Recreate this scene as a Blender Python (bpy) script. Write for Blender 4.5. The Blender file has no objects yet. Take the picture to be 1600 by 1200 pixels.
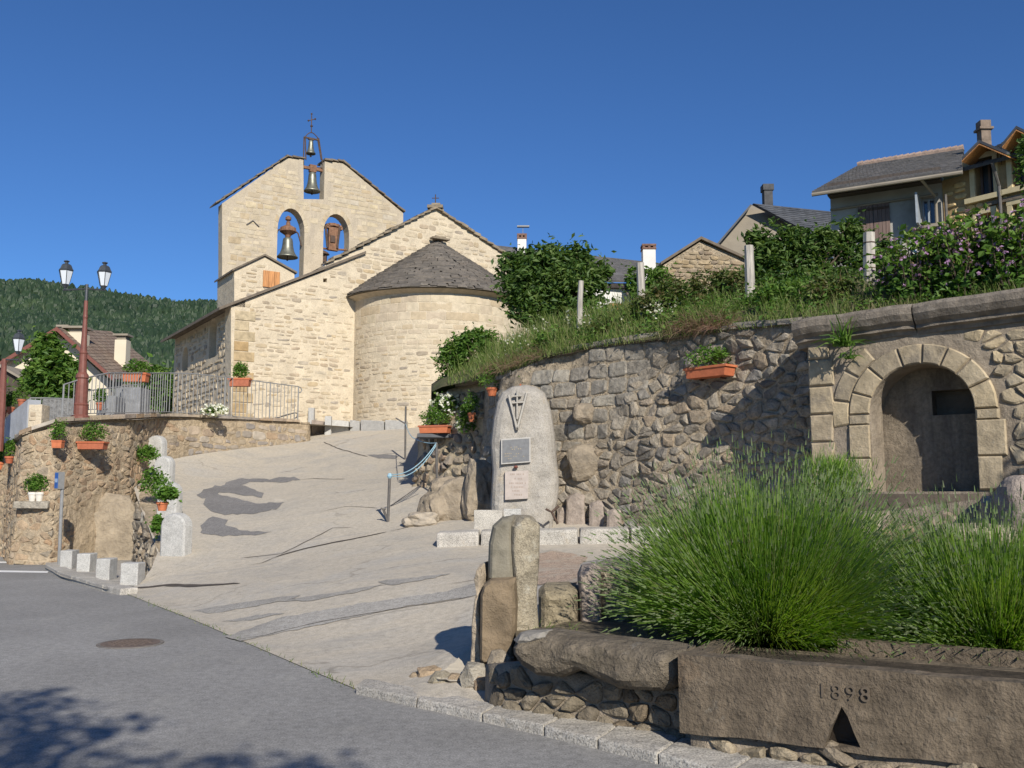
import bpy, bmesh, math, random
import numpy as np
from mathutils import Vector, Matrix
from mathutils import noise as mn
from mathutils.geometry import delaunay_2d_cdt
R = random.Random(7)
scene = bpy.context.scene
COL = scene.collection
# ------------------------------------------------------------------ camera, world, sun, exposure
F, CX, CY, CAMZ = 1500.0, 800.0, 600.0, 1.6
PITCH = math.atan(170.0 / F)
cam_d = bpy.data.cameras.new('camera'); cam = bpy.data.objects.new('camera', cam_d); COL.objects.link(cam)
cam.location = (0, 0, CAMZ); cam.rotation_euler = (math.radians(90) + PITCH, 0, 0)
cam_d.sensor_fit = 'HORIZONTAL'; cam_d.sensor_width = 36.0; cam_d.lens = 36.0 * F / 1600.0
cam_d.clip_start = 0.1; cam_d.clip_end = 6000
scene.camera = cam
SUN_EL = math.radians(30)
SUN_H = Vector((0.305, -0.952, 0)).normalized()
sun_az = math.atan2(SUN_H.x, SUN_H.y)
world = bpy.data.worlds.new("World"); scene.world = world; world.use_nodes = True
wt = world.node_tree; wt.nodes.clear()
sky = wt.nodes.new('ShaderNodeTexSky'); sky.sky_type = 'NISHITA'; sky.sun_disc = False
sky.sun_elevation = SUN_EL; sky.sun_rotation = sun_az
sky.altitude = 1400; sky.air_density = 1.0; sky.dust_density = 0.05; sky.ozone_density = 3.5
bg = wt.nodes.new('ShaderNodeBackground'); bg.inputs[1].default_value = 0.083
wo = wt.nodes.new('ShaderNodeOutputWorld')
tint = wt.nodes.new('ShaderNodeMix'); tint.data_type = 'RGBA'; tint.blend_type = 'MULTIPLY'; tint.inputs[0].default_value = 1; tint.inputs[7].default_value = (.49, .77, 1.10, 1)
wt.links.new(sky.outputs[0], tint.inputs[6]); wt.links.new(tint.outputs[2], bg.inputs[0]); wt.links.new(bg.outputs[0], wo.inputs[0])
sun_d = bpy.data.lights.new('sun', 'SUN'); sun_d.energy = 4.8; sun_d.angle = math.radians(0.53); sun_d.color = (1.0, 0.94, 0.84)
sun = bpy.data.objects.new('sun', sun_d); COL.objects.link(sun)
sdir = (SUN_H * math.cos(SUN_EL) + Vector((0, 0, math.sin(SUN_EL)))).normalized()
sun.rotation_euler = sdir.to_track_quat('Z', 'Y').to_euler(); sun.location = sdir * 60
vs = scene.view_settings; vs.view_transform = 'Standard'; vs.look = 'None'; vs.gamma = 1; vs.exposure = 0.26; vs.use_curve_mapping = False
scene.cycles.max_bounces = 6
# ------------------------------------------------------------------ picture geometry
FWD = Vector((0, math.cos(PITCH), math.sin(PITCH))); UP = Vector((0, -math.sin(PITCH), math.cos(PITCH))); RT = Vector((1, 0, 0))
CAMP = Vector((0, 0, CAMZ)); Z = Vector((0, 0, 1))
def ray(px, py): return FWD + RT * ((px - CX) / F) + UP * ((CY - py) / F)
def at(px, py, Y):
    d = ray(px, py); return CAMP + d * (Y / d.y)
def atz(px, py, z):
    d = ray(px, py); return CAMP + d * ((z - CAMZ) / d.z)
def pix(p):
    q = Vector(p) - CAMP; w = q.dot(FWD)
    if w < 0.05: return None
    return (CX + F * q.dot(RT) / w, CY - F * q.dot(UP) / w)
class Plane:                       # vertical plane; u runs to the right, n towards the viewer
    def __init__(s, P0, du, base=None):
        s.P0 = Vector(P0); s.du = Vector((du[0], du[1], 0)).normalized(); s.n = Vector((s.du.y, -s.du.x, 0))
        s.P0.z = 0
    def S(s, u, v, h=0.0): return s.P0 + s.du * u + Z * v + s.n * h
    def uv(s, px, py, h=0.0):
        d = ray(px, py); P = s.P0 + s.n * h
        t = (P - CAMP).dot(s.n) / d.dot(s.n); q = CAMP + d * t - s.P0
        return (q.dot(s.du), q.z)
    def poly(s, pts, h=0.0): return [s.uv(x, y, h) for x, y in pts]
    def off(s, h): return Plane(s.P0 + s.n * h, s.du)
# ------------------------------------------------------------------ materials
MATS = {}
def _m(name):
    m = bpy.data.materials.new(name); m.use_nodes = True; nt = m.node_tree; nt.nodes.clear()
    out = nt.nodes.new('ShaderNodeOutputMaterial'); b = nt.nodes.new('ShaderNodeBsdfPrincipled')
    nt.links.new(b.outputs[0], out.inputs[0]); MATS[name] = m
    return m, nt, b
def _noise(nt, scale, detail=4, rough=.6, dist=0.0, vec=None, stretch=None):
    n = nt.nodes.new('ShaderNodeTexNoise'); n.inputs['Scale'].default_value = scale; n.inputs['Detail'].default_value = detail
    n.inputs['Roughness'].default_value = rough; n.inputs['Distortion'].default_value = dist
    g = nt.nodes.new('ShaderNodeNewGeometry')
    src = g.outputs['Position']
    if stretch:
        mp = nt.nodes.new('ShaderNodeMapping'); mp.inputs['Scale'].default_value = stretch[:3]
        if len(stretch) > 3: mp.inputs['Rotation'].default_value = (0, 0, stretch[3])
        nt.links.new(src, mp.inputs[0]); src = mp.outputs[0]
    nt.links.new(src, n.inputs['Vector'])
    return n.outputs['Fac']
def _ramp(nt, fac, stops, interp='LINEAR'):
    r = nt.nodes.new('ShaderNodeValToRGB'); cr = r.color_ramp; cr.interpolation = interp
    while len(cr.elements) < len(stops): cr.elements.new(.5)
    for e, (p, c) in zip(cr.elements, stops):
        e.position = p; c = c if hasattr(c, '__len__') else (c, c, c); e.color = (c[0], c[1], c[2], 1)
    nt.links.new(fac, r.inputs[0]); return r.outputs[0]
def _mix(nt, mode, fac, a, b):
    m = nt.nodes.new('ShaderNodeMix'); m.data_type = 'RGBA'; m.blend_type = mode
    for i, x in ((0, fac), (6, a), (7, b)):
        if isinstance(x, (int, float)): m.inputs[i].default_value = x
        elif isinstance(x, tuple): m.inputs[i].default_value = (*x[:3], 1)
        else: nt.links.new(x, m.inputs[i])
    return m.outputs[2]
def _rnd(nt):
    a = nt.nodes.new('ShaderNodeAttribute'); a.attribute_name = 'rnd'; return a.outputs['Fac']
def _bump(nt, b, items):
    prev = None
    for h, st, di in items:
        bp = nt.nodes.new('ShaderNodeBump'); bp.inputs['Strength'].default_value = st; bp.inputs['Distance'].default_value = di
        nt.links.new(h, bp.inputs['Height'])
        if prev: nt.links.new(prev, bp.inputs['Normal'])
        prev = bp.outputs[0]
    nt.links.new(prev, b.inputs['Normal'])
def stone_mat(name, stops, nscale=6.0, lo=.6, hi=1.15, bump=.5, bd=.02, rough=.92, speck=0.0, speck_scale=120, stain=None, big=None, fine=70, streak=None):
    """stops: palette over the per-piece random number; noise multiplies it; stain: (colour, scale, threshold, amount)"""
    m, nt, b = _m(name)
    if len(stops) == 1: stops = stops * 2
    n = len(stops); col = _ramp(nt, _rnd(nt), [(i / max(1, n - 1), c) for i, c in enumerate(stops)])
    n1 = _noise(nt, nscale, 6, .65)
    col = _mix(nt, 'MULTIPLY', 1.0, col, _ramp(nt, n1, [(.3, lo), (.7, hi)]))
    if speck:
        n2 = _noise(nt, speck_scale, 2, .5)
        col = _mix(nt, 'MULTIPLY', speck, col, _ramp(nt, n2, [(.38, .35), (.5, 1.0), (.65, 1.3)]))
    if stain:
        for st in (stain if isinstance(stain, list) else [stain]):
            n3 = _noise(nt, st[1], 5, .7, .3)
            col = _mix(nt, 'MIX', _ramp(nt, n3, [(st[2], 0), (st[2] + .12, st[3])]), col, st[0])
    if streak:
        n4 = _noise(nt, 2.2, 6, .7, .2, stretch=(1.6, 1.6, .22)); n5 = _noise(nt, 24, 3, .6)
        col = _mix(nt, 'MIX', _ramp(nt, n4, [(streak[1], 0), (streak[1] + .16, streak[2])]), col, streak[0])
        col = _mix(nt, 'MULTIPLY', .6, col, _ramp(nt, n5, [(.3, .72), (.6, 1.1)]))
    nt.links.new(col, b.inputs['Base Color']); b.inputs['Roughness'].default_value = rough
    b.inputs['Specular IOR Level'].default_value = .25
    items = [(n1, bump, bd * 2), (_noise(nt, fine, 4, .7), bump, bd * .35)]
    if big: items.insert(0, (_noise(nt, big, 3), bump, .1))
    _bump(nt, b, items)
    return m
def plain(name, col, rough=.5, metal=0.0, var=.15, scale=8, bump=.1, spec=.4):
    m, nt, b = _m(name)
    n1 = _noise(nt, scale, 5)
    c = _mix(nt, 'MULTIPLY', 1.0, tuple(col), _ramp(nt, n1, [(.3, 1 - var), (.7, 1 + var)]))
    nt.links.new(c, b.inputs['Base Color']); b.inputs['Roughness'].default_value = rough; b.inputs['Metallic'].default_value = metal
    b.inputs['Specular IOR Level'].default_value = spec
    _bump(nt, b, [(n1, bump, .01), (_noise(nt, scale * 8, 3), bump, .004)])
    return m
def leaf_mat(name, stops, rough=.55, trans=.35):
    m, nt, b = _m(name)
    n = len(stops); col = _ramp(nt, _rnd(nt), [(i / max(1, n - 1), c) for i, c in enumerate(stops)])
    nt.links.new(col, b.inputs['Base Color']); b.inputs['Roughness'].default_value = rough; b.inputs['Specular IOR Level'].default_value = .3
    tr = nt.nodes.new('ShaderNodeBsdfTranslucent'); mx = nt.nodes.new('ShaderNodeMixShader'); mx.inputs[0].default_value = trans
    c2 = _mix(nt, 'MULTIPLY', 1.0, col, (1.3, 1.35, .5)); nt.links.new(c2, tr.inputs[0])
    nt.links.new(b.outputs[0], mx.inputs[1]); nt.links.new(tr.outputs[0], mx.inputs[2])
    out = [x for x in nt.nodes if x.type == 'OUTPUT_MATERIAL'][0]; nt.links.new(mx.outputs[0], out.inputs[0])
    return m
def wood_mat(name, col, dark=.55, zstretch=True, rough=.7):
    m, nt, b = _m(name)
    n1 = _noise(nt, 30, 5, .6, .2, stretch=(1, 1, .08))
    c = _mix(nt, 'MULTIPLY', 1.0, tuple(col), _ramp(nt, n1, [(.3, dark), (.65, 1.15)]))
    nt.links.new(c, b.inputs['Base Color']); b.inputs['Roughness'].default_value = rough
    _bump(nt, b, [(n1, .4, .01)]); return m
church_st = stone_mat('church_stone', [(.46,.38,.26), (.53,.45,.33), (.38,.30,.21), (.55,.47,.34), (.46,.355,.22), (.32,.275,.22), (.52,.445,.33), (.42,.335,.22)], 5, .72, 1.15, .5, .02)
church_mo = stone_mat('church_mortar', [(.57,.485,.355)], 2.2, .82, 1.08, .8, .03, streak=((.36,.31,.24), .58, .45), stain=((.40,.33,.24), .7, .55, .45), fine=40)
belfry_st = stone_mat('belfry_stone', [(.50,.42,.29), (.45,.37,.26), (.54,.46,.33), (.42,.33,.21), (.51,.43,.31), (.52,.43,.28), (.47,.41,.32)], 4, .75, 1.12, .5, .02)
belfry_mo = stone_mat('belfry_mortar', [(.46,.39,.29)], 2.0, .84, 1.08, .6, .02, streak=((.30,.26,.21), .54, .5), stain=((.33,.28,.20), .6, .56, .5), fine=40)
apse_st = stone_mat('apse_stone', [(.52,.44,.31), (.46,.38,.28), (.56,.48,.35), (.45,.36,.24), (.54,.46,.34)], 4, .78, 1.12, .45, .02)
wallA_st = stone_mat('warm_rubble_stone', [(.46,.355,.235), (.40,.295,.195), (.52,.42,.29), (.45,.30,.18), (.38,.32,.24), (.49,.38,.245), (.33,.24,.16)], 7, .6, 1.15, 1.0, .04)
wallA_mo = stone_mat('warm_mortar', [(.53,.42,.285)], 6, .62, 1.12, 1.0, .06, fine=38, stain=((.30,.23,.15), 1.2, .55, .6), big=.9)
wallB_st = stone_mat('grey_ochre_stone', [(.40,.34,.27), (.33,.29,.25), (.48,.38,.25), (.29,.26,.23), (.44,.31,.19), (.45,.40,.33)], 5, .65, 1.12, .6, .03)
rub_st = stone_mat('dark_rubble_stone', [(.42,.355,.27), (.49,.42,.32), (.26,.225,.18), (.45,.39,.305), (.52,.445,.34), (.34,.285,.215), (.47,.365,.25), (.38,.355,.31), (.23,.19,.15)], 8, .5, 1.2, 1.0, .05, stain=((.30,.29,.24), 3.5, .56, .4))
rub_mo = stone_mat('rubble_mortar', [(.54,.44,.31)], 7, .5, 1.15, 1.0, .07, fine=35, big=3.5, stain=((.28,.235,.18), 2.6, .54, .6))
greyr_st = stone_mat('lichen_grey_stone', [(.345,.305,.245), (.28,.25,.205), (.40,.36,.29), (.32,.27,.205)], 9, .55, 1.2, .9, .035, stain=((.36,.35,.31), 5, .57, .5))
found_st = stone_mat('fountain_stone', [(.42,.34,.225), (.37,.30,.205), (.48,.385,.245), (.34,.28,.195), (.45,.37,.25)], 5, .62, 1.18, .7, .025, stain=[((.17,.15,.125), 2.0, .55, .6), ((.40,.38,.33), 9, .6, .4)])
found_mo = stone_mat('fountain_mortar', [(.32,.265,.20)], 4, .6, 1.15, .9, .04)
cornice_st = stone_mat('dark_cornice_stone', [(.19,.165,.135), (.23,.195,.155)], 6, .55, 1.2, .8, .03, stain=((.30,.28,.24), 8, .58, .5))
trough_st = stone_mat('trough_stone', [(.155,.122,.085), (.165,.13,.092)], 5, .55, 1.2, 1.0, .03, stain=[((.20,.12,.06), 1.7, .60, .45), ((.24,.22,.18), 7, .60, .5)], fine=45, streak=((.085,.068,.05), .5, .6))
granite = stone_mat('pale_granite', [(.47,.46,.43), (.42,.41,.385), (.51,.50,.465)], 7, .82, 1.08, .4, .012, speck=.5, speck_scale=90)
kerb_gr = stone_mat('kerb_granite', [(.47,.44,.385), (.42,.39,.34), (.50,.465,.41)], 5, .72, 1.1, .7, .02, speck=.6, speck_scale=80, stain=((.36,.30,.22), 3, .57, .5))
menhir_m = stone_mat('menhir_granite', [(.39,.36,.315)], 3.5, .75, 1.1, .7, .035, speck=.35, speck_scale=70, stain=[((.52,.40,.24), 1.3, .60, .5), ((.33,.32,.30), 2.2, .60, .55)])
boulder_m = stone_mat('brown_boulder', [(.35,.285,.21), (.40,.33,.24)], 3, .6, 1.15, .9, .06, stain=((.20,.17,.13), 1.4, .55, .7))
pillar_m = stone_mat('lichen_pillar_stone', [(.36,.31,.225)], 6, .6, 1.2, .9, .03, speck=.5, stain=[((.48,.45,.37), 9, .55, .6), ((.22,.18,.13), 3, .6, .6)])
brownst_m = stone_mat('brown_upright_stone', [(.22,.165,.105), (.26,.20,.13)], 5, .65, 1.15, .8, .03)
pinkst_m = stone_mat('pinkish_grey_stone', [(.36,.30,.25)], 6, .7, 1.12, .8, .03, speck=.4)
slate_ap = stone_mat('weathered_apse_slate', [(.135,.118,.10), (.165,.145,.122), (.11,.098,.085), (.19,.165,.137), (.15,.128,.105)], 8, .65, 1.15, .5, .01, rough=.8)
slate_gr = stone_mat('grey_slate', [(.135,.13,.128), (.165,.155,.15), (.115,.112,.112), (.15,.145,.14)], 5, .75, 1.1, .3, .006, rough=.75)
slate_dk = stone_mat('dark_blue_slate', [(.075,.08,.09), (.10,.105,.115), (.065,.07,.08)], 5, .75, 1.1, .3, .006, rough=.6)
slab_brown = stone_mat('verge_stone', [(.27,.215,.15), (.22,.18,.13), (.32,.26,.18)], 6, .6, 1.15, .6, .02)
verge_dk = stone_mat('dark_verge_slate', [(.16,.13,.10), (.20,.165,.125)], 6, .7, 1.15, .5, .015)
brown_roof = stone_mat('brown_tile', [(.22,.165,.13), (.26,.20,.15), (.19,.14,.11), (.24,.17,.125)], 4, .75, 1.12, .4, .01)
render_gr = stone_mat('grey_render', [(.36,.345,.315)], 1.6, .78, 1.1, .4, .01, stain=((.22,.20,.17), 1.1, .56, .5))
render_tan = stone_mat('tan_render', [(.27,.235,.185)], 1.2, .8, 1.1, .4, .01)
render_cr = stone_mat('cream_render', [(.62,.55,.42)], .8, .9, 1.05, .3, .01)
render_wh = stone_mat('white_render', [(.66,.64,.59)], 1.2, .85, 1.06, .4, .01)
yellow_st = stone_mat('honey_stone', [(.68,.47,.21), (.58,.40,.18), (.72,.54,.28), (.50,.35,.17), (.66,.51,.30)], 6, .65, 1.15, .7, .02)
yellow_mo = stone_mat('honey_mortar', [(.40,.28,.14)], 5, .7, 1.1, .6, .02)
cream_tr = stone_mat('cream_trim', [(.60,.50,.30)], 4, .85, 1.08, .3, .01)
bluegrey = stone_mat('blue_grey_render', [(.36,.375,.40)], 3, .8, 1.08, .5, .015)
terrac = stone_mat('terracotta', [(.46,.135,.06), (.52,.17,.075), (.40,.115,.055), (.36,.13,.075)], 12, .78, 1.12, .25, .004, rough=.7)
whitepot = plain('white_pot', (.66,.62,.54), .6, 0, .12)
rust = plain('red_brown_paint', (.17,.062,.045), .55, 0, .2, 10)
lantern_m = plain('lantern_grey', (.055,.062,.07), .5, .3, .2, 20)
steel = plain('galvanised_steel', (.23,.23,.225), .5, 0, .12, 15)
darkst = plain('weathered_dark_steel', (.13,.12,.11), .6, .4, .25, 15)
iron = plain('rusty_iron', (.085,.055,.04), .8, .1, .35, 12)
bronze = plain('bell_bronze', (.20,.20,.16), .45, .6, .3, 7, .2)
rustm = plain('rusted_machine', (.20,.105,.06), .8, .1, .4, 9, .3)
orangew = wood_mat('orange_wood', (.52,.24,.085))
shut_br = wood_mat('brown_shutter', (.17,.115,.095), .6)
greyw = wood_mat('weathered_wood', (.42,.385,.33), .5)
shutgrey = plain('window_frame_grey', (.30,.33,.36), .5)
black = plain('dark_opening', (.012,.011,.010), .9, 0, .1)
plaqd = plain('dark_plaque', (.17,.17,.17), .4, .3, .15, 20)
plaqf = plain('plaque_border', (.38,.36,.33), .5, .3, .1, 20)
plaqp = stone_mat('pink_marble', [(.42,.365,.325)], 14, .85, 1.08, .2, .005)
engr = plain('engraved_line', (.30,.24,.20), .8)
gold = plain('worn_gilt', (.32,.26,.17), .6)
rope_m = plain('blue_rope', (.27,.42,.50), .8, 0, .2, 30)
blues = plain('blue_sign', (.03,.09,.30), .4); whites = plain('white_paint', (.78,.78,.76), .5, 0, .05)
bark = stone_mat('bark', [(.11,.085,.06)], 10, .5, 1.2, .9, .04)
soil = stone_mat('soil', [(.09,.07,.05)], 8, .5, 1.3, 1, .05)
redgravel = stone_mat('red_gravel', [(.46,.345,.255)], 9, .75, 1.15, .8, .02, speck=.7, speck_scale=50, stain=((.44,.38,.30), 2.5, .48, .8))
lfsto = lambda k: [(.02*k,.05*k,.008*k), (.045*k,.10*k,.015*k), (.07*k,.14*k,.02*k), (.10*k,.17*k,.03*k)]
lf_dark = leaf_mat('dark_leaf', [(.03,.068,.014), (.055,.112,.024), (.09,.155,.034), (.14,.20,.052)])
lf_mid = leaf_mat('green_leaf', [(.04,.095,.014), (.07,.15,.023), (.105,.195,.03), (.16,.24,.05)])
lf_ger = leaf_mat('geranium_leaf', [(.04,.11,.012), (.075,.17,.02), (.11,.22,.03), (.16,.26,.05)])
lf_grass = leaf_mat('grass_blade', [(.06,.115,.02), (.10,.17,.03), (.15,.21,.05), (.26,.27,.11), (.12,.19,.035)])
lf_dry = leaf_mat('dry_grass_blade', [(.25,.22,.12), (.32,.28,.16), (.14,.18,.05), (.36,.31,.19)])
lf_red = leaf_mat('reddish_dry_stem', [(.20,.11,.08), (.26,.16,.12), (.16,.10,.07), (.22,.19,.10)])
lf_lav = leaf_mat('lavender_stem', [(.085,.18,.02), (.135,.25,.034), (.19,.31,.05), (.26,.35,.09)], trans=.5)
lf_lavt = leaf_mat('lavender_tip', [(.13,.20,.07), (.18,.24,.10), (.20,.23,.14)], trans=.4)
lf_pink = leaf_mat('mauve_petal', [(.40,.24,.42), (.52,.34,.53), (.32,.17,.33)])
lf_white = leaf_mat('white_petal', [(.75,.75,.70), (.8,.78,.75)])
lf_hill = leaf_mat('far_conifer', [(.020,.040,.020), (.028,.052,.024), (.036,.064,.028), (.052,.082,.034)], trans=.15)
meadow = stone_mat('meadow', [(.075,.13,.03)], .05, .7, 1.2, .3, .1, stain=((.10,.15,.05), .02, .5, .6))
hill_m = stone_mat('hill_floor', [(.035,.06,.022)], .05, .6, 1.3, .3, .1)
garden_m = stone_mat('garden_soil', [(.12,.11,.055)], 2, .6, 1.2, .8, .05, stain=((.07,.10,.03), 1.5, .5, .7))
yard_m = stone_mat('yard_gravel', [(.40,.36,.30)], 2, .8, 1.1, .6, .02)
def glass_mat():
    m, nt, b = _m('lantern_glass'); b.inputs['Base Color'].default_value = (.62, .66, .70, 1); b.inputs['Roughness'].default_value = .12
    b.inputs['Specular IOR Level'].default_value = .8; return m
glass = glass_mat()
def winglass():
    m, nt, b = _m('window_glass'); b.inputs['Base Color'].default_value = (.06, .08, .11, 1); b.inputs['Roughness'].default_value = .05
    b.inputs['Specular IOR Level'].default_value = .9; return m
wglass = winglass()
def asphalt_mat(name, base, tint, seams=False):
    m, nt, b = _m(name)
    n1 = _noise(nt, .35, 5, .6, .4); n2 = _noise(nt, 75, 3, .8); n3 = _noise(nt, 2.2, 6, .7, .2, stretch=(1, .35, 1, -.6)); n4 = _noise(nt, 14, 5, .7)
    c = _mix(nt, 'MULTIPLY', 1.0, base, _ramp(nt, n1, [(.35, .82), (.65, 1.12)]))
    c = _mix(nt, 'MULTIPLY', .9, c, _ramp(nt, n2, [(.32, .45), (.5, 1.0), (.68, 1.45)]))
    c = _mix(nt, 'MULTIPLY', .8, c, _ramp(nt, n4, [(.35, .72), (.6, 1.1)]))
    c = _mix(nt, 'MIX', _ramp(nt, n3, [(.56, 0), (.72, .45)]), c, tint)
    nt.links.new(c, b.inputs['Base Color']); b.inputs['Roughness'].default_value = .88; b.inputs['Specular IOR Level'].default_value = .25
    _bump(nt, b, [(n2, .5, .006), (n3, .2, .01)])
    return m
asph = asphalt_mat('asphalt', (.265,.257,.242), (.34,.325,.29))
asph_patch = asphalt_mat('asphalt_patch', (.21,.20,.19), (.30,.28,.25))
asph_strip = asphalt_mat('worn_asphalt_strip', (.345,.325,.29), (.46,.42,.35))
def concrete():
    m, nt, b = _m('ramp_concrete')
    n1 = _noise(nt, .45, 6, .65, .5); n2 = _noise(nt, 110, 2, .6); n3 = _noise(nt, 1.6, 7, .75, .4, stretch=(.35, 1.3, 1, .5)); n4 = _noise(nt, 12, 5, .7)
    n5 = _noise(nt, .8, 8, .75, .9)
    c = _ramp(nt, n1, [(.32, (.39,.36,.31)), (.5, (.48,.425,.34)), (.68, (.43,.40,.35))])
    c = _mix(nt, 'MULTIPLY', .7, c, _ramp(nt, n2, [(.3, .55), (.5, 1.0), (.7, 1.3)]))
    c = _mix(nt, 'MULTIPLY', .7, c, _ramp(nt, n4, [(.32, .75), (.6, 1.08)]))
    c = _mix(nt, 'MIX', _ramp(nt, n3, [(.55, 0), (.66, .55)]), c, (.32, .30, .27))
    c = _mix(nt, 'MIX', _ramp(nt, n5, [(.60, 0), (.66, .6)]), c, (.56, .50, .40))
    # hairline cracks
    v = nt.nodes.new('ShaderNodeTexVoronoi'); v.feature = 'DISTANCE_TO_EDGE'; v.inputs['Scale'].default_value = .42
    g = nt.nodes.new('ShaderNodeNewGeometry'); nn = nt.nodes.new('ShaderNodeTexNoise'); nn.inputs['Scale'].default_value = 1.3; nn.inputs['Detail'].default_value = 6
    nt.links.new(g.outputs['Position'], nn.inputs['Vector'])
    av = nt.nodes.new('ShaderNodeMix'); av.data_type = 'RGBA'; av.blend_type = 'LINEAR_LIGHT'; av.inputs[0].default_value = .55
    nt.links.new(g.outputs['Position'], av.inputs[6]); nt.links.new(nn.outputs['Color'], av.inputs[7]); nt.links.new(av.outputs[2], v.inputs['Vector'])
    cr = _ramp(nt, v.outputs['Distance'], [(0, 1), (.006, .8), (.014, 0)])
    c = _mix(nt, 'MIX', _mix(nt, 'MULTIPLY', 1.0, cr, _ramp(nt, n1, [(.50, 0), (.60, .5)])), c, (.16, .14, .11))
    nt.links.new(c, b.inputs['Base Color']); b.inputs['Roughness'].default_value = .9; b.inputs['Specular IOR Level'].default_value = .2
    _bump(nt, b, [(n3, .5, .03), (n4, .4, .012), (n2, .5, .006)])
    return m
conc = concrete()
# ------------------------------------------------------------------ mesh helpers
class MB:
    def __init__(s): s.v = []; s.f = []; s.r = []; s.mi = []
    def add(s, vs, fs, r=None, mi=0):
        o = len(s.v); s.v.extend([tuple(v) for v in vs]); rr = R.random() if r is None else r
        for f in fs: s.f.append(tuple(i + o for i in f)); s.r.append(rr); s.mi.append(mi)
    def box(s, c, sz, rz=0, r=None, taper=1.0, M=None):
        hx, hy, hz = sz[0] / 2, sz[1] / 2, sz[2] / 2
        pts = [(x * hx * (taper if z > 0 else 1), y * hy * (taper if z > 0 else 1), z * hz) for z in (-1, 1) for x, y in ((-1, -1), (1, -1), (1, 1), (-1, 1))]
        M = M or Matrix.Rotation(rz, 4, 'Z'); c = Vector(c)
        s.add([c + M @ Vector(p) for p in pts], [(3, 2, 1, 0), (4, 5, 6, 7), (0, 1, 5, 4), (1, 2, 6, 5), (2, 3, 7, 6), (3, 0, 4, 7)], r)
    def hexa(s, p, r=None):
        s.add(p, [(3, 2, 1, 0), (4, 5, 6, 7), (0, 1, 5, 4), (1, 2, 6, 5), (2, 3, 7, 6), (3, 0, 4, 7)], r)
    def tube(s, pts, rad, n=8, cap=True, r=None):
        pts = [Vector(p) for p in pts]; rad = rad if hasattr(rad, '__len__') else [rad] * len(pts)
        rings = []; prev = None
        for i, p in enumerate(pts):
            t = (pts[min(i + 1, len(pts) - 1)] - pts[max(i - 1, 0)]).normalized()
            a = prev if prev is not None else (Vector((1, 0, 0)) if abs(t.x) < .9 else Vector((0, 1, 0)))
            a = (a - t * a.dot(t)).normalized(); bb = t.cross(a); prev = a
            rings.append([p + (a * math.cos(2 * math.pi * k / n) + bb * math.sin(2 * math.pi * k / n)) * rad[i] for k in range(n)])
        vs = [q for rg in rings for q in rg]; fs = []
        for i in range(len(pts) - 1):
            for k in range(n): fs.append((i * n + k, i * n + (k + 1) % n, (i + 1) * n + (k + 1) % n, (i + 1) * n + k))
        if cap: fs.append(tuple(range(n))[::-1]); fs.append(tuple((len(pts) - 1) * n + k for k in range(n)))
        s.add(vs, fs, r)
    def lathe(s, c, prof, n=16, r=None, phase=0.0):
        c = Vector(c); vs = []; fs = []
        for rr, z in prof:
            for k in range(n):
                a = 2 * math.pi * k / n + phase; vs.append(c + Vector((rr * math.cos(a), rr * math.sin(a), z)))
        for i in range(len(prof) - 1):
            for k in range(n): fs.append((i * n + k, i * n + (k + 1) % n, (i + 1) * n + (k + 1) % n, (i + 1) * n + k))
        fs.append(tuple(range(n))[::-1]); fs.append(tuple((len(prof) - 1) * n + k for k in range(n)))
        s.add(vs, fs, r)
    def strip(s, A, B, r=None):          # ribbon between two point lists
        n = len(A); s.add(list(A) + list(B), [(i, i + 1, n + i + 1, n + i) for i in range(n - 1)], r)
def mesh_of(name, mb, smooth=False):
    me = bpy.data.meshes.new(name); me.from_pydata(mb.v, [], mb.f)
    a = me.attributes.new('rnd', 'FLOAT', 'FACE'); a.data.foreach_set('value', mb.r)
    if any(mb.mi): me.polygons.foreach_set('material_index', mb.mi)
    if smooth: me.polygons.foreach_set('use_smooth', [True] * len(mb.f))
    me.update(); return me
def put(o, parent):
    o.parent = parent; o.matrix_parent_inverse = Matrix.Translation(-Vector(parent.location)) if not parent.get('_pi') else Matrix.Identity(4)
def obj(name, mb, mat, parent=None, kind=None, smooth=False, label=None):
    me = mb if isinstance(mb, bpy.types.Mesh) else mesh_of(name, mb, smooth)
    if not len(me.materials):
        for m in (mat if isinstance(mat, (list, tuple)) else [mat]): me.materials.append(m)
    o = bpy.data.objects.new(name, me); COL.objects.link(o)
    if parent is not None:
        if parent.type == 'EMPTY': o.parent = parent; o.matrix_parent_inverse = Matrix.Translation(-parent.location)
        else: o.parent = parent
    if kind: o['kind'] = kind
    if label: o['label'] = label
    return o
def thing(name, label, cat, loc=(0, 0, 0), group=None):
    o = bpy.data.objects.new(name, None); COL.objects.link(o); o.location = loc; o.empty_display_size = .2
    o['label'] = label; o['category'] = cat
    if group: o['group'] = group
    return o
def tag(o, label, cat, group=None):
    o['label'] = label; o['category'] = cat
    if group: o['group'] = group
    return o
def struct(name, mb, mat, smooth=False): return obj(name, mb, mat, None, 'structure', smooth)
def subtree_copy(root, loc, rz=0, scale=1.0, label=None):
    r = root.copy(); COL.objects.link(r); r.location = loc; r.rotation_euler = (0, 0, rz); r.scale = (scale,) * 3
    if label: r['label'] = label
    for ch in list(root.children):
        c = ch.copy(); COL.objects.link(c); c.parent = r
        for g in list(ch.children):
            d = g.copy(); COL.objects.link(d); d.parent = c
    return r
def inside(p, poly):
    x, y = p; c = False; n = len(poly); j = n - 1
    for i in range(n):
        xi, yi = poly[i]; xj, yj = poly[j]
        if (yi > y) != (yj > y) and x < (xj - xi) * (y - yi) / (yj - yi) + xi: c = not c
        j = i
    return c
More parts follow.
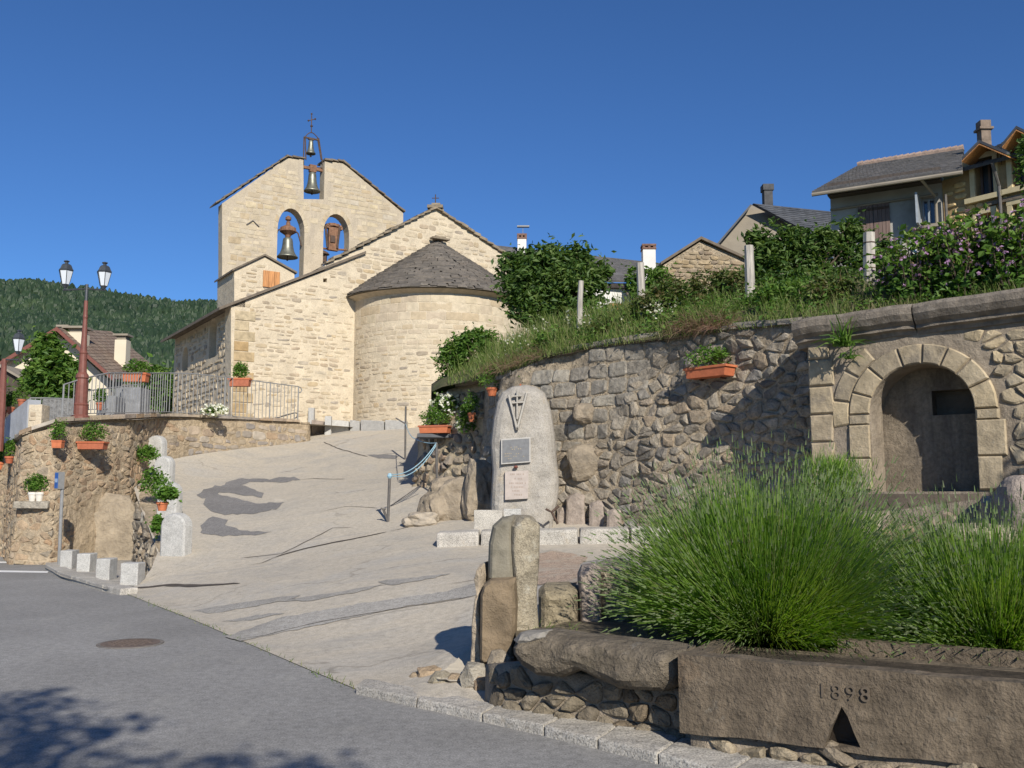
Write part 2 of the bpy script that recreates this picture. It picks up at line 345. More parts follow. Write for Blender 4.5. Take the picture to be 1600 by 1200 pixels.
def edist(p, poly):
    x, y = p; best = 1e9; n = len(poly)
    for i in range(n):
        ax, ay = poly[i]; bx, by = poly[(i + 1) % n]; dx, dy = bx - ax, by - ay
        L = dx * dx + dy * dy; t = 0 if L == 0 else max(0, min(1, ((x - ax) * dx + (y - ay) * dy) / L))
        best = min(best, (ax + t * dx - x) ** 2 + (ay + t * dy - y) ** 2)
    return math.sqrt(best)
def densify(poly, step, closed=True):
    out = []; n = len(poly)
    for i in range(n if closed else n - 1):
        a = poly[i]; b = poly[(i + 1) % n]; L = math.dist(a, b); k = max(1, int(L / step))
        for j in range(k): out.append((a[0] + (b[0] - a[0]) * j / k, a[1] + (b[1] - a[1]) * j / k))
    if not closed: out.append(tuple(poly[-1]))
    return out
def cdt(poly, holes=(), inner=()):
    vs = [Vector(p) for p in poly]; fs = [list(range(len(poly)))]; off = len(poly); edges = []
    hp = []
    for h in holes:
        k = len(h); vs += [Vector(p) for p in h]; edges += [(off + i, off + (i + 1) % k) for i in range(k)]; off += k
    vs += [Vector(p) for p in inner]
    r = delaunay_2d_cdt(vs, edges, fs, 1, 1e-6)
    V = [tuple(v) for v in r[0]]; T = []
    for f in r[2]:
        f = list(f)
        cx = sum(V[i][0] for i in f) / 3; cy = sum(V[i][1] for i in f) / 3
        if any(inside((cx, cy), h) for h in holes): continue
        if not inside((cx, cy), poly): continue
        a, b, c = [V[i] for i in f]
        if (b[0] - a[0]) * (c[1] - a[1]) - (b[1] - a[1]) * (c[0] - a[0]) < 0: f.reverse()
        T.append(tuple(f))
    return V, T
def prism(mb, pl, outer, holes=(), t=.5, h=0.0, grid=None, wob=0.0, r=None):
    """solid panel on plane pl: front at h, back at h-t, with holes cut through"""
    inner = []
    if grid:
        us = [p[0] for p in outer]; vs_ = [p[1] for p in outer]; u = min(us) + grid / 2
        while u < max(us):
            v = min(vs_) + grid / 2
            while v < max(vs_):
                if inside((u, v), outer) and not any(inside((u, v), q) or edist((u, v), q) < grid * .3 for q in holes) and edist((u, v), outer) > grid * .3: inner.append((u, v))
                v += grid
            u += grid
    V, T = cdt(outer, holes, inner)
    n = len(V)
    hh = lambda u, v: h + (wob * mn.noise(Vector((u * .7, v * .7, 3))) if wob else 0)
    mb.add([pl.S(u, v, hh(u, v)) for u, v in V] + [pl.S(u, v, h - t) for u, v in V], list(T) + [tuple(n + i for i in f[::-1]) for f in T], r)
    for lp, rev in [(outer, False)] + [(q, True) for q in holes]:
        k = len(lp); A = [pl.S(u, v, hh(u, v)) for u, v in lp]; B = [pl.S(u, v, h - t) for u, v in lp]
        mb.add(A + B, [((i + 1) % k, i, k + i, k + (i + 1) % k) for i in range(k)], r)
def arch(u0, u1, v0, vs, rise=None, n=10):
    """opening outline: vertical jambs from v0 to vs, then an arch"""
    rr = (u1 - u0) / 2; cx = (u0 + u1) / 2; rise = rr if rise is None else rise
    return [(u0, v0), (u1, v0)] + [(cx + rr * math.cos(a), vs + rise * math.sin(a)) for a in [math.pi * k / n for k in range(n + 1)]]
def clip_half(poly, a, b, c):
    out = []; n = len(poly)
    for i in range(n):
        p, q = poly[i], poly[(i + 1) % n]; dp = a * p[0] + b * p[1] - c; dq = a * q[0] + b * q[1] - c
        if dp <= 0: out.append(p)
        if dp * dq < 0:
            t = dp / (dp - dq); out.append((p[0] + (q[0] - p[0]) * t, p[1] + (q[1] - p[1]) * t))
    return out
def voro(bb, sx, sy, jit=.42, gap=.025, drop=.12, seed=1, gvar=.6):
    """irregular rubble polygons in (u, v)"""
    rg = random.Random(seed); u0, v0, u1, v1 = bb; nx = int((u1 - u0) / sx) + 3; ny = int((v1 - v0) / sy) + 3; G = {}
    for j in range(ny):
        for i in range(nx):
            if rg.random() < drop: continue
            G[(i, j)] = (i + (.5 if j % 2 else 0) + rg.uniform(-jit, jit), j + rg.uniform(-jit, jit))
    out = []; gs = 2 * gap / (sx + sy)
    for (i, j), p in G.items():
        poly = [(p[0] - 1.3, p[1] - 1.1), (p[0] + 1.3, p[1] - 1.1), (p[0] + 1.3, p[1] + 1.1), (p[0] - 1.3, p[1] + 1.1)]
        for dj in (-2, -1, 0, 1, 2):
            for di in (-2, -1, 0, 1, 2):
                q = G.get((i + di, j + dj))
                if q is None or q is p: continue
                a, b = q[0] - p[0], q[1] - p[1]; L = math.hypot(a, b); g = gs * rg.uniform(1 - gvar, 1 + gvar)
                poly = clip_half(poly, a, b, a * (p[0] + q[0]) / 2 + b * (p[1] + q[1]) / 2 - L * g / 2)
                if len(poly) < 3: break
            if len(poly) < 3: break
        if len(poly) < 3: continue
        out.append([(u0 + (x - 1) * sx, v0 + (y - 1) * sy) for x, y in poly])
    return out
def courses(bb, h0, h1, l0, l1, gap=.015, jit=.008, seed=2, skip=0.0):
    rg = random.Random(seed); u0, v0, u1, v1 = bb; out = []; v = v0
    while v < v1:
        h = rg.uniform(h0, h1); u = u0 - rg.uniform(0, l1)
        while u < u1:
            L = rg.uniform(l0, l1)
            if rg.random() >= skip:
                j = lambda: rg.uniform(-jit, jit)
                a, b, c, d = u + gap / 2, u + L - gap / 2, v + gap / 2, v + h - gap / 2
                if skip and rg.random() < .6: c += h * rg.uniform(0, .3); d -= h * rg.uniform(0, .3); a += L * rg.uniform(0, .15)
                out.append([(a + j(), c + j()), (b + j(), c + j()), (b + j(), d + j()), (a + j(), d + j())])
            u += L
        v += h
    return out
def chaikin(p, k=.25):
    out = []; n = len(p)
    for i in range(n):
        a, b = p[i], p[(i + 1) % n]; out.append((a[0] + (b[0] - a[0]) * k, a[1] + (b[1] - a[1]) * k)); out.append((a[0] + (b[0] - a[0]) * (1 - k), a[1] + (b[1] - a[1]) * (1 - k)))
    return out
def area(p): return abs(sum(p[i][0] * p[(i + 1) % len(p)][1] - p[(i + 1) % len(p)][0] * p[i][1] for i in range(len(p)))) / 2
def stone(mb, poly, S, h, rg, rough=.25, bev=.03):
    if sum(poly[i][0] * poly[(i + 1) % len(poly)][1] - poly[(i + 1) % len(poly)][0] * poly[i][1] for i in range(len(poly))) < 0: poly = poly[::-1]
    n = len(poly); cx = sum(p[0] for p in poly) / n; cy = sum(p[1] for p in poly) / n
    sc = lambda p, k: (cx + (p[0] - cx) * k, cy + (p[1] - cy) * k)
    tu, tv = rg.uniform(-rough, rough), rg.uniform(-rough, rough); rad = math.sqrt(area(poly)) + 1e-6
    hh = lambda p, b: b * h * (1 + (tu * (p[0] - cx) + tv * (p[1] - cy)) / rad * 1.2 + rg.uniform(-rough, rough) * .35)
    r0 = [S(p[0], p[1], -.02) for p in poly]; r1 = [S(p[0], p[1], hh(p, .5)) for p in poly]
    ins = 1 - min(.24, bev / rad * 1.6)
    r2 = [S(*sc(p, ins), hh(p, 1.0)) for p in poly]; c = S(cx + rg.uniform(-.1, .1) * rad * .5, cy, h * (1.0 + rg.uniform(0, rough * .6)))
    vs = r0 + r1 + r2 + [c]; fs = []
    for i in range(n):
        j = (i + 1) % n; fs += [(i, j, n + j, n + i), (n + i, n + j, 2 * n + j, 2 * n + i), (2 * n + i, 2 * n + j, 3 * n)]
    mb.add(vs, fs, rg.random())
def lay(parent, polys, S, h, mat, ok=None, seed=1, maxparts=300, minpx=8, rough=.25, round_=True, name='stone', zone=None, okc=None, ch=.2, bev=.03):
    """lay stones: the ones that show largest become parts, the rest one joined part"""
    rg = random.Random(seed); rec = []
    for p in polys:
        if ok and not all(ok(u, v) for u, v in p): continue
        if area(p) < .0004: continue
        if okc and not okc(sum(q[0] for q in p) / len(p), sum(q[1] for q in p) / len(p)): continue
        pts = [pix(S(u, v, h)) for u, v in p]
        if any(q is None for q in pts): px = 0
        else:
            px = math.sqrt(area(pts)); cxp = sum(q[0] for q in pts) / len(pts); cyp = sum(q[1] for q in pts) / len(pts)
            if not (-40 < cxp < 1640 and -40 < cyp < 1240): px *= .01
        if round_ and px > 6: p = chaikin(p, ch)
        rec.append((px, p))
    rec.sort(key=lambda t: -t[0]); rest = MB(); k = 0
    for px, p in rec:
        hh = h * rg.uniform(.6, 1.25)
        if k < maxparts and px > minpx:
            m = MB(); stone(m, p, S, hh, rg, rough, bev)
            m_ = zone(p) if zone else mat
            obj(name, m, m_, parent); k += 1
        else: stone(rest, p, S, hh, rg, rough, bev)
    if rest.f: obj('small_stonework', rest, mat, parent, 'stuff')
class PathWall:
    """wall along a path of points (X, Y, z base, z top)"""
    def __init__(s, pts, bulge=.05, seed=0.0, lean=0.0, sc=.8):
        s.p = pts; s.L = [0]; s.b = bulge; s.seed = seed; s.lean = lean; s.sc = sc
        for a, b in zip(pts, pts[1:]): s.L.append(s.L[-1] + math.hypot(b[0] - a[0], b[1] - a[1]))
        s.len = s.L[-1]
        seg = [Vector((b[1] - a[1], -(b[0] - a[0]), 0)).normalized() for a, b in zip(pts, pts[1:])]
        s.N = [seg[0]] + [(seg[i] + seg[i + 1]).normalized() for i in range(len(seg) - 1)] + [seg[-1]]
    def at_(s, u):
        u = max(0.0, min(s.len - 1e-6, u)); i = 0
        while i < len(s.L) - 2 and s.L[i + 1] <= u: i += 1
        t = (u - s.L[i]) / (s.L[i + 1] - s.L[i]); a, b = s.p[i], s.p[i + 1]
        return [a[k] + (b[k] - a[k]) * t for k in range(4)], (s.N[i] * (1 - t) + s.N[i + 1] * t).normalized()
    def zb(s, u): return s.at_(u)[0][2]
    def zt(s, u): return s.at_(u)[0][3]
    def S(s, u, v, h=0.0):
        q, n = s.at_(u); bz = s.b * (mn.noise(Vector((u * s.sc, v * s.sc * 1.2, s.seed))) + .5 * mn.noise(Vector((u * 2.3, v * 2.6, s.seed + 5)))) if s.b else 0
        return Vector((q[0], q[1], v)) + n * (h + bz - s.lean * (v - q[2]))
    def body(s, mb, thick=.5, step=.15, topj=.0):
        nu = max(2, int(s.len / step)); nv = max(2, int(max(p[3] - p[2] for p in s.p) / step)); vs = []; fs = []
        for i in range(nu + 1):
            u = s.len * i / nu; a, b = s.zb(u), s.zt(u)
            for j in range(nv + 1): vs.append(s.S(u, a + (b - a) * j / nv + (topj * mn.noise(Vector((u * 3, 0, s.seed))) if j == nv else 0)))
            vs.append(s.S(u, b, -thick) ); vs.append(s.S(u, a, -thick))
        w = nv + 3
        for i in range(nu):
            for j in range(w - 1): fs.append((i * w + j, (i + 1) * w + j, (i + 1) * w + j + 1, i * w + j + 1))
        fs.append(tuple(range(w))); fs.append(tuple(nu * w + k for k in range(w))[::-1])
        mb.add(vs, fs)
    def ok(s, m=.03): return lambda u, v: .02 < u < s.len - .02 and s.zb(u) - .1 < v < s.zt(u) - m
    def bb(s): return (0, min(p[2] for p in s.p), s.len, max(p[3] for p in s.p))
def pwpts(rows):                         # rows: (px, Y, y_top, z_base)
    out = []
    for px, Y, yt, zb in rows:
        q = at(px, yt, Y); out.append((q.x, q.y, zb, q.z))
    return out
def pillow(mb, pl, outline, thick, edge=.15, amp=.02, step=.06, h=0.0, sc=3.0, seed=0.0, r=None, back=True, pw=.5):
    """rounded irregular stone: front surface swells from its outline, flat sides and back"""
    o = densify(outline, step); us = [p[0] for p in o]; vv = [p[1] for p in o]; inner = []
    nu = int((max(us) - min(us)) / step) + 1; nv = int((max(vv) - min(vv)) / step) + 1
    sg = 1 if sum(o[i][0] * o[(i + 1) % len(o)][1] - o[(i + 1) % len(o)][0] * o[i][1] for i in range(len(o))) > 0 else -1; lim = 0
    for dl in (edge * .12, edge * .35, edge * .7, edge * 1.05):
        if dl - lim < step * .12: continue
        lim = dl
        for i in range(len(o)):
            a, c = o[i - 1], o[(i + 1) % len(o)]; tx, ty = c[0] - a[0], c[1] - a[1]; L = math.hypot(tx, ty)
            if L < 1e-6: continue
            q = (o[i][0] - ty / L * dl * sg, o[i][1] + tx / L * dl * sg)
            if inside(q, o) and edist(q, o) > dl * .93 and all((q[0] - w[0]) ** 2 + (q[1] - w[1]) ** 2 > (step * .3) ** 2 for w in inner[-40:]): inner.append(q)
    for i in range(nu + 1):
        for j in range(nv + 1):
            q = (min(us) + (i + (.5 if j % 2 else 0)) * step, min(vv) + j * step)
            if inside(q, o) and edist(q, o) > edge * 1.05 + step * .4: inner.append(q)
    V, T = cdt(o, (), inner); n = len(V); fr = []
    for u, v in V:
        d = min(1.0, edist((u, v), o) / edge); w = 1 - (1 - d) ** 2
        fr.append(pl.S(u, v, h - thick * (1 - pw) + thick * (1 - pw) * math.sqrt(w) + amp * (mn.noise(Vector((u * sc, v * sc, seed))) + .5 * mn.noise(Vector((u * sc * 3, v * sc * 3, seed + 9)))) * (.3 + .7 * w)))
    mb.add(fr, T, r); k = len(o)
    idx = []
    A = [None] * k
    for a, q in enumerate(o):
        bi = min(range(n), key=lambda i: (V[i][0] - q[0]) ** 2 + (V[i][1] - q[1]) ** 2); A[a] = fr[bi]
    B = [pl.S(u, v, h - thick) for u, v in o]
    mb.add(A + B, [((i + 1) % k, i, k + i, k + (i + 1) % k) for i in range(k)], r)
    if back: mb.add([pl.S(u, v, h - thick) for u, v in V], [f[::-1] for f in T], r)
def block(name, poly, z0, z1, mat, parent=None, bev=.02, amp=.006, sub=2, kind=None, label=None, zf=None, rnd=None):
    """bevelled block on a footprint polygon (X, Y); zf gives the base height per point"""
    bm = bmesh.new(); lo = []; hi = []
    for i, p in enumerate(poly):
        a = z0[i] if hasattr(z0, '__len__') else z0; b = z1[i] if hasattr(z1, '__len__') else z1
        lo.append(bm.verts.new((p[0], p[1], a))); hi.append(bm.verts.new((p[0], p[1], b)))
    n = len(poly); bm.faces.new(hi); bm.faces.new(lo[::-1])
    for i in range(n): j = (i + 1) % n; bm.faces.new((lo[i], lo[j], hi[j], hi[i]))
    bmesh.ops.recalc_face_normals(bm, faces=bm.faces)
    if bev: bmesh.ops.bevel(bm, geom=list(bm.edges), offset=bev, segments=2, affect='EDGES', profile=.6)
    if sub: bmesh.ops.subdivide_edges(bm, edges=[e for e in bm.edges if e.calc_length() > .12], cuts=sub, use_grid_fill=True)
    if amp:
        for v in bm.verts: v.co += Vector((mn.noise(v.co * 6), mn.noise(v.co * 6 + Vector((9, 0, 0))), mn.noise(v.co * 6 + Vector((0, 9, 0))))) * amp
    bmesh.ops.triangulate(bm, faces=[f for f in bm.faces if len(f.verts) > 4])
    me = bpy.data.meshes.new(name); bm.to_mesh(me); bm.free()
    a = me.attributes.new('rnd', 'FLOAT', 'FACE'); rr = R.random() if rnd is None else rnd; a.data.foreach_set('value', [rr] * len(me.polygons))
    return obj(name, me, mat, parent, kind, False, label)
def rockmesh(c, rad, seed, sub=3, amp=.25, flat=None):
    bm = bmesh.new(); bmesh.ops.create_icosphere(bm, subdivisions=sub, radius=1)
    for v in bm.verts:
        k = 1 + amp * (mn.noise(v.co * 1.3 + Vector((seed, 0, 0))) + .5 * mn.noise(v.co * 3 + Vector((seed, 3, 0))) + .25 * mn.noise(v.co * 7 + Vector((seed, 3, 0))))
        q = v.co * k; q = Vector([math.copysign(abs(x) ** .8, x) for x in q])
        v.co = Vector(c) + Vector((q.x * rad[0], q.y * rad[1], q.z * rad[2]))
    me = bpy.data.meshes.new('rock'); bm.to_mesh(me); bm.free()
    a = me.attributes.new('rnd', 'FLOAT', 'FACE'); a.data.foreach_set('value', [R.random()] * len(me.polygons)); return me
# foliage
def leaf(mb, c, s, rg, up=.4, r=None, asp=.55):
    d = Vector((rg.gauss(0, 1), rg.gauss(0, 1), rg.gauss(0, 1) * .6)); d.normalize()
    n = Vector((rg.gauss(0, 1), rg.gauss(0, 1), rg.gauss(0, 1) + up * 2)); w = d.cross(n)
    if w.length < 1e-3: return
    w.normalize(); w *= s * asp; t = d * s; nn = d.cross(w).normalized() * s * .15
    mb.add([c - t * .5, c + w * .5 - nn, c + t * .6, c - w * .5 - nn], [(0, 1, 2), (0, 2, 3)], rg.random() if r is None else r)
def cloud(mb, blobs, n, s, seed=1, shell=.55, up=.4, jit=.5, asp=.55, gap=.85):
    """leaves through ellipsoids: denser near their skin, clumped by noise so gaps open"""
    rg = random.Random(seed); tot = sum(b[3] * b[4] + b[4] * b[5] + b[3] * b[5] for b in blobs); k = 0; tries = 0
    for b in blobs:
        m = int(n * (b[3] * b[4] + b[4] * b[5] + b[3] * b[5]) / tot); c = 0; t = 0
        while c < m and t < m * 8:
            t += 1; d = Vector((rg.gauss(0, 1), rg.gauss(0, 1), rg.gauss(0, 1))).normalized(); rr = (shell + (1 - shell) * rg.random() ** .5) * (1 + rg.gauss(0, .08))
            rr *= 1 + jit * mn.noise(d * 2.2 + Vector((b[0], b[1], b[2])))
            p = Vector((b[0] + d.x * b[3] * rr, b[1] + d.y * b[4] * rr, b[2] + d.z * b[5] * rr))
            q = mn.noise(p * (1.1 / max(.12, (b[3] + b[5]) * .35)))
            if q < -.1 and rg.random() < gap: continue
            if rg.random() < .05: p = p + d * s * rg.uniform(.5, 2.5)
            leaf(mb, p, s * rg.uniform(.6, 1.35), rg, up, asp=asp, r=min(1, max(0, .5 + q * .7 + rg.gauss(0, .22)))); c += 1
def blade(mb, base, d, L, w, rg, droop=.3, seg=3, r=None, tip=0.0):
    a = Vector((rg.gauss(0, 1), rg.gauss(0, 1), 0)); side = d.cross(a)
    if side.length < 1e-3: side = Vector((1, 0, 0))
    side = side.normalized() * w; A = []; B = []; p = Vector(base); dd = Vector(d)
    for i in range(seg + 1):
        k = 1 - i / seg; ww = side * (.25 + .75 * k if not tip else 1.0); A.append(p - ww * .5); B.append(p + ww * .5)
        p = p + dd * (L / seg); dd = (dd + Vector((0, 0, -droop / seg))).normalized()
    mb.strip(A, B, rg.random() if r is None else r); return p, dd
# ground height by thin-plate spline
class TPS:
    def __init__(s, pts):
        P = np.array(pts, float); s.xy = P[:, :2]; n = len(P); d = np.hypot(*(s.xy[:, None] - s.xy[None]).transpose(2, 0, 1)); K = s.k(d)
        A = np.zeros((n + 3, n + 3)); A[:n, :n] = K + np.eye(n) * .3; A[:n, n] = 1; A[:n, n + 1:] = s.xy; A[n, :n] = 1; A[n + 1:, :n] = s.xy.T
        s.w = np.linalg.solve(A, np.concatenate([P[:, 2], [0, 0, 0]])); s.n = n
    @staticmethod
    def k(d): return np.where(d > 1e-9, d * d * np.log(np.maximum(d, 1e-9)), 0)
    def __call__(s, x, y):
        d = np.hypot(s.xy[:, 0] - x, s.xy[:, 1] - y); return float(s.k(d) @ s.w[:s.n] + s.w[s.n] + s.w[s.n + 1] * x + s.w[s.n + 2] * y)
# ------------------------------------------------------------------ ground shapes
cp = []
for px, py, Y in [(273,868,18),(262,812,21),(250,770,24),(252,728,27),(360,712,29.5),(480,690,33),(560,670,35.4),(640,668,34),(450,772,23.5),(360,828,19.7),(560,740,26),(605,815,18.9),(640,760,22),(690,790,19.5),
                  (680,853,15.9),(830,852,15.4),(985,850,15),(985,875,13.4),(860,900,11.5),(740,900,12.4),(780,960,10.2),(740,1000,9.6),(700,1060,7.8),(870,915,9.4),(520,880,15.5),(420,905,14.8),(640,900,13.0),(600,690,31)]:
    q = at(px, py, Y); cp.append((q.x, q.y, q.z))
for px, py in [(190,925),(240,945),(300,968),(360,994),(420,1020),(490,1050),(560,1078)]:
    q = atz(px, py, 0); cp.append((q.x, q.y, 0.0))
cp += [(4.6, 13.5, .75), (5, 11, .7), (3, 10, .66), (3, 14.2, .78), (-10.5, 30, 3.4), (0, 37, 4.2), (1.5, 24, 2.6), (-8.5, 20, .9)]
G = TPS(cp)
edge = [atz(*p, 0) for p in [(140,903),(190,925),(240,945),(300,968),(360,994),(420,1020),(490,1050),(555,1077)]]
edge2 = [(q.x, q.y) for q in edge]
def ede(x, y):
    best = 1e9
    for a, b in zip(edge2, edge2[1:]):
        dx, dy = b[0] - a[0], b[1] - a[1]; t = max(0, min(1, ((x - a[0]) * dx + (y - a[1]) * dy) / (dx * dx + dy * dy)))
        best = min(best, math.hypot(a[0] + t * dx - x, a[1] + t * dy - y))
    return best
def GR(x, y):
    d = min(1.0, ede(x, y) / .9); z = max(0.0, G(x, y)) * d * d * (3 - 2 * d) + .006
    if y < 9 and x > -1.6: z = min(z, max(.03, .045 + (y - 7.35) * .16))
    return z
def hit(px, py):                         # pixel ray against the ramp
    d = ray(px, py); t = 3.0
    while t < 60:
        p = CAMP + d * t
        if p.z <= GR(p.x, p.y): break
        t += .04
    return p
def sheet(poly, step, zf):
    us = [p[0] for p in poly]; vv = [p[1] for p in poly]; inner = []; o = densify(poly, step)
    x = min(us) + step / 2
    while x < max(us):
        y = min(vv) + step / 2
        while y < max(vv):
            if inside((x, y), o) and edist((x, y), o) > step * .35: inner.append((x, y))
            y += step
        x += step
    V, T = cdt(o, (), inner); mb = MB(); mb.add([(x, y, zf(x, y)) for x, y in V], T, .5); return mb
def xy(px, Y): q = at(px, 700, Y); return (q.x, q.y)
# big ground to the horizon, valley side
mb = MB(); mb.add([(-2500, -400, -.6), (2500, -400, -.6), (2500, 3500, -.6), (-2500, 3500, -.6)], [(0, 1, 2, 3)]); struct('ground', mb, meadow)
# road
rd = MB(); road_poly = [(-40, 60), (-40, -30), (30, -30), (30, -2)] + [(7.0, 2.0), (2.6, 4.6)] + [edge2[-1]] + edge2[::-1][1:] + [(-8.2, 17.2), (-9.0, 20), (-9.2, 26.2), (-30, 26.2)]
road_poly = [(-60, 26.2), (-60, -30), (30, -30), (30, 6.5), (1.5, 6.5), (-1.0, 7.9)] + edge2[::-1] + [(-7.4, 18.6), (-9.0, 24.5), (-9.6, 26.2)]
struct('road', sheet(road_poly, 1.0, lambda x, y: 0.0), asph)
# painted lines on the road, far left
for i, (a, b, c, d) in enumerate([((-60,876.5),(86,878.5),(86,880.5),(-60,879)), ((-60,890),(76,892.5),(74,895),(-60,893))]):
    q = [atz(*p, .004) for p in (a, b, c, d)]; mb = MB(); mb.add(q, [(3, 2, 1, 0)]); struct('road_marking', mb, whites)
# ramp
rampL = [edge2[1], xy(244, 17.3), (at(246,870,18.2).x, 18.2), xy(212, 24.3), xy(262, 27.6), xy(360, 30.1), xy(484, 33.1), xy(484, 34), xy(500, 37), xy(620, 39)]
rampR = [xy(720, 39), xy(690, 30), xy(655, 24), xy(650, 22.3), xy(735, 20.2), xy(880, 19), xy(1010, 17.2), xy(1270, 14.2), (6.5, 12.6), (6.2, 9.7), (2.5, 9.3), (.35, 9.0), (.12, 8.2), (.02, 7.5), (-.25, 7.34), (-.75, 7.46)]
ramp_poly = rampL + rampR + [(edge2[-1][0] + .12, edge2[-1][1] - .14), edge2[-1]] + edge2[::-1][1:-1]
def dedup(p):
    out = [p[0]]
    for q in p[1:]:
        if math.dist(q, out[-1]) > .05: out.append(q)
    return out
ramp_poly = dedup(ramp_poly)
struct('ramp', sheet(ramp_poly, .3, GR), conc, smooth=True)
def patch(name, pts, mat, up=.006, step=.18):
    P = dedup([tuple(hit(*p)[:2]) for p in pts])
    if area(P) < 1e-3: return
    return struct(name, sheet(P, step, lambda x, y: GR(x, y) + up), mat)
def rough(pts, amp, n=3, seed=0):
    rg = random.Random(seed); out = []
    for a, b in zip(pts, pts[1:] + pts[:1]):
        k = max(1, int(math.dist(a, b) / 5))
        for i in range(k):
            t = i / k; x, y = a[0] + (b[0] - a[0]) * t, a[1] + (b[1] - a[1]) * t
            out.append((x + amp * 5 * mn.noise(Vector((x * .06, y * .2, seed))) + rg.uniform(-amp, amp) * .8, y + amp * 2.6 * mn.noise(Vector((x * .07, y * .2, seed + 9))) + rg.uniform(-amp, amp) * .35))
    return out
patch('asphalt_patch', rough([(305,774),(322,764),(352,757),(365,750),(460,746),(468,749),(440,754),(392,754),(378,759),(412,770),(410,777),(372,772),(345,770),(338,772),(380,781),(400,787),(444,785),(432,796),(400,803),(352,804),(326,799),(318,788),(322,780)], 1.2, seed=1), asph_patch, .008)
patch('asphalt_patch', rough([(316,818),(332,808),(356,813),(352,821),(372,829),(424,832),(400,837),(346,838),(312,834)], 1, seed=2), asph_patch, .008)
patch('asphalt_patch', rough([(574,711),(600,710),(622,713),(618,717),(592,717)], .4, seed=3), asph_patch, .008)
patch('asphalt_strip', rough([(352,996),(440,966),(560,945),(700,925),(770,905),(985,866),(985,876),(800,915),(735,934),(640,948),(545,968),(440,990),(376,1003)], .45, seed=4), asph_strip, .007, .3)
for q_ in ([(300,955),(390,940),(470,930),(455,937),(390,950),(330,960)], [(430,941),(540,924),(600,914),(560,926),(480,940)], [(590,909),(680,899),(705,897),(660,908),(610,916)], [(345,972),(430,958),(445,960),(380,972)]): patch('asphalt_strip', rough(q_, .5, seed=5), asph_strip, .007, .3)
crack_m = plain('tarry_seam', (.075,.062,.05), .9)
def seam(name, pts, w, mat=crack_m):
    P = [hit(*p) for p in pts]; mb = MB(); A = []; B = []
    Pd = []
    for a, b in zip(P, P[1:]):
        k = max(1, int((b - a).length / .15))
        for i in range(k): Pd.append(a.lerp(b, i / k))
    Pd.append(P[-1])
    for i, p in enumerate(Pd):
        t = (Pd[min(i + 1, len(Pd) - 1)] - Pd[max(0, i - 1)]); n = Vector((-t.y, t.x, 0)).normalized(); ww = w * (.6 + .7 * abs(mn.noise(p * 3))) * (1 if 0 < i < len(Pd) - 1 else .2)
        off = n * .03 * mn.noise(p * 5)
        for L, sg in ((A, 1), (B, -1)):
            q = p + off + n * ww * sg; L.append(Vector((q.x, q.y, GR(q.x, q.y) + .010)))
    mb.strip(B, A, .5); return struct(name, mb, mat)
seam('ramp_seam', [(190,920),(215,919),(260,915),(300,916),(345,914),(376,912)], .07)
seam('ramp_seam', [(428,872),(440,868),(480,857),(520,849),(560,841),(605,832)], .05)
seam('ramp_crack', [(700,915),(770,903),(880,884),(985,868)], .009)
seam('ramp_crack', [(500,800),(540,792),(590,794)], .012)
seam('ramp_crack', [(390,884),(410,880),(428,872)], .015)
seam('ramp_crack', [(605,832),(640,824),(660,820)], .015)
seam('ramp_crack', [(370,1000),(440,987),(545,966),(640,949),(740,934)], .011)
seam('ramp_crack', [(468,750),(490,748),(540,749)], .02)
seam('ramp_crack', [(505,691),(530,702),(560,710),(575,714)], .025)
seam('ramp_crack', [(375,873),(440,866),(520,826),(552,825)], .015)
patch('gravel_patch', rough([(838,868),(870,861),(918,872),(905,888),(903,913),(838,915)], .8, seed=7), redgravel, .012)
patch('mortar_apron', rough([(676,1062),(705,1042),(740,1012),(758,1025),(760,1062),(705,1068)], .8, seed=8), stone_mat('pale_mortar', [(.52,.46,.36)], 3, .85, 1.06, .6, .02), .012)
# manhole cover
ct = atz(204, 1006, 0); mh = thing('manhole_cover', 'round rusty manhole cover set in the asphalt', 'manhole cover', (ct.x, ct.y, 0))
mb = MB(); mb.lathe((ct.x, ct.y, .001), [(.34, 0), (.34, .008), (.31, .008)], 28); obj('rim', mb, stone_mat('manhole_rim', [(.20,.18,.16)], 20), mh)
mb = MB(); mb.lathe((ct.x, ct.y, .002), [(.30, 0), (.30, .010), (.27, .011)], 28)
for a in range(-4, 5):
    for b in range(-4, 5):
        if a * a + b * b < 17: mb.box((ct.x + a * .055, ct.y + b * .055, .015), (.03, .03, .006))
obj('lid', mb, stone_mat('rusty_lid', [(.15,.115,.095)], 20, .7, 1.2), mh)
# low verge in front of the terrace wall (pavement strip with granite blocks)
q = [atz(p[0], p[1], 0) for p in [(70,890),(95,905),(130,915),(165,926),(190,927),(212,914),(225,895),(215,884),(150,876),(95,874),(72,880)]]
struct('pavement', sheet([(p.x, p.y) for p in q], .4, lambda x, y: .05 + .01 * mn.noise(Vector((x * 2, y * 2, 0)))), kerb_gr)
kl = [(70,889),(90,901),(112,909),(135,916),(160,924),(188,930)]
kt = thing('road_kerb', 'low pale granite kerb curving beside the sign post', 'kerb', atz(120, 910, 0))
for a, b in zip(kl, kl[1:]):
    A, B = atz(*a, 0), atz(*b, 0); t = (B - A).normalized(); n = Vector((-t.y, t.x, 0)); A += t * .01; B -= t * .01
    block('kerbstone', [(p.x, p.y) for p in (A, B, B + n * .28, A + n * .28)], -.05, .10, kerb_gr, kt, .02, .01, 1)
bl = [((93,113), 861, 889, 'leaning pale granite block nearest the sign post'), ((119,141), 866, 893, 'second pale granite block along the kerb, beside the post end'),
      ((149,172), 874, 906, 'third pale granite block along the kerb, slightly taller'), ((187,216), 881, 914, 'pale granite block at the ramp end of the kerb row')]
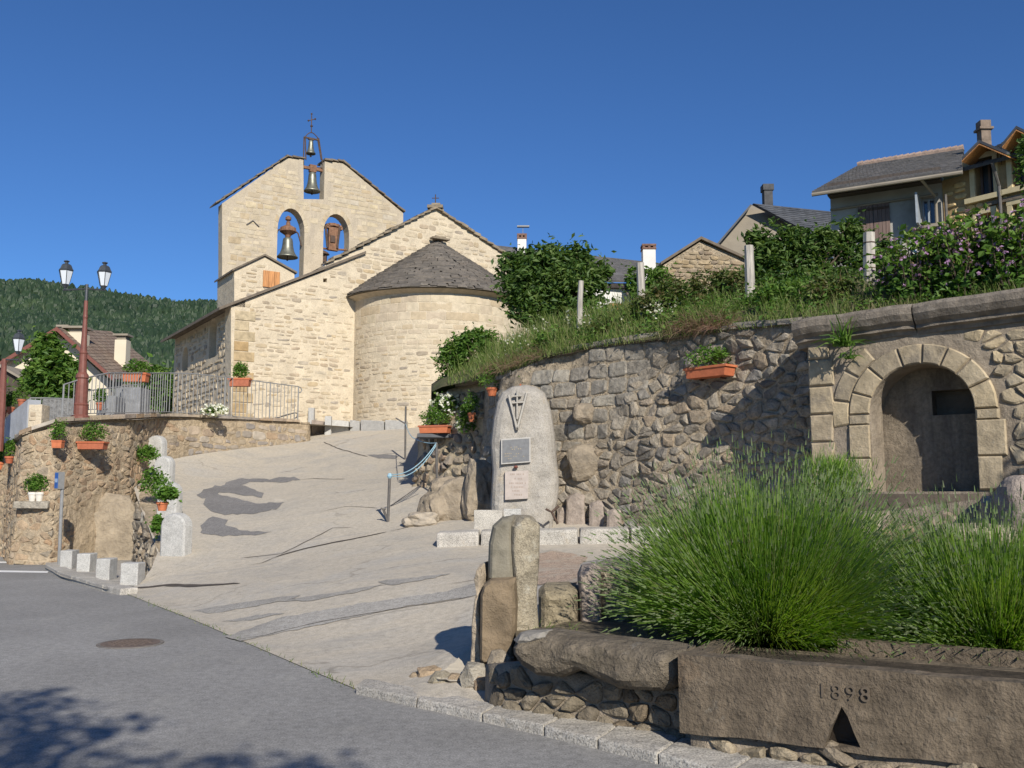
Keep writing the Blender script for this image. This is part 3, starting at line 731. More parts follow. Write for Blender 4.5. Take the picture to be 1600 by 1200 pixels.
for (xa, xb), yt, yb, lab in bl:
    c = atz((xa + xb) / 2, yb, .05); w = (xb - xa) / F * c.y; hgt = (yb - yt) / F * c.y
    o = block('granite_block', [(c.x - w / 2, c.y), (c.x + w / 2, c.y - .05), (c.x + w / 2, c.y + .3), (c.x - w / 2, c.y + .35)], .03, .05 + hgt, granite, None, .02, .01, 1, None)
    tag(o, lab, 'stone block', 'granite blocks along the kerb')
# ------------------------------------------------------------------ terrace wall, left
tw = pwpts([(-140,27,712,-.1), (12,24.6,690,-.1), (27,21.9,678,-.1), (90,21.8,658,-.1), (212,24.4,653,-.1), (262,27.6,650,-.1), (300,28.6,651,1.9), (400,31,656,2.4), (486,33.2,660,2.8)])
tw = [(-46.0, 27.0, -.1, tw[0][3] - .1)] + tw
TW = PathWall(tw, .09, 3.0, .04)
t_ = thing('terrace_wall', 'tall ochre rubble retaining wall with flower planters, below the churchyard railing', 'wall', (-9, 24, 0))
mb = MB(); TW.body(mb, .6, .24, .05); obj('mortar', mb, wallA_mo, t_, smooth=True)
ua = TW.L[6]
big = [(at(118,800,23).x, 0)]
def bl_u(px):
    return min((abs(pix(TW.S(k * TW.len / 900, 1.5))[0] - px), k * TW.len / 900) for k in range(901))[1]
bu0, bu1 = bl_u(122), bl_u(200); bz = 1.5
ov = lambda u, v: ((u - (bu0 + bu1) / 2) / ((bu1 - bu0) / 2 + .1)) ** 2 + ((v - .55) / 1.0) ** 2 < 1
okA = TW.ok(.06)
lay(t_, voro((TW.L[1] - 2, -.1, ua, 4.2), .24, .155, .42, .05, .16, 11, 1.2), TW.S, .018, wallA_st, okA, 5, 300, 7, .8, ch=.13, okc=lambda u, v: not ov(u, v))
lay(t_, courses((ua - .3, 1.2, TW.len, 4.3), .15, .30, .2, .6, .05, .04, 12, .12), TW.S, .018, wallB_st, lambda u, v: okA(u, v) and u > ua, 6, 150, 7, .3)
lay(t_, courses((.1, -.2, TW.len, 5), .13, .14, .45, .8, .02, .01, 13), lambda u, v, h=0: TW.S(u, TW.zt(u) + v, h), .05, greyr_st, lambda u, v: -.0 < v < .17 and .05 < u < TW.len, 7, 60, 6, .25, name='coping_stone') if False else None
cop = [[(u + .01, 0), (u + w - .02, 0), (u + w - .02, .1), (u + .01, .1)] for u, w in [(k * .62, .62) for k in range(int(TW.L[1] / .62) - 3, int(TW.len / .62))]]
for c in cop:
    u0, u1 = c[0][0], c[1][0]; m = MB(); pz = [TW.S(u0, TW.zt(u0), .06), TW.S(u1, TW.zt(u1), .06), TW.S(u1, TW.zt(u1), -.6), TW.S(u0, TW.zt(u0), -.6)]
    hh = R.uniform(.05, .1); m.hexa([p + Z * -.005 for p in pz] + [p + Z * (hh + R.uniform(-.01, .01)) for p in pz]); obj('coping_stone', m, wallB_st, t_)
bo = obj('boulder', rockmesh(TW.S((bu0 + bu1) / 2, .5, .02), ((bu1 - bu0) * .52, .32, 1.0), 4, 4, .28), boulder_m, t_)
# wall that carries the left edge of the ramp
sw = [(rampL[3][0] + .02, rampL[3][1], -.1, GR(*rampL[3]) + .06)]
for k in range(1, 7):
    t = k / 6; x = rampL[3][0] + (rampL[2][0] - rampL[3][0]) * t; y = rampL[3][1] + (rampL[2][1] - rampL[3][1]) * t; sw.append((x, y, -.1, GR(x, y) + .05))
sw.append((rampL[2][0] + .45, rampL[2][1] - .12, -.1, GR(*rampL[2]) + .02))
SW = PathWall(sw, .10, 8.0, .03, 1.2)
t_ = thing('ramp_edge_wall', 'rough rubble wall under the ramp edge, below the round-topped stones', 'wall', (-7, 20, 0))
mb = MB(); SW.body(mb, .4, .18); obj('mortar', mb, wallA_mo, t_, smooth=True)
lay(t_, voro((0, -.1, SW.len, 2.5), .30, .2, .42, .05, .1, 21, .9), SW.S, .07, rub_st, SW.ok(.03), 8, 120, 7, .5)
# boundary stones along the ramp edge
def arched_stone(px, w, yt, Y, lab, lean=0):
    x = at(px, yt, Y).x; zb = GR(x, Y); zt = at(px, yt, Y).z; ww = w / F * Y
    pl = Plane((x - ww / 2, Y, 0), (1, -.25)); o = arch(0, ww, zb - .15, zt - ww * .45, ww * .45, 8); mb = MB(); pillow(mb, pl, o, .22, .05, .01, .06, 0, 5, px)
    ob = obj('guard_stone', mb, granite, smooth=False); tag(ob, lab, 'stone marker', 'round-topped granite stones edging the ramp')
arched_stone(273, 46, 801, 18.0, 'nearest and largest round-topped granite stone at the foot of the ramp edge')
arched_stone(263, 37, 753, 21.0, 'round-topped granite stone behind the single terracotta pot')
arched_stone(255, 30, 712, 23.6, 'bright white round-topped stone, third up the ramp edge')
arched_stone(243, 30, 680, 26.2, 'topmost round-topped stone against the terrace wall')
# churchyard
def yardz(x, y):
    u = min((math.hypot(TW.at_(TW.len * k / 90)[0][0] - x, TW.at_(TW.len * k / 90)[0][1] - y), TW.len * k / 90) for k in range(91))[1]; return TW.zt(u) - .05
yd = [(tw[0][0], tw[0][1] + .1)] + [(p[0], p[1] + .06) for p in tw[1:]] + [(-3.5, 37.8), (-2, 75), (-80, 75), (-46, 40)]
struct('churchyard', sheet(dedup(yd), 1.0, yardz), yard_m)
# ------------------------------------------------------------------ church
a1 = math.atan2(960, 1500); sd = Vector((-math.sin(a1), math.cos(a1), 0)); fd = Vector((math.cos(a1), math.sin(a1), 0))
C0 = at(361, 655, 33); CF = Plane(C0, fd)
ch = thing('church', 'pale stone Romanesque church with round apse and open bell gable', 'church', (C0.x, C0.y, 3.6))
out = CF.poly([(361,700),(361,478),(508,423),(508,414),(560,389),(620,357),(680,327),(700,334),(735,361),(770,387),(815,417),(822,500),(822,700)])
hole_small = CF.poly([(505,441),(511,441),(511,435),(505,435)])
nave_u = CF.uv(508, 414)[0]; eaveL = CF.uv(361, 478); eaveR = CF.uv(508, 423); ap = CF.uv(680, 327); naveR = CF.uv(815, 417); naveL = CF.uv(508, 414)
mb = MB(); prism(mb, CF, out, [hole_small[::-1]], .7, 0, .8); fw = obj('front_wall', mb, church_mo, ch)
rc = Plane(C0, fd); U = CF.uv
u553 = U(553, 560)[0]; cu = U(681, 560)[0]; ra = cu - u553
okf = lambda m: (lambda u, v: inside((u, v), out) and edist((u, v), out) > m and edist((u, v), hole_small) > .06)
# stones of the aisle front: loose rows set wide in cream mortar
v0, v1 = 3.6, 13
lay(fw, courses((0, v0, u553 + .3, v1), .12, .2, .16, .5, .05, .03, 31, .30), CF.S, .014, church_st, lambda u, v: okf(.10)(u, v) and u < u553 - .05 and u > .35, 9, 300, 6, .4)
lay(ch, [[(0.02, v), (.02 + (.5 if k % 2 else .72), v), (.02 + (.5 if k % 2 else .72), v + .33), (0.02, v + .33)] for k, v in enumerate([4.0 + .36 * i for i in range(11)])], CF.S, .03, stone_mat('quoin_stone', [(.46,.36,.22), (.40,.27,.13), (.5,.41,.27), (.42,.33,.2)], 5), okf(.0), 10, 30, 3, .2, False, 'quoin')
lay(ch, courses((u553 + .1, 8.6, naveR[0], v1), .15, .24, .22, .55, .03, .02, 33, .12), CF.S, .014, church_st, lambda u, v: okf(.12)(u, v) and (u < cu - ra - .1 or v > 9.0), 11, 250, 6, .35)
# verge and roof slabs
def roofslab(name, pl, a, b, depth, over, thick, mat, parent, back=sd):
    """slab above the wall line a-b of plane pl, running back"""
    mb = MB(); A = pl.S(*a, over); B = pl.S(*b, over); D = back * (depth + over); t = Z * thick
    mb.hexa([A, B, B + D, A + D, A + t, B + t, B + D + t, A + D + t]); return obj(name, mb, mat, parent)
ext = lambda a, b, k: (a[0] + (b[0] - a[0]) * k, a[1] + (b[1] - a[1]) * k)
eA = U(341, 485); eB = U(570, 397)
roofslab('aisle_roof', CF, eA, eB, 8.6, .12, .10, verge_dk, ch)
def verge_stones(pl, a, b, n, parent, mat, w=.55, th=.09, over=.14, seed=3, lift=.0):
    rg = random.Random(seed)
    for i in range(n):
        p, q = ext(a, b, i / n), ext(a, b, (i + 1.12) / n); m = MB(); A = pl.S(*p, over + rg.uniform(-.04, .05)); B = pl.S(*q, over + rg.uniform(-.04, .05)); A.z += lift + .03 + rg.uniform(0, .04); B.z += lift - .0; t = Z * th * rg.uniform(.7, 1.3); D = -pl.n * w
        m.hexa([A, B, B + D, A + D, A + t, B + t, B + D + t, A + D + t]); obj('verge_slab', m, mat, parent)
verge_stones(CF, ext(U(508, 414), ap, 0), ap, 16, ch, slab_brown, seed=4)
verge_stones(CF, naveR, ap, 14, ch, slab_brown, seed=5)
nr = MB()
for a, b in ((naveL, ap), (ap, naveR)):
    A = CF.S(*a, -.3); B = CF.S(*b, -.3); D = sd * 9; t = Z * .02; nr.hexa([A, B, B + D, A + D, A + t, B + t, B + D + t, A + D + t])
obj('nave_roof', nr, slab_brown, ch)
m = MB(); top = CF.S(*ap); m.box(top + Vector((0, .1, .10)), (.62, .45, .12)); m.box(top + Vector((.03, .1, .20)), (.34, .35, .08)); obj('ridge_cap', m, slab_brown, ch)
m = MB(); cb = top + Vector((0, .1, .22)); m.tube([cb, cb + Z * .42], .02, 6); m.tube([cb + Vector((-.14, 0, .27)), cb + Vector((.14, 0, .27))], .018, 6); obj('iron_cross', m, iron, ch)
# aisle side wall
SD = Plane(C0 + sd * 8.5 - Z * 0, -sd)        # u from the far end to the corner
zc = eaveL[1]
so = [(0, 3.0), (8.49, 3.0), (8.49, zc - .02), (0, zc - .02)]
def sarch(pxa, pxb, ytop, ybot):
    a = SD.uv(pxa, ybot); b = SD.uv(pxb, ybot); tp = SD.uv((pxa + pxb) / 2, ytop); r_ = (b[0] - a[0]) / 2; return arch(a[0], b[0], (a[1] + b[1]) / 2, tp[1] - r_, r_, 8)
w1, w2 = sarch(326, 337, 497, 559), sarch(284, 293, 543, 580)
mb = MB(); prism(mb, SD, so, [w1[::-1], w2[::-1]], .65, 0, .8); fs_ = obj('side_wall', mb, church_mo, ch)
for w in (w1, w2):
    m = MB(); c0 = [((p[0] - (w[0][0] + w[1][0]) / 2) * .96 + (w[0][0] + w[1][0]) / 2, p[1]) for p in w]; prism(m, SD, c0, [], .1, -.5); obj('window_recess', m, render_cr, ch)
oks = lambda u, v: .1 < u < 8.4 and 3 < v < zc - .12 and all(not inside((u, v), w) and edist((u, v), w) > .12 for w in (w1, w2))
lay(fs_, courses((0, 3.2, 8.5, zc), .16, .3, .2, .5, .05, .03, 35, .1), SD.S, .035, church_st, oks, 12, 200, 6, .5)
# eave stones of the aisle
for k in range(14):
    A = SD.S(8.5 - k * .61, zc, .16 + R.uniform(-.03, .03)); B = SD.S(8.5 - (k + .97) * .61, zc, .16 + R.uniform(-.03, .03)); D = fd * .5; t = Z * .07; m = MB(); m.hexa([B, A, A + D, B + D, B + t, A + t, A + D + t + Z * .2, B + D + t + Z * .2]); obj('eave_slab', m, verge_dk, ch)
# apse
AC = CF.S(cu, 0); za = 8.85
class Cyl:
    def S(s, u, v, h=0.0):
        a = u / ra; d = fd * -math.cos(a) + CF.n * math.sin(a); q = AC + d * (ra + h); q.z = v; return q
CY_ = Cyl(); nn_ = 48; mb = MB(); L = math.pi * ra
for i in range(nn_):
    for j, (z0_, z1_) in enumerate([(3.4, 6.2), (6.2, za)]): mb.add([CY_.S(L * i / nn_, z0_), CY_.S(L * (i + 1) / nn_, z0_), CY_.S(L * (i + 1) / nn_, z1_), CY_.S(L * i / nn_, z1_)], [(0, 1, 2, 3)], .5)
apw = obj('apse_wall', mb, church_mo, ch, smooth=True)
lay(apw, courses((0.05, 3.8, L * .9, 6.6), .13, .2, .2, .5, .05, .025, 41, .22), CY_.S, .014, church_st, lambda u, v: .05 < u < L * .9 and v < 6.62, 13, 150, 6, .4)
lay(apw, courses((0.05, 6.66, L * .9, 7.7), .17, .22, .25, .6, .03, .012, 44, .03), CY_.S, .010, apse_st, lambda u, v: .05 < u < L * .9 and v < 7.75, 13, 150, 6, .35, ch=.08, bev=.015)
lay(apw, courses((0.05, 7.75, L * .9, za + .2), .27, .33, .35, .75, .022, .006, 42), CY_.S, .010, apse_st, lambda u, v: .05 < u < L * .9 and v < za - .02, 14, 150, 6, .15, ch=.06, bev=.012)
# apse roof: overlapping slates in rings
zA = U(678, 376)[1]; er = ra + .38; ezz = za + .02; apx = CF.S(cu, zA) + Vector((0, 0, 0))
rf = MB(); rows = 30; rg = random.Random(5)
def rp(a, k, lift=0.0):                  # k 0 eave .. 1 top
    d = fd * -math.cos(a) + CF.n * math.sin(a); kk = max(0, k) ** .93 + min(0, k); q = AC + d * (er * (1 - k)) ; q.z = ezz + (zA - ezz) * kk + lift; return q
for j in range(rows):
    k0, k1 = j / rows, (j + 1.5) / rows; k1 = min(k1, .995); nt_ = max(6, int(math.pi * er * (1 - k0) / .33)); off = rg.random()
    for i in range(-1, nt_ + 1):
        a0 = max(-.05, min(math.pi + .05, math.pi * (i + off + rg.uniform(-.15, .15)) / nt_)); a1_ = max(-.05, min(math.pi + .05, math.pi * (i + off + .97 + rg.uniform(-.15, .15)) / nt_))
        if a1_ - a0 < .01: continue
        e = rg.uniform(-.012, .012); l0 = .075 + rg.uniform(-.012, .02); l1 = .028
        P = [rp(a0, k0 + e, l0), rp(a1_, k0 + e, l0), rp(a1_, k1, l1), rp(a0, k1, l1), rp(a0, k0 + e, l0 - .045), rp(a1_, k0 + e, l0 - .045)]
        rf.add(P, [(0, 1, 2, 3), (4, 5, 1, 0), (1, 5, 2), (0, 3, 4)], rg.random())
base = MB(); N = 40
for i in range(N):
    a0, a1_ = math.pi * i / N, math.pi * (i + 1) / N; base.add([rp(a0, 0, 0), rp(a1_, 0, 0), rp((a0 + a1_) / 2, 1, -.02), AC + Z * ezz], [(0, 1, 2), (1, 0, 3)], .2)
ar = obj('apse_roof', base, slate_ap, ch); obj('slate_covering', rf, slate_ap, ar, 'stuff')
mb = MB()
for i in range(N):
    a0, a1_ = math.pi * i / N, math.pi * (i + 1) / N
    for (r0, z0_, r1, z1_) in ((ra, za - .13, er - .1, za + .0),): mb.add([AC + (fd * -math.cos(a) + CF.n * math.sin(a)) * r_ + Z * z_ for a, r_, z_ in ((a0, r0, z0_), (a1_, r0, z0_), (a1_, r1, z1_), (a0, r1, z1_))], [(0, 1, 2, 3)], .3)
obj('apse_cornice', mb, apse_st, ch)
m = MB(); m.box(apx + CF.n * .25 + Z * .03, (.75, .3, .07), math.atan2(fd.y, fd.x)); m.box(apx + CF.n * .2 + Z * .10, (.45, .3, .06), math.atan2(fd.y, fd.x)); obj('apse_ridge_stone', m, slab_brown, ch)
# bell gable
BP = Plane(C0 + sd * 6.0, fd); B_ = BP.uv; bw = .55
bo_ = BP.poly([(347,560),(347,318),(448,247),(474,249),(474.5,311),(506,311.5),(507.5,252),(536,255),(630,333),(630,560)])
aL = arch(B_(430.5, 470)[0], B_(473, 470)[0], B_(450, 520)[1], B_(451, 360)[1], B_(451, 325)[1] - B_(451, 360)[1], 12)
aR = arch(B_(503, 470)[0], B_(543.5, 470)[0], B_(523, 520)[1], B_(523, 366)[1], B_(523, 334)[1] - B_(523, 366)[1], 12)
mb = MB(); prism(mb, BP, bo_, [aL[::-1], aR[::-1]], bw, 0, .8); bg_ = obj('bell_gable', mb, belfry_mo, ch)
okb = lambda m: (lambda u, v: inside((u, v), bo_) and edist((u, v), bo_) > m and all(not inside((u, v), w) and edist((u, v), w) > .20 for w in (aL, aR)))
lay(bg_, courses((B_(347, 400)[0], B_(400, 475)[1], B_(632, 400)[0], 16.3), .17, .28, .25, .62, .022, .012, 51, .03), BP.S, .010, belfry_st, okb(.05), 15, 300, 6, .35, ch=.08, bev=.015)
for w in (aL, aR):                       # voussoirs round the openings
    pts = w[2:]; n_ = len(pts) - 1; cx_ = (w[0][0] + w[1][0]) / 2; cy_ = pts[0][1]
    for i in range(n_):
        a, b = pts[i], pts[i + 1]; ex = lambda p: (cx_ + (p[0] - cx_) * 1.28, cy_ + (p[1] - cy_) * 1.28); m = MB(); stone(m, [ext(a, b, .05), ext(a, b, .95), ex(ext(a, b, .95)), ex(ext(a, b, .05))], BP.S, .010, R, .1, .012); obj('arch_stone', m, belfry_st, bg_)
def bverge(a, b, n, seed):
    verge_stones(BP, a, b, n, ch, verge_dk, .95, .07, .1, seed)
bverge(B_(336, 320), B_(448, 246), 9, 6); bverge(B_(447, 246), B_(475, 248.5), 3, 7); bverge(B_(507, 251.5), B_(537, 254), 3, 8); bverge(B_(632, 333), B_(536, 254), 9, 9)
m = MB(); c = B_(395, 345); 
for s_ in (-1, 1):
    A = BP.S(c[0], c[1], .03); B = BP.S(c[0] + s_ * .27, c[1] - .22, .03); m.tube([A, B], .025, 5)
obj('chevron_relief', m, darkst, ch)
# turret on the aisle
TP = Plane(C0 + sd * 1.6, fd); T_ = TP.uv
to = TP.poly([(366,520),(366,421),(413,401),(460,427),(460,520)]); mb = MB(); prism(mb, TP, to, [], 2.2, 0, .6); tr_ = obj('stair_turret', mb, church_mo, ch)
lay(tr_, courses((T_(366, 450)[0], 8.3, T_(461, 450)[0], 11), .14, .2, .18, .5, .05, .02, 61, .08), TP.S, .015, church_st, lambda u, v: inside((u, v), to) and edist((u, v), to) > .08 and not inside((u, v), TP.poly([(406,446),(406,419),(440,419),(440,446)])), 16, 80, 5, .3)
for a, b in (((362, 424), (413, 400)), ((463, 428), (413, 400))):
    roofslab('turret_roof', TP, T_(*a), T_(*b), 2.3, .1, .07, verge_dk, ch)
dp = TP.poly([(410,448),(410,422.5),(437,422.5),(437,448)])
for k in range(3):
    w_ = (dp[2][0] - dp[0][0]) / 3; m = MB(); A = TP.S(dp[0][0] + k * w_ + w_ / 2, (dp[0][1] + dp[1][1]) / 2, .04); m.box(A, (w_ * .94, .05, abs(dp[1][1] - dp[0][1])), math.atan2(fd.y, fd.x)); obj('door_plank', m, orangew, ch)
# bells
def bell(name, c, rad, hgt, label, extra):
    b = thing(name, label, 'bell', c, None); c = Vector(c)
    prof = [(.0, hgt), (.30, hgt * .985), (.42, hgt * .93), (.47, hgt * .8), (.50, hgt * .6), (.57, hgt * .4), (.70, hgt * .2), (.88, hgt * .07), (1.0, 0.0), (.96, -.02), (.8, .05)]
    m = MB(); m.lathe(c, [(r_ * rad, z) for r_, z in prof], 24); obj('body', m, bronze, b, smooth=True)
    m = MB(); m.tube([c + Z * hgt * .5, c - Z * .16], .02, 6); m.lathe(c - Z * .16, [(.02, 0), (.05, .03), (.02, .08)], 8); obj('clapper', m, iron, b)
    extra(b, c, hgt)
def e1(b, c, h):
    m = MB(); m.lathe(c + Z * h, [(.1, 0), (.14, .1), (.36, .25), (.34, .42), (.1, .55), (.08, .7)], 12); m.lathe(c + Z * (h + .7), [(.02, 0), (.13, .08), (.13, .18), (.03, .26)], 10); obj('headstock', m, rustm, b)
    m = MB()
    for s_ in (-1, 1): m.tube([c + fd * s_ * .15 + Z * (h + .45), c + fd * s_ * .45 + Z * (h + .25), c + fd * s_ * .62 + Z * (h - .3)], .035, 6)
    obj('bracket', m, iron, b)
def e2(b, c, h):
    m = MB(); m.box(c + Z * (h + .16), (1.0, .12, .12), math.atan2(fd.y, fd.x)); m.box(c + Z * (h + .16), (.3, .2, .32), math.atan2(fd.y, fd.x)); obj('headstock', m, rustm, b)
def e3(b, c, h):
    m = MB(); m.box(c + Z * (h + .08), (.66, .07, .06), math.atan2(fd.y, fd.x)); m.box(c + Z * (h + .06), (.25, .1, .1), math.atan2(fd.y, fd.x)); obj('headstock', m, iron, b)
mid = -bw / 2
def bp(px, py): q = BP.uv(px, py, mid); return BP.S(q[0], q[1], mid)
c1 = bp(449, 402); r1 = 17 / F * c1.y; bell('church_bell', c1, r1, bp(449, 371).z - c1.z, 'dark bronze bell hanging in the left arch of the bell gable', e1)
c1 = bp(487.5, 299); bell('church_bell', c1, 13.5 / F * c1.y, bp(487, 269).z - c1.z, 'mid-sized bronze bell in the slot between the two gable halves', e2)
c1 = bp(485.5, 240); bell('church_bell', c1, 8 / F * c1.y, bp(485, 219).z - c1.z, 'smallest bell in the iron frame at the top of the gable', e3)
fr = thing('iron_bell_frame', 'slender iron rod frame with a cross above the bell gable', 'bell frame', bp(488, 262))
for a, b in (((474,264),(475,215)), ((478,250),(477,216)), ((505,262),(498,216)), ((502,250),(496,216))):
    m = MB(); m.tube([bp(*a), bp(*b)], .028, 6); obj('rod', m, iron, fr)
m = MB(); m.tube([bp(475 + 22 * k / 8, 216 - 9 * math.sin(math.pi * k / 8)) for k in range(9)], .022, 6); obj('hoop', m, iron, fr)
m = MB(); m.tube([bp(486.5, 207), bp(487, 178)], .022, 6); m.tube([bp(482, 188.5), bp(492.5, 186)], .02, 6); m.lathe(bp(486.8, 197), [(.02, -.06), (.07, 0), (.02, .06)], 8)
for p in ((482,188.5),(492.5,186),(487,178)): m.lathe(bp(*p), [(.01, -.05), (.05, 0), (.01, .05)], 8)
obj('cross', m, iron, fr)
m = MB(); m.tube([bp(474, 262), bp(506, 262.5)], .035, 6); obj('crossbar', m, iron, fr)
c = bp(520, 392); wm = thing('bell_mechanism', 'rusted bell headstock and swinging gear in the right arch', 'bell mechanism', c)
ang = math.atan2(fd.y, fd.x)
m = MB(); rx = 11 / F * c.y; zt_ = bp(520, 352).z
m.box((c.x, c.y, (c.z + zt_) / 2 - .05), (rx * 1.5, .2, (zt_ - c.z) * .9), ang)
for k in range(7): a = math.pi * k / 6; m.box(Vector((c.x, c.y, zt_ - .12)) + fd * rx * 1.05 * math.cos(a) + Z * .14 * math.sin(a), (.16, .26, .12), ang)
obj('headstock', m, rustm, wm)
m = MB()
for s_ in (-1, 1): m.tube([Vector((c.x, c.y - .15, c.z + .1)) + fd * s_ * rx * .75, Vector((c.x, c.y - .15, zt_ - .1)) + fd * s_ * rx * 1.1], .05, 6)
m.box(Vector((c.x, c.y - .12, c.z + .5)), (.22, .1, .3), ang); obj('side_iron', m, iron, wm)
m = MB(); m.tube([bp(500, 388), bp(545, 391)], .05, 6); obj('axle', m, rustm, wm)
m = MB(); q = bp(505, 402); m.lathe(q, [(.28, .12), (.2, .22), (.05, .3)], 10); m.box(q + Vector((.05, 0, -.05)), (.2, .2, .35)); obj('motor', m, iron, wm)
# ------------------------------------------------------------------ garden slope behind the retaining wall
gx = [674, 690, 735, 790, 860, 930, 1000, 1065, 1130, 1195, 1262, 1350, 1440, 1520, 1600, 1800]
row0 = dict(zip(gx, [(608,21.4),(600,21),(590,19.8),(577,18.3),(549,17.4),(535,16.75),(526,16.0),(517,15.4),(509,14.8),(502,14.2),(497,13.6),(490,13.1),(484,12.5),(474,12.0),(464,11.5),(440,10.4)]))
up1 = [6, 8, 14, 20, 22, 22, 22, 22, 24, 26, 30, 32, 34, 34, 36, 40]; up2 = [8, 10, 20, 32, 40, 44, 44, 44, 46, 48, 50, 52, 54, 56, 60, 70]
rows = []
for i, x in enumerate(gx):
    y, Y = row0[x]; base_ = at(x, y, Y); r = [base_ + Vector((0, .05, -.06)), at(x, y - up1[i], Y + 1.3), at(x, y - up2[i], Y + 3.2)]
    e = r[-1]; r += [e + Vector((e.x * .15, 5, .5)), e + Vector((e.x * .6, 22, 1.2)), e + Vector((e.x * 1.3, 60, 2.0))]; rows.append(r)
rows.insert(0, [p + Vector((-.05, .1, -2.6)) for p in rows[0]]); gxs = gx; rows_ = rows; gm = MB(); S_ = 4; grid = []
for i in range(len(rows) - 1):
    for a in range(S_):
        t = a / S_; grid.append([rows[i][j].lerp(rows[i + 1][j], t) for j in range(6)])
grid.append(rows[-1]); full = []
for r in grid:
    q = []
    for j in range(5):
        n_ = 5 if j < 3 else 3
        for b in range(n_):
            p = r[j].lerp(r[j + 1], b / n_); q.append(p + Z * (.06 * mn.noise(p * 1.5) if (j or b) else 0))
    q.append(r[5]); full.append(q)
W_ = len(full[0]); vs_ = [p for r in full for p in r]
gm.add(vs_, [(i * W_ + j, (i + 1) * W_ + j, (i + 1) * W_ + j + 1, i * W_ + j + 1) for i in range(len(full) - 1) for j in range(W_ - 1)], .5)
struct('garden_slope', gm, garden_m, smooth=True); rows = rows[1:]
def gpt(px, k):                          # point on the slope: pixel column, k 0 (wall top) .. 2 (back of the bank)
    i = max(0, min(len(gx) - 2, sum(1 for x in gx if x <= px) - 1)); t = (px - gx[i]) / (gx[i + 1] - gx[i]); j = min(4, int(k)); f = k - j
    a = rows[i][j].lerp(rows[i][j + 1], f); b = rows[i + 1][j].lerp(rows[i + 1][j + 1], f); return a.lerp(b, t)
# ------------------------------------------------------------------ retaining wall, right
rw = []
for px, Y, yt in [(744,19.6,592),(766,18.4,588),(800,17.9,575),(860,17.3,549),(930,16.65,535),(1000,15.9,526),(1065,15.3,517),(1130,14.7,509),(1195,14.1,502),(1262,13.5,497),(1310,13.2,495)]:
    q = at(px, yt, Y); rw.append((q.x, q.y, max(.3, G(q.x, q.y)) - .2, q.z - .02))
RW = PathWall(rw, .16, 14.0, .07, .7)
t_ = thing('retaining_wall', 'curving rubble stone retaining wall behind the standing stone, grass on its top', 'wall', (2, 16, .6))
mb = MB(); RW.body(mb, .5, .16, .06); obj('mortar', mb, rub_mo, t_, smooth=True)
def uat(W, px, z): return min((abs(pix(W.S(k * W.len / 500, z))[0] - px), k * W.len / 500) for k in range(501))[1]
uU = lambda px: uat(RW, px, 2.5)
u900, u1000, u1140 = uU(900), uU(1000), uU(1140)
okR = RW.ok(.03)
gk = lambda u: max(0, min(1, (u - u900 + 1.2) / 2.2))
upper = lambda u, v: v > RW.zt(u) - 1.75 + .5 * max(0, (u - u900) / 3) and u < u1000 + .4 - (RW.zt(u) - v) * .7
lay(t_, courses((0, .2, u1000 + .8, 5), .2, .3, .25, .52, .035, .03, 71, .0), RW.S, .028, greyr_st, okR, 17, 130, 7, .6, okc=upper, ch=.12)
lay(t_, voro((0, .2, RW.len, 5), .25, .16, .44, .045, .14, 72, 1.3), RW.S, .035, rub_st, okR, 18, 170, 7, .6, okc=lambda u, v: not upper(u, v), bev=.03, ch=.12)
# coping of grey slabs
k = 0.0
while k < RW.len - .3:
    w = R.uniform(.35, .7); u0, u1 = k, min(RW.len, k + w * .96); m = MB(); d = .45; hh = R.uniform(.07, .13); o_ = R.uniform(.02, .1)
    P = [RW.S(u0, RW.zt(u0), o_), RW.S(u1, RW.zt(u1), o_), RW.S(u1, RW.zt(u1), -d), RW.S(u0, RW.zt(u0), -d)]; m.hexa([p - Z * .03 for p in P] + [p + Z * (hh - .03 + R.uniform(-.02, .02)) for p in P]); obj('coping_stone', m, greyr_st, t_); k += w
for px, py, r_ in [(916,722,.36),(915,645,.2)]:
    u = uat(RW, px, 1.5); z_ = at(px, py, RW.S(u, 1.5).y).z; obj('big_stone', rockmesh(RW.S(u, z_, .02), (r_, .2, r_ * .9), px, 3, .25), boulder_m, t_)
for i, (px, w, ht) in enumerate([(905,34,48),(940,30,40),(965,26,34),(885,20,26)]):   # upright slabs at the foot
    u = uat(RW, px, 1.2); q = RW.S(u, 1.2, .12); ww = w / F * q.y; zb_ = G(q.x, q.y - .2); pl = Plane(q - RT * ww / 2, (1, -.25)); m = MB()
    pillow(m, pl, [(0, zb_ - .1), (ww, zb_ - .1), (ww * .95, zb_ + ht / F * q.y), (ww * .5, zb_ + ht / F * q.y * 1.08), (ww * .06, zb_ + ht / F * q.y * .94)], .2, .06, .02, .07, 0, 5, i); obj('upright_stone', m, pinkst_m, t_)
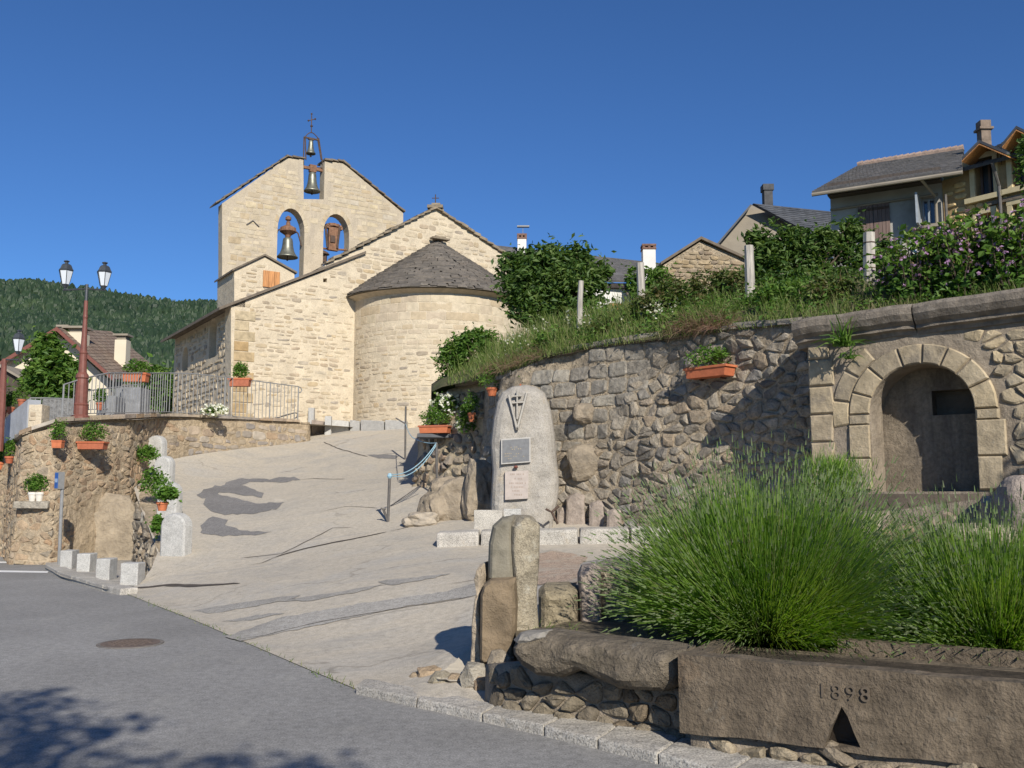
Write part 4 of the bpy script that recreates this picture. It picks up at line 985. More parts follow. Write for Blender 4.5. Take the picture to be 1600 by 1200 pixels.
# lower rubble wall at the bend, left of the standing stone
lw = []
for px, Y, yt, yb in [(645,22.3,690,748),(655,21.9,650,748),(672,21.4,612,755),(700,20.9,600,760),(730,20.5,597,770),(752,20.0,592,780)]:
    q = at(px, yt, Y); lw.append((q.x, q.y, G(q.x, q.y) - .3, q.z))
LW = PathWall(lw, .12, 24.0, .10, .9)
t_ = thing('garden_wall', 'low round-stone rubble wall at the bend with long planter and white flowers', 'wall', (-1.7, 21.5, 1.3))
mb = MB(); LW.body(mb, .5, .14, .06); obj('mortar', mb, stone_mat('sandy_mortar', [(.46,.38,.26)], 4, .65, 1.15, .9, .04), t_, smooth=True)
lay(t_, voro((0, .8, LW.len, 5), .27, .22, .40, .07, .08, 81, .8), LW.S, .07, stone_mat('mixed_round_stone', [(.30,.25,.19), (.38,.31,.21), (.24,.20,.17), (.42,.36,.26), (.30,.22,.16)], 7, .6, 1.15, .7, .03), LW.ok(.04), 19, 140, 6, .55)
for k in range(4, 7):
    u0, u1 = LW.len * k / 7, LW.len * (k + .95) / 7; m = MB(); P = [LW.S(u0, LW.zt(u0), .1), LW.S(u1, LW.zt(u1), .08), LW.S(u1, LW.zt(u1), -.5), LW.S(u0, LW.zt(u0), -.5)]; m.hexa([p - Z * .03 for p in P] + [p + Z * R.uniform(.07, .12) for p in P]); obj('coping_stone', m, greyr_st, t_)
# boulders at its foot
def boulder(px, Y, py, rad, seed, lab, mat=boulder_m, zoff=0.0, amp=.28):
    q = at(px, py, Y); o = obj('boulder', rockmesh(q, rad, seed, 4, amp), mat); o.name = 'boulder'; tag(o, lab, 'boulder'); return o
boulder(712, 18.7, 788, (.66, .65, .56), 2, 'big brown bedrock hump left of the standing stone', boulder_m, amp=.3)
boulder(752, 18.2, 768, (.36, .5, .62), 9, 'rounded brown rock directly against the left of the standing stone')
boulder(662, 18.3, 813, (.36, .4, .16), 5, 'low pale rock at the foot of the bedrock hump', stone_mat('pale_rock', [(.42,.36,.28)], 5))
# ------------------------------------------------------------------ fountain
FP = Plane(at(1265, 600, 12.9), (.783, -.622)); f_ = FP.uv
ft = thing('wall_fountain', 'old arched stone wall fountain with moulded cornice and shadowed niche', 'fountain', FP.S(1.5, .7))
fo = FP.poly([(1266,900),(1266,535),(1440,515),(1600,490),(1760,462),(1760,900)]); fo[0] = (0, .5); fo[-1] = (fo[-1][0], .5)
u0, v0 = f_(1365, 768); u1, v1 = f_(1530, 768); vb = f_(1450, 768)[1]; vtop = f_(1442, 568)[1]; cxn = (u0 + u1) / 2; rn = (u1 - u0) / 2
nich = arch(u0, u1, vb, vtop - rn * .95, rn * .95, 16)
FD = .56
mb = MB(); prism(mb, FP, fo, [nich[::-1]], FD, 0, .35, .03); obj('facade', mb, found_mo, ft)
mb = MB(); bk = [(u0 - .15, vb - .3), (u1 + .15, vb - .3), (u1 + .15, vtop + .1), (u0 - .15, vtop + .1)]
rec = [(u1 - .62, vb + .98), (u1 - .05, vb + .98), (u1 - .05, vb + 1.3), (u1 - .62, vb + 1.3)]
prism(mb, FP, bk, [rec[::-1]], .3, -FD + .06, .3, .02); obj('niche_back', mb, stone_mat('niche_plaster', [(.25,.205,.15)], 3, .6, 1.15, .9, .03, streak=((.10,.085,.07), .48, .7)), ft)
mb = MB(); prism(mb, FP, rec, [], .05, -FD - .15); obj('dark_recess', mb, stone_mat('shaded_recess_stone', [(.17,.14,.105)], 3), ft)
vsp = vtop - rn * .95
def vous(a0, a1_, r0, r1, h=.045):
    n_ = 4; P = [(cxn + r0 * math.cos(a0 + (a1_ - a0) * k / n_), vsp + r0 * .95 * math.sin(a0 + (a1_ - a0) * k / n_)) for k in range(n_ + 1)] + [(cxn + r1 * math.cos(a1_ - (a1_ - a0) * k / n_), vsp + r1 * .95 * math.sin(a1_ - (a1_ - a0) * k / n_)) for k in range(n_ + 1)]
    m = MB(); stone(m, P[::-1], FP.S, h, R, .06, .02); obj('voussoir', m, found_st, ft)
angs = [-.02, .42, .80, 1.15, 1.50, 1.86, 2.35, 2.80, 3.16]
for a, b in zip(angs, angs[1:]): vous(a + .012, b - .012, rn * 1.005, rn * 1.42)
for k, (a, b) in enumerate([(vb + .02, vb + .42), (vb + .43, vb + .86), (vb + .87, vsp - .02)]):
    for ua_, ub_ in ((u1 + .01, u1 + rn * .44 + (.06 if k == 1 else 0)), (u0 - rn * .44 - (.1 if k == 0 else 0), u0 - .01)):
        if b - a < .05: continue
        m = MB(); stone(m, [(ua_, a), (ub_, a), (ub_, b), (ua_, b)], FP.S, .045, R, .06, .02); obj('jamb_stone', m, found_st, ft)
# outer relieving ring on the left, quoins, and rubble
for a, b in ((2.2, 2.55), (2.57, 2.95), (2.97, 3.3)): vous(a, b, rn * 1.44, rn * 1.78, .035)
qs = []; v = .6
while v < f_(1266, 545)[1]:
    h_ = R.uniform(.26, .42); m = MB(); stone(m, [(.0, v), (.26 + R.uniform(0, .1), v), (.26 + R.uniform(0, .08), v + h_ - .02), (.0, v + h_ - .02)], FP.S, .04, R, .08, .025); obj('quoin', m, found_st, ft); v += h_
def okF(u, v):
    r_ = math.hypot(u - cxn, (v - vsp) / .95)
    if v < vsp and u0 - rn * .5 < u < u1 + rn * .52: return False
    if v >= vsp and r_ < rn * 1.47: return False
    if math.atan2((v - vsp) / .95, u - cxn) % 6.283 > 2.12 and math.atan2((v - vsp) / .95, u - cxn) % 6.283 < 3.4 and r_ < rn * 1.82: return False
    return inside((u, v), fo) and edist((u, v), fo) > .02 and u > .36
lay(ft, voro((0, .5, u1 + rn * .75, 4.2), .22, .15, .4, .03, .05, 91), FP.S, .03, found_st, okF, 20, 120, 6, .7, ch=.12)
lay(ft, courses((u1 + rn * .53, .6, 4.0, 4.2), .26, .42, .3, .55, .03, .015, 92), FP.S, .045, found_st, lambda u, v: okF(u, v) and u > u1 + rn * .76, 21, 60, 6, .2, ch=.1, bev=.025)
# cornice: moulded profile run along the top
prof = [(-.62, 0), (.04, 0), (.06, .05), (.13, .07), (.13, .11), (.20, .16), (.25, .24), (.25, .32), (.20, .37), (.05, .40), (-.62, .40)]
cz = lambda u: 0
cl0 = f_(1266, 541); cl1 = f_(1600, 500)
for ua_, ub_ in ((-.14, f_(1434, 520)[0] - .01), (f_(1434, 520)[0] + .01, f_(1760, 480)[0])):
    n_ = 12; mb = MB(); ring = []
    for k in range(n_ + 1):
        u = ua_ + (ub_ - ua_) * k / n_; zz = cl0[1] + (cl1[1] - cl0[1]) * (u - cl0[0]) / (cl1[0] - cl0[0]) - .02
        ring.append([FP.S(u, zz + b, a + .012 * mn.noise(Vector((u * 4, b * 9, 1))) - (.03 if k in (0, n_) else 0)) + Z * .02 * mn.noise(Vector((u * 3, 0, 0))) for a, b in prof])
    w_ = len(prof); vs_ = [p for r in ring for p in r]; fs__ = [(i * w_ + j, (i + 1) * w_ + j, (i + 1) * w_ + (j + 1) % w_, i * w_ + (j + 1) % w_) for i in range(n_) for j in range(w_)] + [tuple(range(w_)), tuple(n_ * w_ + k for k in range(w_))[::-1]]
    mb.add(vs_, fs__); obj('cornice_stone', mb, cornice_st, ft)
# basin under the niche
mb = MB(); A = FP.S((u0 + u1) / 2, 0, .05); ag = math.atan2(FP.du.y, FP.du.x)
m = MB(); prism(m, FP.off(.12), [(u0 - .35, vb - .42), (u1 + .02, vb - .42), (u1 + .02, vb - .03), (u0 - .35, vb - .03)], [], .12, 0, .2, .01); obj('basin_front', m, stone_mat('wet_basin_stone', [(.15,.12,.09)], 5), ft)
m = MB(); prism(m, FP, [(u0, vb - .4), (u1, vb - .4), (u1, vb - .12), (u0, vb - .12)], [], .55, 0); obj('water', m, wglass, ft)
# rubble wall in front of the fountain, boulder on its right
fp = []
for px, Y, yt in [(1325,11.3,800),(1400,11.0,797),(1480,10.6,786),(1560,10.2,777)]:
    q = at(px, yt, Y); fp.append((q.x, q.y, .5, q.z))
FW = PathWall(fp, .04, 31.0); t_ = thing('fountain_parapet', 'low rubble parapet in front of the fountain niche', 'wall', (4.8, 10.8, .6))
mb = MB(); FW.body(mb, .3, .15, .03); obj('mortar', mb, found_mo, t_, smooth=True)
lay(t_, voro((0, .5, FW.len, 1.8), .32, .2, .4, .03, .1, 95), FW.S, .05, stone_mat('parapet_stone', [(.33,.27,.20), (.40,.33,.23), (.28,.24,.2), (.42,.30,.18)], 7), FW.ok(.02), 22, 60, 6, .4)
for px, w, yt, yb, Y, lb, mt in [(1352,46,800,838,10.7,'pale lichen-white stone standing at the left end of the fountain parapet',pillar_m), (1552,34,776,840,10.0,'squared pinkish stone upright at the right end of the fountain parapet',pinkst_m)]:
    q = at(px, yt, Y); ww = w / F * Y; zt_ = q.z; pl = Plane(q - RT * ww / 2, (1, -.3)); m = MB(); pillow(m, pl, [(0, .4), (ww, .4), (ww * 1.0, zt_ - .05), (ww * .75, zt_), (ww * .2, zt_ + .01), (0, zt_ - .06)], .25, .05, .02, .06, 0, 5, px); tag(obj('standing_stone', m, mt), lb, 'stone')
boulder(1606, 9.8, 800, (.30, .3, .36), 6, 'large smooth pinkish boulder at the right edge beside the fountain', pinkst_m, amp=.12)
boulder(1520, 9.6, 838, (.42, .3, .13), 16, 'flat pale rock below the upright parapet stone', pillar_m, amp=.2)
boulder(1600, 9.3, 868, (.3, .3, .12), 17, 'flat rock under the pinkish boulder, half behind lavender', pillar_m, amp=.2)
# ------------------------------------------------------------------ monument
MP = Plane(at(768, 700, 16.6), (1, .0)); mm_ = MP.uv
mo = MP.poly([(770,828),(766,790),(769,735),(766,690),(770,655),(776,628),(784,611),(800,602),(822,599),(838,602),(852,612),(862,640),(868,680),(871,720),(875,755),(872,785),(866,806),(861,828)]); mo[0] = (mo[0][0], .5); mo[-1] = (mo[-1][0], .5)
mt = thing('standing_stone_memorial', 'tall pale granite standing stone bearing two plaques and a carved emblem', 'monument', MP.S(.5, .8))
mb = MB(); pillow(mb, MP, mo, .5, .22, .03, .055, 0, 2.6, 2.0, pw=.55); obj('stone', mb, menhir_m, mt)
HF = .03                                                     # front face offset
class Tilt:
    def __init__(s, rot): s.r = rot
def plate(name, pts, h0, h1, mat, parent):
    q = MP.poly(pts, h1); m = MB(); prism(m, MP, q, [], h1 - h0, h1); return obj(name, m, mat, parent)
plq = plate('bronze_plaque', [(783,725.5),(783,686),(829,682.5),(829,722)], .0, .075, plaqf, mt)
plate('plaque_face', [(785,723),(785,688),(827,685),(827,720)], .0, .082, plaqd, plq)
rg = random.Random(8); m = MB()
for y, segs in [(699,[(797,809)]),(702,[(799,815)]),(709,[(788,803),(805,812)]),(713,[(788,799),(801,808),(817,819)]),(717,[(790,800)])]:
    for a, b in segs:
        q0 = MP.uv(a, y, .084); q1 = MP.uv(b, y - (b - a) * .07, .084)
        k = int((q1[0] - q0[0]) / .03)
        for i in range(max(1, k)):
            if rg.random() < .8: m.box(MP.S(q0[0] + (q1[0] - q0[0]) * (i + .5) / max(1, k), q0[1] + (q1[1] - q0[1]) * i / max(1, k), .084), (.018, .004, .014))
obj('gilt_marks', m, gold, plq)
pp = plate('marble_plaque', [(789,781),(789,737),(826,735),(825,779)], .0, .07, plaqp, mt)
m = MB()
for y, a, b in [(741,797,819),(748,801,816),(755,793,822),(761,798,818),(767,800,812),(773,800,816)]:
    q0 = MP.uv(a, y, .071); q1 = MP.uv(b, y - .6, .071); k = int((q1[0] - q0[0]) / .026)
    for i in range(k):
        if rg.random() < .8: m.box(MP.S(q0[0] + (q1[0] - q0[0]) * (i + .5) / k, q0[1], .071), (.015, .003, .03 * rg.uniform(.7, 1)))
obj('engraved_marks', m, engr, pp)
m = MB(); m.lathe(MP.S(*MP.uv(806, 730, .07), .07), [(.02, -.02), (.045, 0), (.02, .03)], 8); obj('rosette', m, rust, mt)
em = thing_e = None
def rod(m, a, b, w, h=.06, ht=.05):
    q0 = MP.uv(*a, h); q1 = MP.uv(*b, h); A = MP.S(*q0, h - ht); B = MP.S(*q1, h - ht); t = (B - A).normalized(); s_ = Vector((-t.z, 0, t.x)) * w / 2; f = MP.n * ht
    m.hexa([A - s_, B - s_, B + s_, A + s_, A - s_ * .6 + f, B - s_ * .6 + f, B + s_ * .6 + f, A + s_ * .6 + f][0:8])
rel = stone_mat('carved_granite', [(.40,.375,.33)], 6, .85, 1.1, .5, .01, speck=.4)
m = MB(); rod(m, (795,617), (808,671), .05, .085); rod(m, (823,614), (808,671), .05, .085); obj('carved_v', m, rel, mt)
m = MB(); rod(m, (808,610), (808,655), .035, .08); rod(m, (801,619), (815,618), .035, .088); rod(m, (799.5,629.5), (818,628), .035, .088); obj('double_cross', m, rel, mt)
m = MB(); q = at(862, 800, 16.2); m.tube([q, q + Vector((.1, 0, -.2))], .02, 6); m.tube([q + Vector((-.1, 0, .05)), q, q + Vector((.12, .0, .1))], .02, 6); obj('iron_hook', m, iron, mt)
# blocks and kerb at the foot of the monument
q = at(741, 797, 16.0); zt_ = q.z; zb_ = G(q.x, 16)
o = block('granite_slab', [(q.x, 15.95), (at(785, 797, 16).x, 15.95), (at(785, 797, 16).x, 16.3), (q.x, 16.3)], zb_ - .1, zt_, kerb_gr, None, .012, .004, 1); tag(o, 'grey granite slab set on edge at the left foot of the memorial', 'stone block')
o = block('granite_slab', [(at(787, 797, 16.2).x, 16.15), (at(814, 797, 16.2).x, 16.15), (at(814, 797, 16.2).x, 16.4), (at(787, 797, 16.2).x, 16.4)], zb_ - .1, at(800, 795, 16.2).z, granite, None, .012, .004, 1); tag(o, 'white granite slab at the middle foot of the memorial', 'stone block')
kt = thing('memorial_kerb', 'row of pale granite kerbstones in front of the standing stone', 'kerb', (0, 15.5, .75))
jx = [680, 749, 835, 905, 985, 1060, 1130]
for a, b in zip(jx, jx[1:]):
    Ya, Yb = [15.7 - (x - 680) / 305 * .7 for x in (a + 1.5, b - 1.5)]; A, B = at(a + 1.5, 853, Ya), at(b - 1.5, 853, Yb); ht = .24
    block('kerbstone', [(A.x, A.y), (B.x, B.y), (B.x + .02, B.y + .42), (A.x + .02, A.y + .42)], [G(A.x, A.y) - .1, G(B.x, B.y) - .1] * 2, [G(A.x, A.y) + ht, G(B.x, B.y) + ht, G(B.x, B.y) + ht + .02, G(A.x, A.y) + ht + .02], kerb_gr, kt, .045, .012, 2)
# ------------------------------------------------------------------ roadside kerb in the foreground
kb = thing('granite_kerb', 'broad pale granite kerb running along the road under the trough', 'kerb', atz(760, 1130, 0))
ftop = [(556,1071),(652,1092),(753,1113),(848,1134),(933,1154),(1029,1177),(1140,1204),(1262,1232),(1395,1264),(1536,1298)]
kx_ = 1
btop = [(572,1060),(660,1076),(780,1100),(880,1117),(967,1132),(1067,1149),(1190,1170),(1320,1194),(1460,1220),(1610,1250)]
Kz = .065
fK = [atz(*p, Kz) for p in ftop]; bK = [atz(*p, Kz) for p in btop]
for e_ in range(5): fK.append(fK[-1] * 2 - fK[-2]); bK.append(bK[-1] + (fK[-1] - fK[-2]))
for i in range(len(fK) - 1):
    A, B = fK[i], fK[i + 1]; D, C = bK[i], bK[i + 1]; t = (B - A).normalized() * .005
    block('kerbstone', [(p.x, p.y) for p in (A + t, B - t, C - t, D + t)], -.12, Kz + R.uniform(-.004, .004), kerb_gr, kb, .016, .010, 3)
mb = MB(); A = fK; B = bK; mb.strip([p + Z * -.012 for p in B], [p + Z * -.012 + Vector((.01, .03, 0)) for p in A]); obj('joint_mortar', mb, stone_mat('kerb_joint', [(.44,.39,.31)]), kb)
# channel behind kerb
pts = [atz(*p, Kz) for p in btop[1:]]; poly = [(p.x, p.y - .04) for p in pts] + [(7, 4.0), (7, 9.6), (.2, 9.2), (-.05, 8.2), (-.25, 7.2)]
struct('channel_floor', sheet(dedup(poly), .3, lambda x, y: .03 + .03 * mn.noise(Vector((x * 3, y * 3, 0)))), soil)
# ------------------------------------------------------------------ troughs
A = at(1060, 1022, 6.05); TPl = Plane(A, (.869, -.494)); tt = TPl.uv
tr = thing('stone_trough', 'long hewn brown stone trough carved 1898 with a triangular spout notch', 'trough', (A.x, A.y, .1))
ztr = A.z; uR = 2.9
notch = TPl.poly([(1288,1166),(1297,1140),(1309,1116),(1315,1104),(1325,1120),(1334,1144),(1345,1168)]); zbm = tt(1060, 1143)[1]
yb_ = tt(1400, 1180)[1]
fo_ = densify([(0, zbm), (uR, zbm + .02), (uR, ztr + .0), (0, ztr)], .12); fo_ = [(u, v + .014 * mn.noise(Vector((u * 3, v * 4, 2))) + .007 * mn.noise(Vector((u * 14, v * 9, 5)))) for u, v in fo_]
nb = [(p[0], max(zbm + .015, p[1])) for p in notch]
mb = MB(); prism(mb, TPl, fo_, [nb], .13, 0, .045, .022); obj('front', mb, trough_st, tr)
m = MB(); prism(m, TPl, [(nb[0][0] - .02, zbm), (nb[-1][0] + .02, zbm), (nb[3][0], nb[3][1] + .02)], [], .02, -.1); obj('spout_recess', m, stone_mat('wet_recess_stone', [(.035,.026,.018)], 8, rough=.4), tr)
m = MB(); prism(m, TPl.off(-.75), [(0, zbm), (uR, zbm), (uR, ztr - .06), (0, ztr - .06)], [], .13, 0, .25, .01); obj('back', m, trough_st, tr)
for uu in (0, uR - .13):
    m = MB(); A_ = TPl.S(uu + .004, zbm, -.132); B_2 = TPl.S(uu + .13, zbm, -.132); D_ = -TPl.n * .614; m.hexa([A_, B_2, B_2 + D_, A_ + D_] + [p + Z * (ztr - zbm - .004) for p in (A_, B_2, B_2 + D_, A_ + D_)]); obj('end', m, trough_st, tr)
m = MB(); P = [TPl.S(.13, zbm + .02, -.13), TPl.S(uR - .13, zbm + .02, -.13), TPl.S(uR - .13, zbm + .02, -.75), TPl.S(.13, zbm + .02, -.75)]; m.hexa(P + [p + Z * .38 for p in P]); obj('soil_fill', m, soil, tr)
def text_on(s, px, py, size, pl, h, mat, parent, name):
    cu_ = bpy.data.curves.new('t', 'FONT'); cu_.body = s; cu_.size = size; cu_.extrude = .006; cu_.align_x = 'CENTER'; cu_.align_y = 'CENTER'; cu_.space_character = 1.35
    to_ = bpy.data.objects.new('t', cu_); COL.objects.link(to_); dg = bpy.context.evaluated_depsgraph_get(); me = bpy.data.meshes.new_from_object(to_.evaluated_get(dg)); bpy.data.objects.remove(to_)
    u, v = pl.uv(px, py, h); M = Matrix.Translation(pl.S(u, v, h)) @ Matrix(((pl.du.x, 0, pl.n.x, 0), (pl.du.y, 0, pl.n.y, 0), (0, 1, 0, 0), (0, 0, 0, 1))); me.transform(M)
    me.materials.clear(); return obj(name, me, mat, parent)
carv = plain('carved_groove', (.115,.09,.064), .95)
text_on('1898', 1318, 1083, .115, TPl, .008, carv, tr, 'carved_date')
# second trough: rough rounded block on rubble
LP = Plane(at(788, 1000, 6.72), (.869, -.494)); l_ = LP.uv
lo_ = LP.poly([(789,1002),(800,991),(838,991),(900,1000),(960,1006),(1030,1014),(1059,1020),(1059,1074),(1030,1087),(1000,1086),(960,1083),(925,1068),(895,1052),(862,1065),(830,1062),(806,1046),(792,1026)])
mb = MB(); pillow(mb, LP, lo_, .34, .12, .035, .045, 0, 5, 5.0, pw=.5)
lt = thing('rough_trough', 'rough rounded stone trough block left of the hewn trough, resting on rubble', 'trough', LP.S(.3, .4)); obj('body', mb, stone_mat('rough_trough_stone', [(.20,.165,.12)], 7, .55, 1.2, 1.1, .045, stain=[((.40,.38,.34), 2.4, .60, .5), ((.10,.085,.06), 5, .55, .6)], fine=45), lt)
m = MB(); pillow(m, LP.off(.015), LP.poly([(790,1003),(801,991),(838,990),(846,998),(822,1010),(800,1016)]), .25, .06, .012, .04, 0, 7, 1); obj('pale_corner', m, stone_mat('pale_corner_stone', [(.30,.275,.235)], 9, .6, 1.15, .8, .02), lt)
bx = LP.off(-.03); bz0 = .0
rp_ = []
for px, py, Y in [(757,1038,7.38),(792,1036,7.1),(870,1046,6.88),(960,1065,6.66),(1062,1076,6.33),(1090,1078,6.2)]:
    q = at(px, py, Y); rp_.append((q.x, q.y, -.1, q.z))
RB = PathWall(rp_, .04, 41.0); t_ = thing('trough_footing', 'dark rubble footing wall under the rough trough block', 'wall', (.4, 6.7, 0))
mb = MB(); RB.body(mb, .3, .09, .02); obj('mortar', mb, found_mo, t_, smooth=True)
lay(t_, voro((0, -.05, RB.len, .6), .16, .10, .4, .018, .1, 97), RB.S, .04, stone_mat('footing_stone', [(.24,.20,.14), (.30,.25,.18), (.18,.15,.11), (.27,.19,.11)], 9, .5, 1.2, 1, .03), RB.ok(.005), 23, 80, 8, .6)
# rubble lump at the end of the kerb, left of the footing
tl = thing('rubble_end', 'mortared heap of small stones at the kerb end below the pillar', 'rubble', atz(720, 1080, 0))
for i, (px, py, z, rad, mat_) in enumerate([(672,1052,.10,(.12,.1,.06),wallA_st),(690,1063,.10,(.10,.1,.07),pillar_m),(742,1056,.17,(.11,.12,.11),greyr_st),(715,1068,.09,(.09,.08,.08),wallA_st),(757,1072,.10,(.10,.12,.10),wallA_st),(652,1060,.05,(.08,.08,.05),wallA_st),(780,1050,.2,(.12,.12,.2),rub_st)]):
    q = atz(px, py, z) if i < 8 else at(px, py, 8.1)
    obj('stone', rockmesh(q, rad, i + 3, 2, .35), mat_, tl)
m = MB(); pts = [atz(*p, .02) for p in [(640,1068),(700,1040),(775,1015),(800,1060),(790,1100),(700,1082)]]; obj('mortar_bed', rockmesh(atz(735, 1062, .0), (.42, .32, .13), 8, 4, .3), stone_mat('pale_bed_mortar', [(.50,.43,.33)], 5, .75, 1.1, .9, .03), tl)
# pillars and low stones behind the troughs
def slab(name, pts, Y, dirv, thick, mat, lab, cat, edge=.05, amp=.015, step=.045, parent=None, seed=1.0, zb=None):
    x0 = min(p[0] for p in pts); P0 = at(x0, pts[0][1], Y); pl = Plane(P0, dirv); q = pl.poly(pts)
    if zb is not None: vm = min(v for u, v in q); q = [(u, zb if v < vm + .06 else v) for u, v in q]
    m = MB(); pillow(m, pl, q, thick, edge, amp, step, 0, 6, seed); o = obj(name, m, mat, parent)
    if lab: tag(o, lab, cat)
    return o
pt = thing('gate_pillar', 'pair of upright weathered stones standing together at the end of the trough', 'stone pillar', at(795, 1000, 7.9))
slab('brown_stone', [(747,1003),(748,930),(753,914),(764,906),(804,904),(807,950),(804,1003)], 7.75, (1, -.1), .3, brownst_m, None, None, .03, .015, .045, pt, 3.0, .25)
slab('brown_stone', [(760,912),(762,850),(768,822),(782,809),(803,805),(804,860),(806,912)], 7.9, (1, -.05), .25, stone_mat('grey_brown_lichen_stone', [(.25,.225,.17)], 6), None, None, .06, .012, .045, pt, 4.0)
slab('lichen_stone', [(799,1003),(802,940),(803,905),(799,860),(800,814),(810,805),(836,806),(847,820),(846,880),(842,930),(846,990),(845,1003)], 7.85, (1, .15), .32, pillar_m, None, None, .03, .015, .045, pt, 5.0, .25)
zb_ = .35
slab('cube_stone', [(838,988),(838,926),(848,918),(885,917),(903,924),(904,988)], 8.3, (1, -.1), .5, stone_mat('tan_rough_stone', [(.44,.37,.25)], 5, .65, 1.15, 1.2, .05), 'squat tan rough stone mortared between the pillar and upright slab', 'stone', .1, .05, .045, None, 6.0, zb_)
slab('upright_slab', [(906,978),(903,900),(910,886),(930,882),(940,890),(942,978)], 8.35, (1, -.05), .3, pinkst_m, 'smooth pinkish upright slab right of the squat tan stone', 'stone', .04, .01, .045, None, 7.0, zb_)
slab('rough_stone', [(936,982),(940,888),(960,878),(985,876),(1005,886),(1004,950),(995,980)], 8.5, (1, .1), .4, pillar_m, 'furrowed pale stone half covered by the big lavender', 'stone', .12, .06, .045, None, 8.0, zb_)
bwp = []
for px, Y, yt in [(995,8.7,900),(1120,8.7,892),(1300,8.6,880),(1500,8.3,870),(1700,8.0,868)]:
    q = at(px, yt, Y); bwp.append((q.x, q.y, .2, q.z))
BW = PathWall(bwp, .05, 51.0); t_ = thing('planting_bed_wall', 'dark low stone wall behind the lavender bushes', 'wall', (3, 8.6, .3)); mb = MB(); BW.body(mb, .3, .2, .03); obj('mortar', mb, found_mo, t_, smooth=True)
lay(t_, voro((0, .2, BW.len, 1.2), .35, .22, .4, .03, .1, 98), BW.S, .05, found_st, BW.ok(.02), 24, 70, 8, .4)
# planting bed surface between trough and wall
bedp = [(at(800,990,7.0).x, 7.0), (at(800,990,7.0).x + .02, 7.7), (at(905,980,8.4).x, 8.5), (2.5, 8.8), (5.5, 8.5), (6.2, 4.0)] ; bt = TPl.S(uR + .6, 0, -.88); bedp = [(at(812,990,6.9).x, 6.98), (.02, 7.9), (.7, 8.5), (2.5, 8.9), (5.4, 8.4), (bt.x + 1.5, bt.y + .4), (bt.x, bt.y), (TPl.S(0, 0, -.88).x, TPl.S(0, 0, -.88).y), (TPl.S(0, 0, -.5).x - .1, TPl.S(0, 0, -.5).y + .05), (LP.S(.6, 0, -.2).x, LP.S(.6, 0, -.2).y)]
bedm = sheet(dedup(bedp), .15, lambda x, y: .50 + .03 * mn.noise(Vector((x * 2.5, y * 2.5, 0))) + .02 * mn.noise(Vector((x * 8, y * 8, 0))) - .1 * max(0, min(1, (8.2 - y) * 0)))
struct('planting_bed', bedm, stone_mat('bed_earth', [(.22,.18,.12)], 5, .5, 1.2, 1, .04, stain=((.06,.10,.02), 3, .58, .5)), True)
m = MB(); pl2 = TPl.off(-1.0); prism(m, pl2, [(.75, .35), (1.9, .35), (1.9, ztr + .01), (.75, ztr + .015)], [], .12, 0, .2, .015); tag(obj('inner_ledge', m, trough_st), 'narrow stone ledge just behind the hewn trough rim', 'stone ledge')

# mortared edge beside the pillar and rubble under the hewn trough
slab('mortar_edge', [(730,1010),(734,960),(740,925),(733,896),(738,884),(748,880),(753,900),(752,960),(756,1012)], 7.95, (1, -.3), .4, stone_mat('edge_mortar', [(.50,.41,.30)], 7, .65, 1.15, .9, .04), 'rough mortared edge of the ramp hugging the left side of the pillar', 'mortar edge', .03, .03, .04, None, 9.0, .1)
tf = []
for u in (.05, .8, 1.6, 2.3, uR): q = TPl.S(u, 0, -.05); tf.append((q.x, q.y, -.1, zbm + .02))
TF = PathWall(tf, .02, 71.0); t_ = thing('hewn_trough_footing', 'low rubble footing under the hewn trough behind the kerb', 'wall', TPl.S(1, 0)); mb = MB(); TF.body(mb, .3, .1); obj('mortar', mb, found_mo, t_, smooth=True)
lay(t_, voro((0, -.1, TF.len, .3), .17, .09, .4, .015, .05, 131), TF.S, .06, stone_mat('trough_footing_stone', [(.34,.28,.19), (.40,.33,.23), (.27,.22,.16)], 9, .5, 1.2, 1, .03), lambda u, v: 0 < u < TF.len, 28, 60, 8, .5, okc=lambda u, v: v < zbm - .0)
# ------------------------------------------------------------------ houses on the right
def quadslab(P, t):
    n = (P[1] - P[0]).cross(P[3] - P[0]).normalized()
    if n.z < 0: n = -n
    return list(P) + [p + n * t for p in P]
def slateroof(name, A, B, C, D, nrow, ncol, mat, parent, th=.05, seed=1, maxw=None):
    """A-B eave (left to right), D-C ridge; overlapping slates over a deck"""
    deck = MB(); deck.hexa(quadslab([A, B, C, D], th)); o = obj(name, deck, mat, parent); rg = random.Random(seed); m = MB()
    n = (B - A).cross(D - A).normalized(); n = n if n.z > 0 else -n
    Pf = lambda s, t, l: (A.lerp(B, s)).lerp(D.lerp(C, s), t) + n * (th + l)
    for j in range(nrow):
        t0, t1 = j / nrow, min(1, (j + 1.25) / nrow); off = .5 * (j % 2)
        for i in range(-1, ncol + 1):
            s0, s1 = (i + off) / ncol, (i + off + .96) / ncol; s0, s1 = max(0, s0), min(1, s1)
            if s1 - s0 < .005: continue
            e = rg.uniform(-.1, .1) / nrow; l = .022 + rg.uniform(0, .008)
            m.add([Pf(s0, max(0, t0 + e), l), Pf(s1, max(0, t0 + e), l), Pf(s1, t1, .004), Pf(s0, t1, .004), Pf(s0, max(0, t0 + e), 0), Pf(s1, max(0, t0 + e), 0)], [(0, 1, 2, 3), (4, 5, 1, 0)], rg.random())
    obj('slate_covering', m, mat, o, 'stuff'); return o
HG = Plane(at(1297, 305, 24.0), (.8696, -.494)); g_ = HG.uv
hs = thing('grey_house', 'grey rendered house with slate roof and brown double shutters above the garden', 'house', HG.S(1, 5))
uR_ = g_(1478, 400)[0]; zt0 = g_(1297, 300)[1]
win = HG.poly([(1440,356),(1440,309),(1462,307),(1462,355)])
